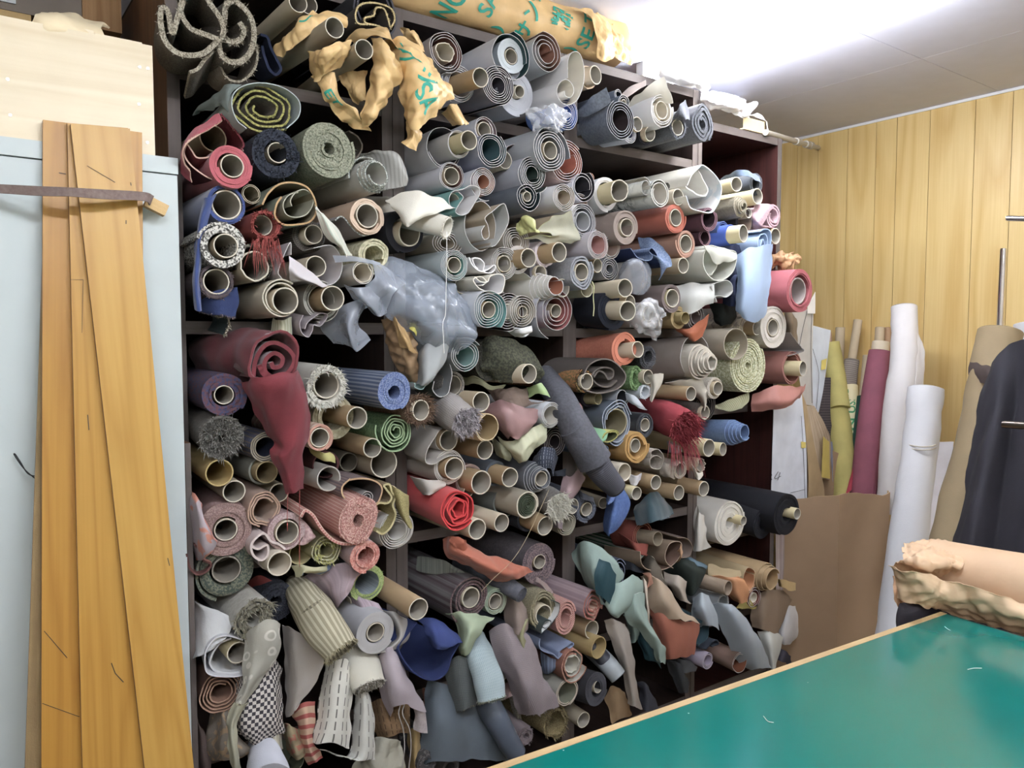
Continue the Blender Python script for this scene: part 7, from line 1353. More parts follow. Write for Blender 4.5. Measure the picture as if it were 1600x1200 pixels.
S([[(444, 975, .1), (458, 985, .16), (490, 995, .19)], [(443, 1020, .12), (462, 1020, .18), (504, 1030, .2)], [(445, 1070, .13), (466, 1066, .19), (500, 1058, .205), (520, 1052, .2)][0:3], [(446, 1090, .14), (462, 1086, .19), (486, 1078, .2)], [(448, 1120, .14), (454, 1118, .18), (462, 1106, .19)]], 'plain greige cloth hanging in a curved drape below the corduroy roll', bpl, name='cloth', wr=.004, edge=mat('#b3aba0', 'plain'), nu=44)
sok = mat('#c9c5b4', 'plain', var=.05)
Lm([(577, 1072, .21, 26), (568, 1048, .18, 29), (558, 1022, .13, 28), (550, 1000, .06, 24), (540, 970, -.04, 20)], 'cream cloth roll bent down with a flattened shaggy end', sok, sq=.75, wr=.005, fringe=(.008, mat('#a5a094', 'plain')), fn=300, endm=mat('#8c877a', 'speckle', '#b5b0a2'), n=30)
wst = mat('#cfcdc2', 'dash', '#6b6862', sc=1.3)
S([[(508, 1040, .16), (524, 1032, .2), (542, 1034, .2), (550, 1050, .18)], [(500, 1080, .17), (518, 1072, .21), (538, 1072, .215), (550, 1080, .19)], [(494, 1120, .17), (514, 1118, .215), (534, 1118, .22), (548, 1118, .2)], [(486, 1160, .17), (506, 1162, .215), (530, 1164, .22), (545, 1166, .2)]], 'white cloth with dashed dark stripes hanging like a pleat', wst, name='cloth', wr=.004, ws=12, th=.002, nu=40)
S([[(556, 1066, .16), (566, 1072, .19), (574, 1078, .18)], [(556, 1100, .16), (570, 1100, .195), (580, 1104, .18)], [(550, 1140, .16), (570, 1140, .2), (586, 1146, .18)], [(540, 1180, .16), (566, 1186, .2), (588, 1182, .18)], [(500, 1170, .16), (540, 1184, .2), (588, 1188, .18)]], 'white cloth with thin dashes hanging right of the striped pleat', mat('#cac9c0', 'dash', '#86837c', sc=1.8), name='cloth', wr=.004, ws=12, nu=40)
bwc = mat('#c2bab2', 'check', '#37343a', sc=1.0)
S([[(368, 1060, .14), (384, 1058, .16), (420, 1030, .17), (438, 1042, .15)], [(366, 1100, .14), (388, 1096, .18), (424, 1086, .19), (441, 1090, .16)], [(366, 1140, .14), (386, 1138, .19), (420, 1134, .2), (443, 1138, .16)], [(380, 1150, .14), (394, 1162, .18), (412, 1158, .18), (442, 1142, .15)]], 'black and white basket weave cloth hanging in a thick fold', bwc, name='cloth', wr=.008, ws=18, th=.006, nu=44, nv=30)
S([[(326, 1110, .08), (346, 1104, .14), (370, 1112, .14)], [(330, 1140, .1), (350, 1136, .16), (372, 1144, .15)], [(322, 1170, .1), (346, 1166, .16), (390, 1168, .16)], [(330, 1186, .1), (350, 1190, .15), (388, 1180, .15)]], 'brocade cloth in gold and grey under the brown roll', mat('#83786a', 'print', '#a88b66', sc=.6), name='cloth', wr=.010, ws=16)
S([[(296, 1110, .05), (306, 1120, .1), (318, 1140, .1)], [(300, 1160, .05), (312, 1160, .1), (326, 1170, .1)], [(304, 1206, .05), (316, 1206, .1), (332, 1204, .1)]], 'dark brown cloth edge at the bottom left corner of the shelves', mat('#5a4a44', 'plain'), name='cloth', wr=.006)
Lm([(420, 1215, .24, 33), (414, 1188, .2, 28), (408, 1166, .12, 20)], 'white cloth bundle at the very bottom of the left bay', mat('#b9bcc8', 'plain'), wr=.010, end='flat', name='cloth_bundle', cat='fabric')
S([[(408, 1150, .14), (424, 1146, .17), (444, 1150, .15)], [(406, 1166, .14), (426, 1164, .18), (446, 1170, .15)], [(420, 1174, .14), (432, 1176, .17), (444, 1174, .15)]], 'pale floral cloth scrap above the white bundle', mat('#a9a48c', 'print', '#bdb9a8', sc=.5), name='cloth', wr=.008)
S([[(458, 1110, .14), (474, 1100, .18), (492, 1096, .17)], [(462, 1130, .14), (478, 1126, .185), (492, 1124, .17)], [(470, 1160, .14), (480, 1162, .18), (490, 1158, .17)], [(482, 1192, .14), (492, 1194, .17), (504, 1182, .16)]], 'salmon and red striped cloth between the greige drape and the white pleat', mat('#c9a384', 'stripev', '#b0524a', sc=2.2), name='cloth', wr=.004)
S([[(440, 1130, .12), (452, 1130, .16), (468, 1140, .15)], [(446, 1160, .12), (458, 1160, .17), (474, 1165, .15)], [(454, 1180, .12), (464, 1184, .16), (476, 1176, .15)]], 'olive and rust printed cloth crumpled beside the red stripes', mat('#8f7f5c', 'print', '#a5604a', sc=.7), name='cloth', wr=.012, crease=.4)
T(462, 1190, 14, 'dull green tube mouth at the bottom between the printed scraps', t=.1, cm=mat('#70755c', 'card'))
ldr = mat('#a89ca4', 'plain', var=.05)
S([[(584, 1030, .15), (606, 1012, .2), (622, 1022, .18)], [(592, 1066, .16), (614, 1050, .22), (640, 1062, .18)], [(598, 1094, .16), (620, 1076, .225), (656, 1090, .18)], [(608, 1122, .16), (622, 1100, .21), (664, 1112, .18)]], 'dusty lilac cloth hanging in a fold below the thick grey roll', ldr, name='cloth', wr=.005, ws=12, inner=mat('#8d8088', 'plain'), th=.003)
S([[(642, 1086, .16), (652, 1088, .18), (662, 1096, .17)], [(646, 1115, .16), (656, 1116, .18), (666, 1118, .17)], [(648, 1140, .16), (658, 1143, .175), (669, 1145, .17)]], 'hanging strip of dusty lilac cloth with a pale back', mat('#9c9090', 'heather', '#b0a4a2'), name='cloth_strip', wr=.002)
for i, (x, dx) in enumerate(((626, 4), (632, 8))):
    cord('thread', ('grey loose thread dangling left of the lilac strip', 'long grey loose thread dangling beside the lilac strip')[i], [(x, 1100, .2), (x-3, 1116, .205), (x+dx, 1140, .2), (x+dx+2, 1170, .2), (x+dx-2, 1205, .2)], .0014, mat('#a39c96', 'plain'), cat='thread')
S([[(578, 1096, .08), (596, 1090, .12), (640, 1090, .12)], [(582, 1130, .09), (606, 1130, .14), (640, 1130, .13)], [(590, 1152, .09), (610, 1150, .13), (640, 1144, .12)]], 'golden brown dotted brocade behind the lilac drape', mat('#8f6f48', 'dash', '#5f4630', sc=1), name='cloth', wr=.005)
S([[(580, 1160, .1), (606, 1152, .15), (630, 1160, .14)], [(556, 1190, .1), (590, 1184, .16), (630, 1184, .15)], [(552, 1206, .1), (590, 1206, .16), (634, 1204, .15)]], 'wrinkled greenish cream cloth at the bottom under the white cloths', mat('#a39f8c', 'plain'), name='cloth', wr=.014, ws=20, crease=.5)
S([[(636, 1140, .1), (648, 1142, .14), (656, 1150, .13)], [(638, 1180, .1), (648, 1180, .14), (654, 1182, .13)], [(640, 1206, .1), (648, 1206, .14), (652, 1206, .13)]], 'ochre leather edge beside the big slate cloth', mat('#9c8048', 'leather'), name='leather_sheet', cat='leather', wr=.004)
S([[(660, 1075, .08), (672, 1078, .1), (676, 1096, .1)], [(662, 1110, .08), (672, 1112, .1), (670, 1130, .1)]], 'rust cloth edge left of the big slate cloth', mat('#7d4a38', 'plain'), name='cloth', wr=.003)

# ------------------------------------------------------------------ bottom compartments, middle bay
bf = mat('#2b3b70', 'plain', rough=.95, var=.06)
bfr_ = Fo([(652, 972), (636, 992), (624, 1014), (638, 1042), (660, 1060), (682, 1063), (698, 1048), (708, 1024), (720, 1003)], 'royal blue felt sheet folded round a dark pocket, bottom row', bf, inner=mat('#22305f', 'plain'), t=.2, th=.003, L=.3, n=90, name='felt_sheet', cat='felt', wob=.004, flip=False)
S([[(652, 968, .14), (676, 966, .18), (700, 980, .2), (722, 1002, .2)], [(660, 976, .18), (680, 984, .22), (702, 994, .225), (721, 1004, .21)], [(668, 990, .2), (684, 1004, .235), (700, 1010, .235), (712, 1008, .22)], [(672, 1006, .2), (684, 1014, .23), (694, 1014, .23), (704, 1010, .22)]], '', bf, root=bfr_, part='turned_down_corner', wr=.002, th=.003, nu=36, nv=30)
sgr = mat('#a3b594', 'plain', var=.05)
S([[(696, 958, .14), (716, 956, .19), (736, 960, .19), (772, 964, .18)], [(710, 972, .15), (726, 974, .2), (742, 972, .21), (760, 976, .19)], [(716, 990, .15), (730, 990, .21), (744, 988, .215), (752, 992, .2)], [(716, 1012, .15), (724, 1014, .2), (732, 1014, .2), (744, 1000, .19)], [(722, 1026, .15), (726, 1027, .18), (730, 1026, .18), (736, 1016, .18)]], 'pale green cloth knotted to a point beside the blue felt', sgr, name='cloth', wr=.005, ws=20)
V(774, 940, 19, 'pale green roll with a hollow middle right of the dark plum roll', mat('#8fa58a', 'plain'), mat('#a39f8c', 'plain'), t=.17, turns=3, rin=13, core=12, cm=CARDG, name='fabric_roll', cat='fabric roll', th=.002, edge=mat('#a5b89e', 'plain'))
dpl = mat('#4a3c40', 'broad', '#6d6a6a', sc=.7, rough=.7)
R(736, 934, 33, 'dark plum striped roll with a fuzzy rim on a pale tube', dpl, t=.17, core=16.5, turns=3, cm=CARDL, edge=mat('#4a3236', 'speckle', '#6f5a5a'), fringe=(.005, mat('#5d4a4a', 'plain')), fn=240, ea=230, flare=.28, L=.7, th=.005)
S([[(650, 870, .0), (690, 876, .08), (740, 905, .15)], [(650, 890, .0), (690, 900, .08), (736, 912, .15)]], 'dull green striped cloth lying along the dark plum roll', mat('#5c625a', 'broad', '#767a70', sc=.4), name='cloth', wr=.002)
Lm([(815, 930, .22, 12.5), (792, 915, .17, 14), (762, 898, .09, 15), (720, 880, -.1, 15)], 'slim slate grey canvas roll pointing right across the orange cloth', mat('#4d4f59', 'heather', '#5d5f69'), nz=.03)
orc = mat('#a8583a', 'plain', sheen=.2, var=.1)
S([[(693, 842, .12), (706, 838, .17), (722, 846, .18), (730, 852, .17)], [(698, 866, .14), (712, 860, .2), (736, 866, .21), (756, 866, .19)], [(722, 880, .15), (742, 878, .22), (764, 880, .225), (790, 876, .2)], [(760, 900, .17), (776, 896, .23), (796, 894, .235), (820, 886, .21)], [(786, 910, .18), (802, 904, .22), (816, 900, .22), (831, 893, .2)]], 'orange wool cloth tied in a bow lying over the dark rolls', orc, inner=mat('#7a3a24', 'plain'), name='cloth', wr=.007, ws=15, th=.004, nu=48, nv=30)
S([[(704, 842, .18), (712, 852, .2), (718, 866, .19)], [(716, 838, .19), (724, 848, .215), (722, 866, .2)], [(730, 846, .17), (734, 858, .19), (730, 870, .18)]], 'gathered orange bunch at the start of the orange cloth', mat('#9c4e30', 'plain'), name='cloth', wr=.010, ws=26, crease=.3, th=.004)
kni = mat('#5a4d52', 'speckle', '#7a6668', rough=1, sc=1.6)
R(842, 880, 32, 'plum grey knitted roll on a tan tube in the bottom middle bay', mat('#4b4549', 'heather', '#5c5559'), t=.15, core=11.5, turns=5, cm=CARD, edge=kni, inner=kni, fringe=(.004, kni), fn=300, coff=(2, 2))
tpw = mat('#84777a', 'dash', '#a1969a', sc=.25)
S([[(762, 985, .12), (786, 975, .16), (812, 985, .16)], [(772, 1020, .14), (800, 1015, .19), (836, 1010, .18)], [(790, 1060, .15), (816, 1060, .21), (848, 1050, .19)], [(802, 1090, .15), (830, 1090, .21), (866, 1082, .19)], [(812, 1116, .15), (840, 1114, .2), (873, 1106, .18)]], 'taupe diamond weave cloth hanging in front of the bottom rolls', tpw, name='cloth', wr=.007, ws=11, fringe=(.008, mat('#84777a', 'plain')), fn=60, th=.003, nu=44)
S([[(786, 940, .12), (806, 930, .16), (826, 960, .16)], [(790, 968, .13), (810, 966, .18), (826, 980, .17)], [(800, 985, .13), (810, 990, .18), (816, 996, .17)]], 'mauve taupe suede cloth above the diamond weave', mat('#8f7d74', 'plain'), name='cloth', wr=.004)
S([[(820, 966, .16), (822, 968, .18), (826, 966, .18)], [(808, 990, .17), (814, 992, .19), (820, 990, .19)], [(812, 1008, .17), (818, 1012, .19), (824, 1004, .18)]], 'short khaki tape end hanging over the diamond weave', mat('#8d8a62', 'plain'), name='cloth_strip', wr=.002)
lbt = mat('#9fb3b8', 'dash', '#7c9298', sc=.3)
Lm([(768, 1092, .22, 24), (762, 1060, .2, 25), (750, 1025, .17, 23), (738, 995, .1, 20)], 'light blue tweed roll hanging down with a shaggy flat end', lbt, sq=.7, endm=mat('#7d8a80', 'speckle', '#a8aea0'), fringe=(.008, mat('#8a8f7c', 'plain')), fn=320, wr=.004)
dgt = mat('#4a4f4e', 'dash', '#5d6462', sc=.3)
S([[(696, 1040, .13), (716, 1024, .17), (740, 1030, .16)], [(700, 1070, .14), (720, 1062, .18), (748, 1070, .17)], [(708, 1110, .14), (728, 1108, .19), (756, 1100, .17)]], 'dark grey green tweed cloth hanging left of the light blue roll', dgt, name='cloth', wr=.003, fringe=(.006, mat('#7d7a60', 'plain')), fn=60, th=.003)
sl = mat('#515b63', 'plain', var=.05)
S([[(668, 1064, .1), (690, 1066, .13), (720, 1084, .14), (760, 1108, .13)], [(660, 1120, .12), (690, 1120, .17), (730, 1120, .16), (780, 1130, .15)], [(656, 1160, .13), (692, 1160, .18), (740, 1150, .17), (800, 1160, .16)], [(655, 1200, .13), (690, 1190, .18), (740, 1188, .17), (800, 1192, .16)]], 'big slate blue cloth hanging smooth at the bottom of the middle bay', sl, name='cloth', wr=.008, ws=7, th=.003, nu=44, nv=40)
Lm([(806, 1178, .2, 16), (784, 1140, .185, 19), (764, 1105, .15, 20), (750, 1085, .08, 18)], 'slate blue vinyl roll under the diamond weave cloth', mat('#48515e', 'vinyl', rough=.35), nz=.05, wr=.003)
S([[(786, 1120, .19), (798, 1136, .205), (808, 1152, .2)], [(784, 1140, .19), (800, 1160, .205), (812, 1176, .2)]], 'shiny clear plastic film on the slate blue vinyl roll', clear, name='plastic_film', cat='plastic film', wr=.008, crease=.6, ws=30, th=.0007)
R(668, 1192, 18, 'patterned black roll end peeking out under the slate cloth', mat('#3d3a3c', 'rings', '#6d6866', sc=.5), t=.16, rin=5, turns=3)
R(704, 1200, 17, 'plain dark roll end under the slate cloth', mat('#4a4542', 'plain'), t=.16, rin=8, turns=3)
R(848, 953, 27, 'moss green tweed roll with frayed layers round a wide tube', mat('#7d7558', 'speckle', '#999070', rough=1), t=.18, core=15.5, turns=2.4, cm=CARDL, fringe=(.006, mat('#8f8768', 'plain')), fn=320, sq=(.95, 1.15), coff=(2, -8), th=.005)
S([[(822, 905, .12), (840, 900, .15), (862, 926, .16)], [(826, 912, .13), (842, 910, .16), (862, 936, .165)]], 'pinkish brown cloth with a white edge above the moss green roll', mat('#8f7a76', 'plain'), edge=mat('#d5d0ca', 'plain'), name='cloth', wr=.003)
Fo([(868, 940), (874, 944), (872, 958), (862, 974), (852, 984), (846, 990), (846, 982), (852, 972), (860, 970), (858, 978), (852, 982)], 'white and black printed vinyl strip curled in a hook', mat('#d0d2d2', 'vinyl'), inner=vy('#3a4444'), t=.2, th=.0025, L=.3, n=80, name='vinyl_strip', cat='vinyl')
rdw = mat('#a04a48', 'check', '#c9a898', sc=.35, rough=1)
R(884, 966, 26, 'red and white basket weave roll with an oval middle', rdw, t=.18, rin=10, turns=3, sq=(.8, 1.1), edge=rdw, inner=rdw, th=.006, jit=.002)
pks = mat('#9c848c', 'broad', '#b39aa0', sc=.5)
R(926, 948, 25, 'mauve striped roll with a red edge and crumpled middle layers', pks, t=.19, rin=4, turns=3, nz=.14, edge=mat('#a05a4c', 'plain'), inner=mat('#a5705c', 'stripe', '#c4a48c'), th=.004, sq=(.85, 1.05), L=.6)
T(925, 984, 14.5, 'upper yellowish tube below the mauve striped roll', t=.17, cm=CARDB)
T(936, 1012, 17.5, 'lower, wider yellowish tube below the mauve striped roll', t=.19, cm=mat('#a68d52', 'card'))
ltb = mat('#7f8cab', 'plain')
Fo([(844, 998), (843, 1010), (850, 1018), (864, 1022), (872, 1028), (874, 1018), (884, 1010), (894, 1004), (896, 1008), (884, 1018), (872, 1030)], 'pale blue cloth ribbon folded above the rust edged roll', ltb, t=.18, th=.003, L=.35, n=80, cat='fabric', name='cloth')
S([[(844, 1016, .13), (858, 1024, .16), (872, 1030, .16)], [(846, 1040, .13), (858, 1044, .16), (872, 1040, .16)], [(850, 1052, .13), (858, 1054, .15), (868, 1046, .15)]], 'slate blue seam cloth below the pale blue ribbon', mat('#5d6880', 'stripe', '#72809c', sc=1), name='cloth', wr=.002)
R(894, 1038, 25, 'rust edged roll with ragged cream lining, bottom row', mat('#8d5a48', 'plain'), t=.19, rin=15, turns=1.8, th=.004, inner=mat('#b3ada0', 'plain'), edge=mat('#8f5a44', 'speckle', '#b5826a'), nz=.1, flare=.35, ea=-20, d=1, core=14.5, cm=mat('#bdb8a8', 'card'), torn=.012, sq=(.95, 1))
slv = mat('#98a0a4', 'vinyl', rough=.35)
Lm([(966, 1057, .2, 14), (950, 1038, .17, 15), (934, 1022, .1, 15), (910, 1000, -.05, 15)], 'silver grey vinyl roll with a dark mouth beside the wide yellowish tube', slv, end='open', nz=.05, endm=vy('#3d3f48'))
bkr = mat('#35353a', 'stripe', '#28282d', sc=.3)
R(932, 1076, 26, 'black ribbed roll on a small pale tube, bottom row', bkr, t=.2, core=10, turns=4, cm=CARDG, sq=(.85, 1.05), coff=(4, 2), edge=pl('#3f3f45'))
V(886, 1082, 20, 'cream edged grey green roll above the frayed gold roll', mat('#a5a294', 'plain'), mat('#7f806a', 'plain'), t=.18, turns=2, rin=15, th=.003, name='fabric_roll', cat='fabric roll', edge=mat('#b8a894', 'plain'), nz=.08)
gld = mat('#8a7a4a', 'speckle', '#6a5c36', rough=1)
R(868, 1128, 26, 'old gold frayed roll at the table edge', gld, t=.17, rin=16, turns=1.8, fringe=(.012, mat('#6d5f3c', 'plain')), fn=300, nz=.14, th=.005)
T(912, 1125, 12.5, 'brown tube just above the table edge', t=.16, cm=CARDG)
R(822, 1150, 16, 'mauve cloth bundle with a torn end above the table edge', mat('#736668', 'plain'), t=.18, rin=4, turns=3, nz=.14, fringe=(.01, mat('#736668', 'plain')), fn=100)
S([[(786, 1070, .1), (800, 1064, .13), (812, 1062, .13)], [(780, 1096, .11), (796, 1090, .15), (806, 1084, .14)]], 'dusty rose cloth beside the light blue tweed roll', mat('#8f706a', 'plain'), name='cloth', wr=.003)
T(786, 1052, 12, 'tan tube mouth beside the light blue tweed roll', t=.09, cm=CARDG)
S([[(796, 1090, .1), (806, 1086, .12), (814, 1100, .12)], [(800, 1120, .1), (810, 1122, .13), (816, 1130, .12)], [(806, 1142, .1), (812, 1144, .12), (818, 1144, .12)]], 'tangled greenish fibre cloth left of the torn mauve bundle', mat('#807a68', 'speckle', '#a09a86'), name='cloth', wr=.006)

# ------------------------------------------------------------------ bottom compartments, third bay and right unit
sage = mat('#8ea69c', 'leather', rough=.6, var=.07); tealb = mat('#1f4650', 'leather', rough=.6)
S([[(893, 866, .05), (908, 846, .12), (930, 850, .17), (956, 868, .2)], [(898, 880, .08), (914, 866, .15), (936, 868, .19), (966, 884, .21)], [(908, 902, .1), (920, 892, .17), (934, 892, .2), (972, 902, .21)], [(920, 920, .12), (928, 920, .18), (934, 916, .2), (940, 930, .2)], [(934, 946, .13), (938, 944, .18), (942, 944, .19), (948, 950, .19)]], 'sage green leather hide end spilling out of the third bay', sage, inner=tealb, edge=mat('#c2d0c8', 'leather'), name='leather_sheet', cat='leather', wr=.006, ws=14, nu=36, nv=30, th=.002)
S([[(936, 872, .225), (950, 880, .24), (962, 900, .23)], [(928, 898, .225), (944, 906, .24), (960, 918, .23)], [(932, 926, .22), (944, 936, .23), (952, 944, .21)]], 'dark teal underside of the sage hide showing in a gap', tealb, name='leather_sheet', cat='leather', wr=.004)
S([[(950, 918, .19), (972, 908, .22), (990, 898, .22), (1004, 906, .2)], [(948, 936, .2), (970, 928, .23), (990, 920, .23), (1006, 920, .2)], [(946, 948, .2), (960, 956, .23), (980, 944, .23), (1002, 930, .2)], [(954, 960, .19), (964, 964, .22), (970, 958, .22), (980, 950, .2)]], 'sage leather lobe spread over the hanging strips', sage, name='leather_sheet', cat='leather', wr=.005, ws=12, th=.002)
S([[(972, 948, .2), (990, 930, .23), (1006, 928, .22)], [(980, 972, .2), (998, 960, .24), (1012, 966, .22)], [(1000, 985, .2), (1012, 984, .24), (1022, 990, .22)], [(1016, 1010, .2), (1028, 1004, .23), (1041, 1014, .21)], [(1026, 1032, .19), (1032, 1036, .22), (1038, 1036, .2)]], 'long sage leather strip hanging past the rust leather', sage, inner=tealb, edge=mat('#c2d0c8', 'leather'), name='leather_sheet', cat='leather', wr=.005, ws=12, th=.002, nu=40)
S([[(994, 970, .16), (1004, 978, .18), (1014, 992, .18)], [(998, 1000, .16), (1008, 1006, .19), (1020, 1012, .18)], [(1008, 1030, .16), (1020, 1034, .18), (1034, 1044, .17)]], 'dark teal leather strip behind the long sage strip', tealb, name='leather_sheet', cat='leather', wr=.003)
S([[(974, 960, .16), (986, 964, .19), (996, 970, .18)], [(984, 985, .16), (992, 990, .19), (998, 992, .18)], [(986, 1005, .16), (992, 1004, .18), (997, 1000, .17)]], 'grey green leather tab between the greige strip and the dark teal strip', mat('#728880', 'leather'), name='leather_sheet', cat='leather', wr=.003)
grg = mat('#a0958a', 'leather', rough=.65, var=.05)
S([[(944, 970, .16), (958, 966, .19), (976, 974, .18)], [(952, 996, .17), (968, 994, .2), (984, 1006, .19)], [(966, 1030, .17), (978, 1028, .21), (990, 1036, .19)], [(974, 1058, .17), (984, 1060, .2), (994, 1062, .19)], [(982, 1100, .17), (992, 1102, .2), (1003, 1108, .18)]], 'long greige leather strip hanging down to the table edge', grg, name='leather_sheet', cat='leather', wr=.004, ws=12, th=.002, nu=44)
V(1004, 836, 20, 'brick red leather roll in loose layers at the top of the bottom row', mat('#8a4032', 'leather'), mat('#7a382c', 'leather'), t=.11, turns=2.6, rin=12, th=.002, name='leather_roll', cat='leather roll', edge=mat('#b06a50', 'leather'))
S([[(965, 832, .08), (990, 846, .14), (1012, 850, .14)], [(980, 852, .08), (996, 862, .15), (1010, 868, .15)], [(994, 850, .1), (1002, 866, .15), (1014, 866, .15)]], 'brick red leather lip below the loose brick roll', mat('#8a4032', 'leather'), name='leather_sheet', cat='leather', wr=.002)
T(1028, 842, 11.5, 'long grey brown tube lying above the brown leather roll', t=.17, cm=mat('#8f8068', 'card'))
R(1001, 862, 10, 'white and green banded roll end behind the brown leather roll', mat('#cfd0cc', 'broad', '#2f6a4a', sc=.4), t=.1, rin=4, turns=2)
brl = mat('#84705a', 'leather', rough=.65, var=.06)
Fo([(1000, 862), (1002, 880), (1014, 890), (1036, 890), (1050, 884), (1058, 876), (1064, 864), (1064, 850), (1058, 846), (1046, 850), (1040, 866), (1042, 880), (1052, 888)], 'brown leather roll curled open in the third bay', brl, inner=mat('#6a4f40', 'leather'), t=.17, th=.002, L=.42, n=90, name='leather_roll', cat='leather roll', edge=mat('#b39a80', 'leather'))
Fo([(1058, 840), (1074, 842), (1082, 854), (1078, 868), (1066, 872)], 'dark taupe leather curl behind the brown leather roll', mat('#7a6a60', 'leather'), inner=mat('#5c4c44', 'leather'), t=.14, th=.002, L=.42, name='leather_roll', cat='leather roll', edge=brl)
S([[(1056, 868, .12), (1062, 856, .17), (1064, 846, .165)], [(1058, 880, .12), (1064, 872, .17), (1068, 864, .165)]], 'tan leather tongue inside the brown leather roll', mat('#b0845c', 'leather'), name='leather_sheet', cat='leather', wr=.001)
S([[(1012, 866, .12), (1024, 872, .17), (1036, 900, .18)], [(1006, 880, .11), (1018, 890, .17), (1044, 930, .18)], [(1002, 890, .1), (1014, 900, .16), (1040, 935, .17)]], 'thin dark olive leather sheet with a pale curved edge', mat('#5f564a', 'leather'), edge=mat('#cbbfa6', 'leather'), name='leather_sheet', cat='leather', wr=.002)
V(966, 896, 17, 'navy slate leather curl between the sage hide and the brown roll', mat('#3a4152', 'leather'), mat('#20242e', 'leather'), t=.16, turns=2, rin=9, th=.002, name='leather_roll', cat='leather roll', sq=(.9, 1.2), edge=mat('#76809a', 'leather'))
S([[(970, 868, .08), (990, 872, .12), (1006, 890, .13)], [(974, 890, .1), (992, 892, .15), (1014, 898, .14)]], 'black leather fold right of the navy slate curl', mat('#24262e', 'leather'), name='leather_sheet', cat='leather', wr=.004)
bgl = mat('#b09a80', 'leather', rough=.65, var=.05)
S([[(1000, 900, .13), (1010, 896, .17), (1018, 902, .17)], [(1010, 914, .15), (1030, 908, .2), (1046, 920, .19)], [(1012, 944, .16), (1040, 938, .22), (1064, 948, .2)], [(1030, 962, .17), (1060, 968, .22), (1092, 974, .2)]], 'beige leather hide with a wavy lower edge over the rust leather', bgl, name='leather_sheet', cat='leather', wr=.004, ws=12, th=.002, edge=mat('#cdb89c', 'leather'), nu=36)
rus = mat('#a05a40', 'leather', rough=.5, var=.08)
S([[(1012, 944, .15), (1040, 950, .19), (1066, 968, .19), (1096, 974, .17)], [(1018, 970, .15), (1040, 975, .2), (1066, 985, .2), (1092, 990, .17)], [(1026, 1000, .15), (1046, 1002, .2), (1070, 1004, .2), (1088, 1006, .17)], [(1036, 1030, .15), (1050, 1032, .19), (1068, 1028, .19), (1086, 1024, .17)]], 'rust brown leather hide hanging in a broad flap, bottom row', rus, name='leather_sheet', cat='leather', wr=.004, ws=10, th=.002, nu=36)
S([[(1016, 904, .17), (1012, 915, .185), (1008, 920, .18)], [(1004, 898, .17), (1016, 898, .19), (1020, 912, .185)]], 'small salmon leather corner on the beige hide', mat('#b07a60', 'leather'), name='leather_sheet', cat='leather', wr=.001)
S([[(1002, 902, .16), (1006, 904, .18), (1010, 908, .18)], [(1008, 940, .17), (1010, 942, .2), (1012, 944, .2)], [(1012, 972, .17), (1014, 974, .19), (1016, 976, .19)]], 'thin pale leather strip hanging left of the beige hide', mat('#c2b19c', 'leather'), name='leather_sheet', cat='leather', wr=.001)
gtl = mat('#a39688', 'leather', rough=.65)
S([[(1038, 895, .1), (1060, 900, .14), (1074, 906, .14)], [(1042, 910, .12), (1062, 918, .17), (1070, 922, .15)], [(1058, 934, .13), (1070, 940, .17), (1078, 944, .15)]], 'greyish tan leather flap behind the beige hide', gtl, name='leather_sheet', cat='leather', wr=.003)
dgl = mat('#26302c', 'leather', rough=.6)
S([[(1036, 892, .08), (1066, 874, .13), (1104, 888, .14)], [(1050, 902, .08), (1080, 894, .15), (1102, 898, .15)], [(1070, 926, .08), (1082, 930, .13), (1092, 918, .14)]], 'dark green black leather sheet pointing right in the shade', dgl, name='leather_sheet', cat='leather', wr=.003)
S([[(1060, 868, .09), (1082, 872, .13), (1106, 885, .15)], [(1062, 876, .09), (1084, 882, .14), (1104, 890, .15)]], 'slate blue leather strip on top of the dark green sheet', mat('#4f6672', 'leather'), name='leather_sheet', cat='leather', wr=.002)
khk = mat('#ab9468', 'leather', rough=.6); apr = mat('#c9874f', 'leather', rough=.6)
V(1170, 906, 17, 'khaki backed leather roll with an apricot inside', khk, apr, t=.13, turns=1.5, rin=13, th=.002, name='leather_roll', cat='leather roll', sq=(.95, 1.15), ea=200, edge=mat('#d5b58a', 'leather'))
S([[(1106, 880, .05), (1140, 890, .09), (1166, 892, .12)], [(1106, 896, .06), (1130, 902, .1), (1150, 906, .12)], [(1106, 902, .06), (1130, 908, .1), (1150, 912, .12)]], 'khaki leather lying along the khaki backed roll', khk, name='leather_sheet', cat='leather', wr=.003)
S([[(1112, 900, .1), (1140, 902, .15), (1154, 900, .16)], [(1132, 918, .12), (1150, 908, .17), (1168, 912, .16)], [(1136, 930, .12), (1152, 926, .17), (1170, 926, .16)], [(1146, 936, .12), (1158, 942, .16), (1166, 942, .15)]], 'apricot leather sheet fanned out behind the grey brown tube', apr, inner=khk, name='leather_sheet', cat='leather', wr=.002)
T(1138, 919, 11.5, 'grey brown tube lying on the apricot leather', t=.19, cm=mat('#94806a', 'card'))
V(1192, 900, 20, 'tan leather roll in widely stepped layers, right unit', mat('#a88a5c', 'leather'), mat('#b5935f', 'leather'), t=.13, turns=3, rin=14, th=.002, name='leather_roll', cat='leather roll', tele=.05, edge=mat('#c9ad80', 'leather'))
S([[(1216, 906, .12), (1220, 904, .15), (1244, 912, .15)], [(1218, 916, .12), (1224, 918, .15), (1243, 924, .15)]], 'pale yellow tan leather tongue at the right end of the bottom row', mat('#bf9f5f', 'leather'), name='leather_sheet', cat='leather', wr=.002)
V(1178, 934, 15, 'wine red leather roll on a white core below the apricot leather', mat('#7d4236', 'leather'), mat('#8a4a3c', 'leather'), t=.13, turns=2, rin=9, core=8, cm=CARDW, name='leather_roll', cat='leather roll', th=.002)
mbl = mat('#8a7259', 'leather', rough=.65, var=.06)
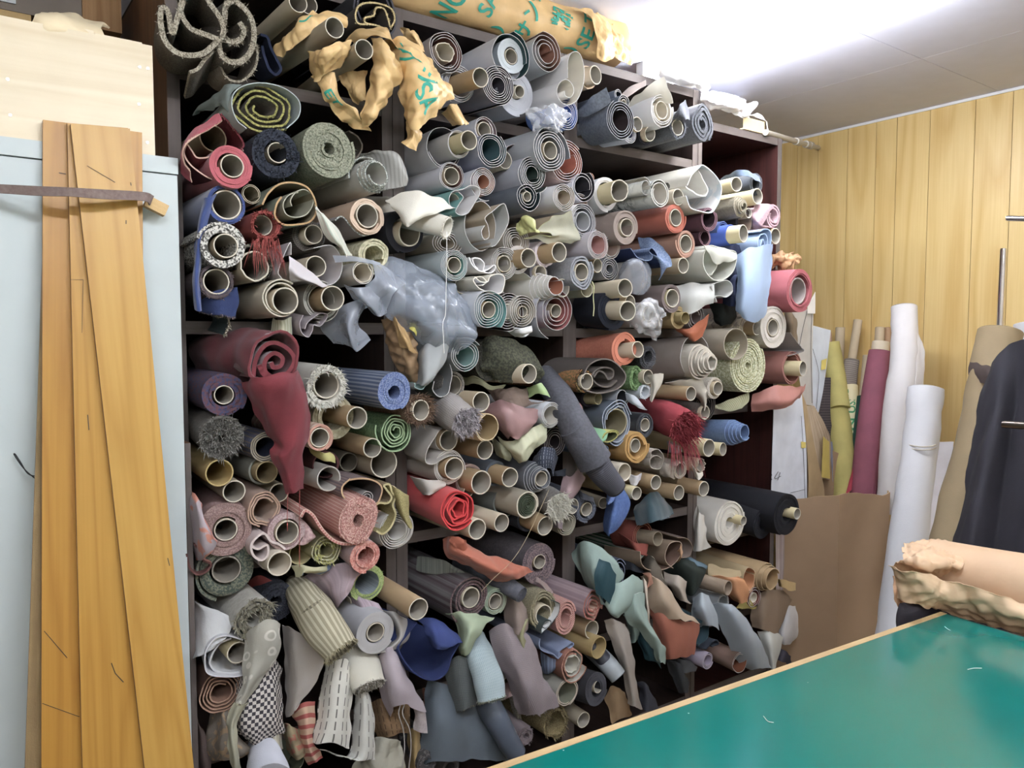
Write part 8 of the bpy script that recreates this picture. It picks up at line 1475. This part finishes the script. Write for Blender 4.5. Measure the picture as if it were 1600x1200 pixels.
S([[(1178, 930, .08), (1200, 920, .12), (1222, 924, .12), (1238, 936, .1)], [(1174, 956, .09), (1196, 956, .14), (1216, 956, .13), (1228, 956, .11)], [(1174, 980, .09), (1194, 984, .14), (1212, 990, .13), (1216, 984, .11)]], 'mocha leather hide hanging at the right end of the bottom row', mbl, name='leather_sheet', cat='leather', wr=.004, ws=12, th=.002)
S([[(1222, 948, .06), (1232, 946, .08), (1242, 946, .07)], [(1216, 970, .06), (1230, 972, .09), (1246, 968, .08)], [(1214, 990, .06), (1226, 994, .09), (1247, 992, .08)], [(1218, 1002, .06), (1228, 1008, .08), (1240, 1002, .07)]], 'white leather offcut with a wavy edge at the far right', mat('#d5d2d4', 'leather', rough=.5), name='leather_sheet', cat='leather', wr=.002)
bll = mat('#9aa5ae', 'leather', rough=.55, var=.05)
S([[(1084, 932, .12), (1096, 926, .16), (1108, 930, .16)], [(1080, 960, .13), (1098, 950, .19), (1116, 952, .18)], [(1094, 980, .13), (1108, 976, .19), (1124, 984, .18)]], 'pale blue grey leather hide, upper piece in the right bottom corner', bll, name='leather_sheet', cat='leather', wr=.004)
S([[(1112, 944, .14), (1136, 942, .19), (1150, 950, .18)], [(1122, 968, .15), (1146, 958, .21), (1170, 972, .19)], [(1136, 1000, .15), (1162, 988, .215), (1184, 996, .19)], [(1150, 1030, .15), (1176, 1014, .21), (1196, 1018, .19)], [(1170, 1046, .15), (1186, 1044, .2), (1204, 1042, .18)]], 'pale blue leather hide rolling down in a long tongue', bll, name='leather_sheet', cat='leather', wr=.003, ws=10, th=.002, nu=44)
V(1130, 942, 13, 'grey tube shaped leather curl behind the pale blue tongue', mat('#8f9498', 'leather'), mat('#9a9f9f', 'leather'), t=.15, turns=1.8, rin=10, name='leather_roll', cat='leather roll')
S([[(1184, 985, .1), (1204, 988, .14), (1224, 994, .12)], [(1190, 1010, .11), (1206, 1012, .15), (1219, 1016, .13)], [(1200, 1040, .11), (1208, 1044, .14), (1213, 1042, .13)]], 'white leather triangle beside the pale blue tongue', mat('#cfd0c8', 'leather', rough=.5), name='leather_sheet', cat='leather', wr=.002)
S([[(1168, 928, .12), (1176, 944, .13), (1182, 948, .12)], [(1150, 950, .11), (1166, 950, .12), (1180, 950, .12)]], 'olive yellow leather lip below the wine red roll', mat('#a3923c', 'leather'), name='leather_sheet', cat='leather', wr=.001)
Fo([(1092, 980), (1098, 970), (1106, 972), (1108, 986), (1104, 998), (1096, 1006), (1090, 1008)], 'dark teal leather curl right of the rust hide', mat('#27424c', 'leather'), t=.17, th=.003, L=.4, name='leather_roll', cat='leather roll')
Fo([(1094, 1012), (1104, 1014), (1112, 1004), (1120, 1000), (1122, 1006), (1112, 1010)], 'navy leather curl below the dark teal curl', mat('#2c3340', 'leather'), t=.16, th=.004, L=.4, name='leather_roll', cat='leather roll')
V(1106, 1032, 12, 'lilac white roll end under the rust hide', mat('#b5a8be', 'plain'), mat('#a89ab0', 'plain'), t=.17, turns=2.4, rin=7, name='fabric_roll', cat='fabric roll', th=.002, edge=mat('#c9bed0', 'plain'))
V(1156, 1036, 17, 'brown leather roll with an orange brown mouth near the table edge', mat('#7f6354', 'leather'), mat('#7d4422', 'leather'), t=.18, turns=1.4, rin=14, th=.002, name='leather_roll', cat='leather roll', sq=(1, .85), rot=-20)
S([[(1050, 1030, .08), (1066, 1030, .12), (1090, 1040, .12)], [(1052, 1044, .08), (1070, 1050, .12), (1086, 1050, .12)]], 'grey leather fold under the lilac white roll', mat('#595b5e', 'leather'), name='leather_sheet', cat='leather', wr=.004)
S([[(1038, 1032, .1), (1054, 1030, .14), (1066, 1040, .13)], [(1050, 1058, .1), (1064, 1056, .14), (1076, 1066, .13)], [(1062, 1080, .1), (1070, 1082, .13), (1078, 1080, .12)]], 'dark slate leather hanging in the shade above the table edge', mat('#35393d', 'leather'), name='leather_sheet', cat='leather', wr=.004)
S([[(942, 1090, .12), (958, 1072, .15), (976, 1080, .14)], [(950, 1108, .12), (966, 1098, .15), (984, 1104, .14)], [(956, 1130, .12), (970, 1124, .14), (988, 1118, .13)]], 'tan cardboard like leather piece beside the black ribbed roll', mat('#9c7d54', 'leather'), name='leather_sheet', cat='leather', wr=.002)
S([[(994, 1064, .1), (1008, 1070, .14), (1022, 1090, .13)], [(1000, 1080, .1), (1012, 1090, .14), (1030, 1106, .13)], [(1000, 1106, .1), (1012, 1112, .14), (1026, 1116, .13)]], 'dark blue grey leather tip just above the table edge', mat('#3a3c46', 'leather'), name='leather_sheet', cat='leather', wr=.002)
S([[(1216, 1010, .05), (1230, 1020, .08), (1238, 1034, .06)], [(1210, 1030, .05), (1222, 1034, .08), (1236, 1042, .06)]], 'dark violet leather scrap low at the far right', mat('#3d3a48', 'leather'), name='leather_sheet', cat='leather', wr=.003)
# loose threads in front of the rolls
cord('thread', 'long white thread hanging straight down before the plastic film', [(698, 362, .26), (698, 400, .26), (697, 450, .26), (696, 490, .255), (692, 505, .255), (693, 530, .255), (694, 552, .25)], .0009, mat('#e2e0dc', 'plain'), cat='thread')
cord('thread', 'long fine tan thread slanting down across the middle bay', [(858, 764, .24), (842, 800, .24), (822, 842, .24), (800, 876, .245), (770, 905, .245), (752, 924, .24)], .0006, mat('#b3a27a', 'plain'), cat='thread')
cord('thread', 'red thread hanging from the velvet tail, left one', [(450, 770, .2), (449, 800, .2), (449, 830, .2)], .0007, rst, cat='thread')
cord('thread', 'longer red thread hanging from the velvet tail, right one', [(468, 766, .2), (468, 820, .2), (468, 886, .2)], .0007, rst, cat='thread')
# ------------------------------------------------------------------ tidy
for o in SC.objects:
    if '_o' in o: del o['_o']
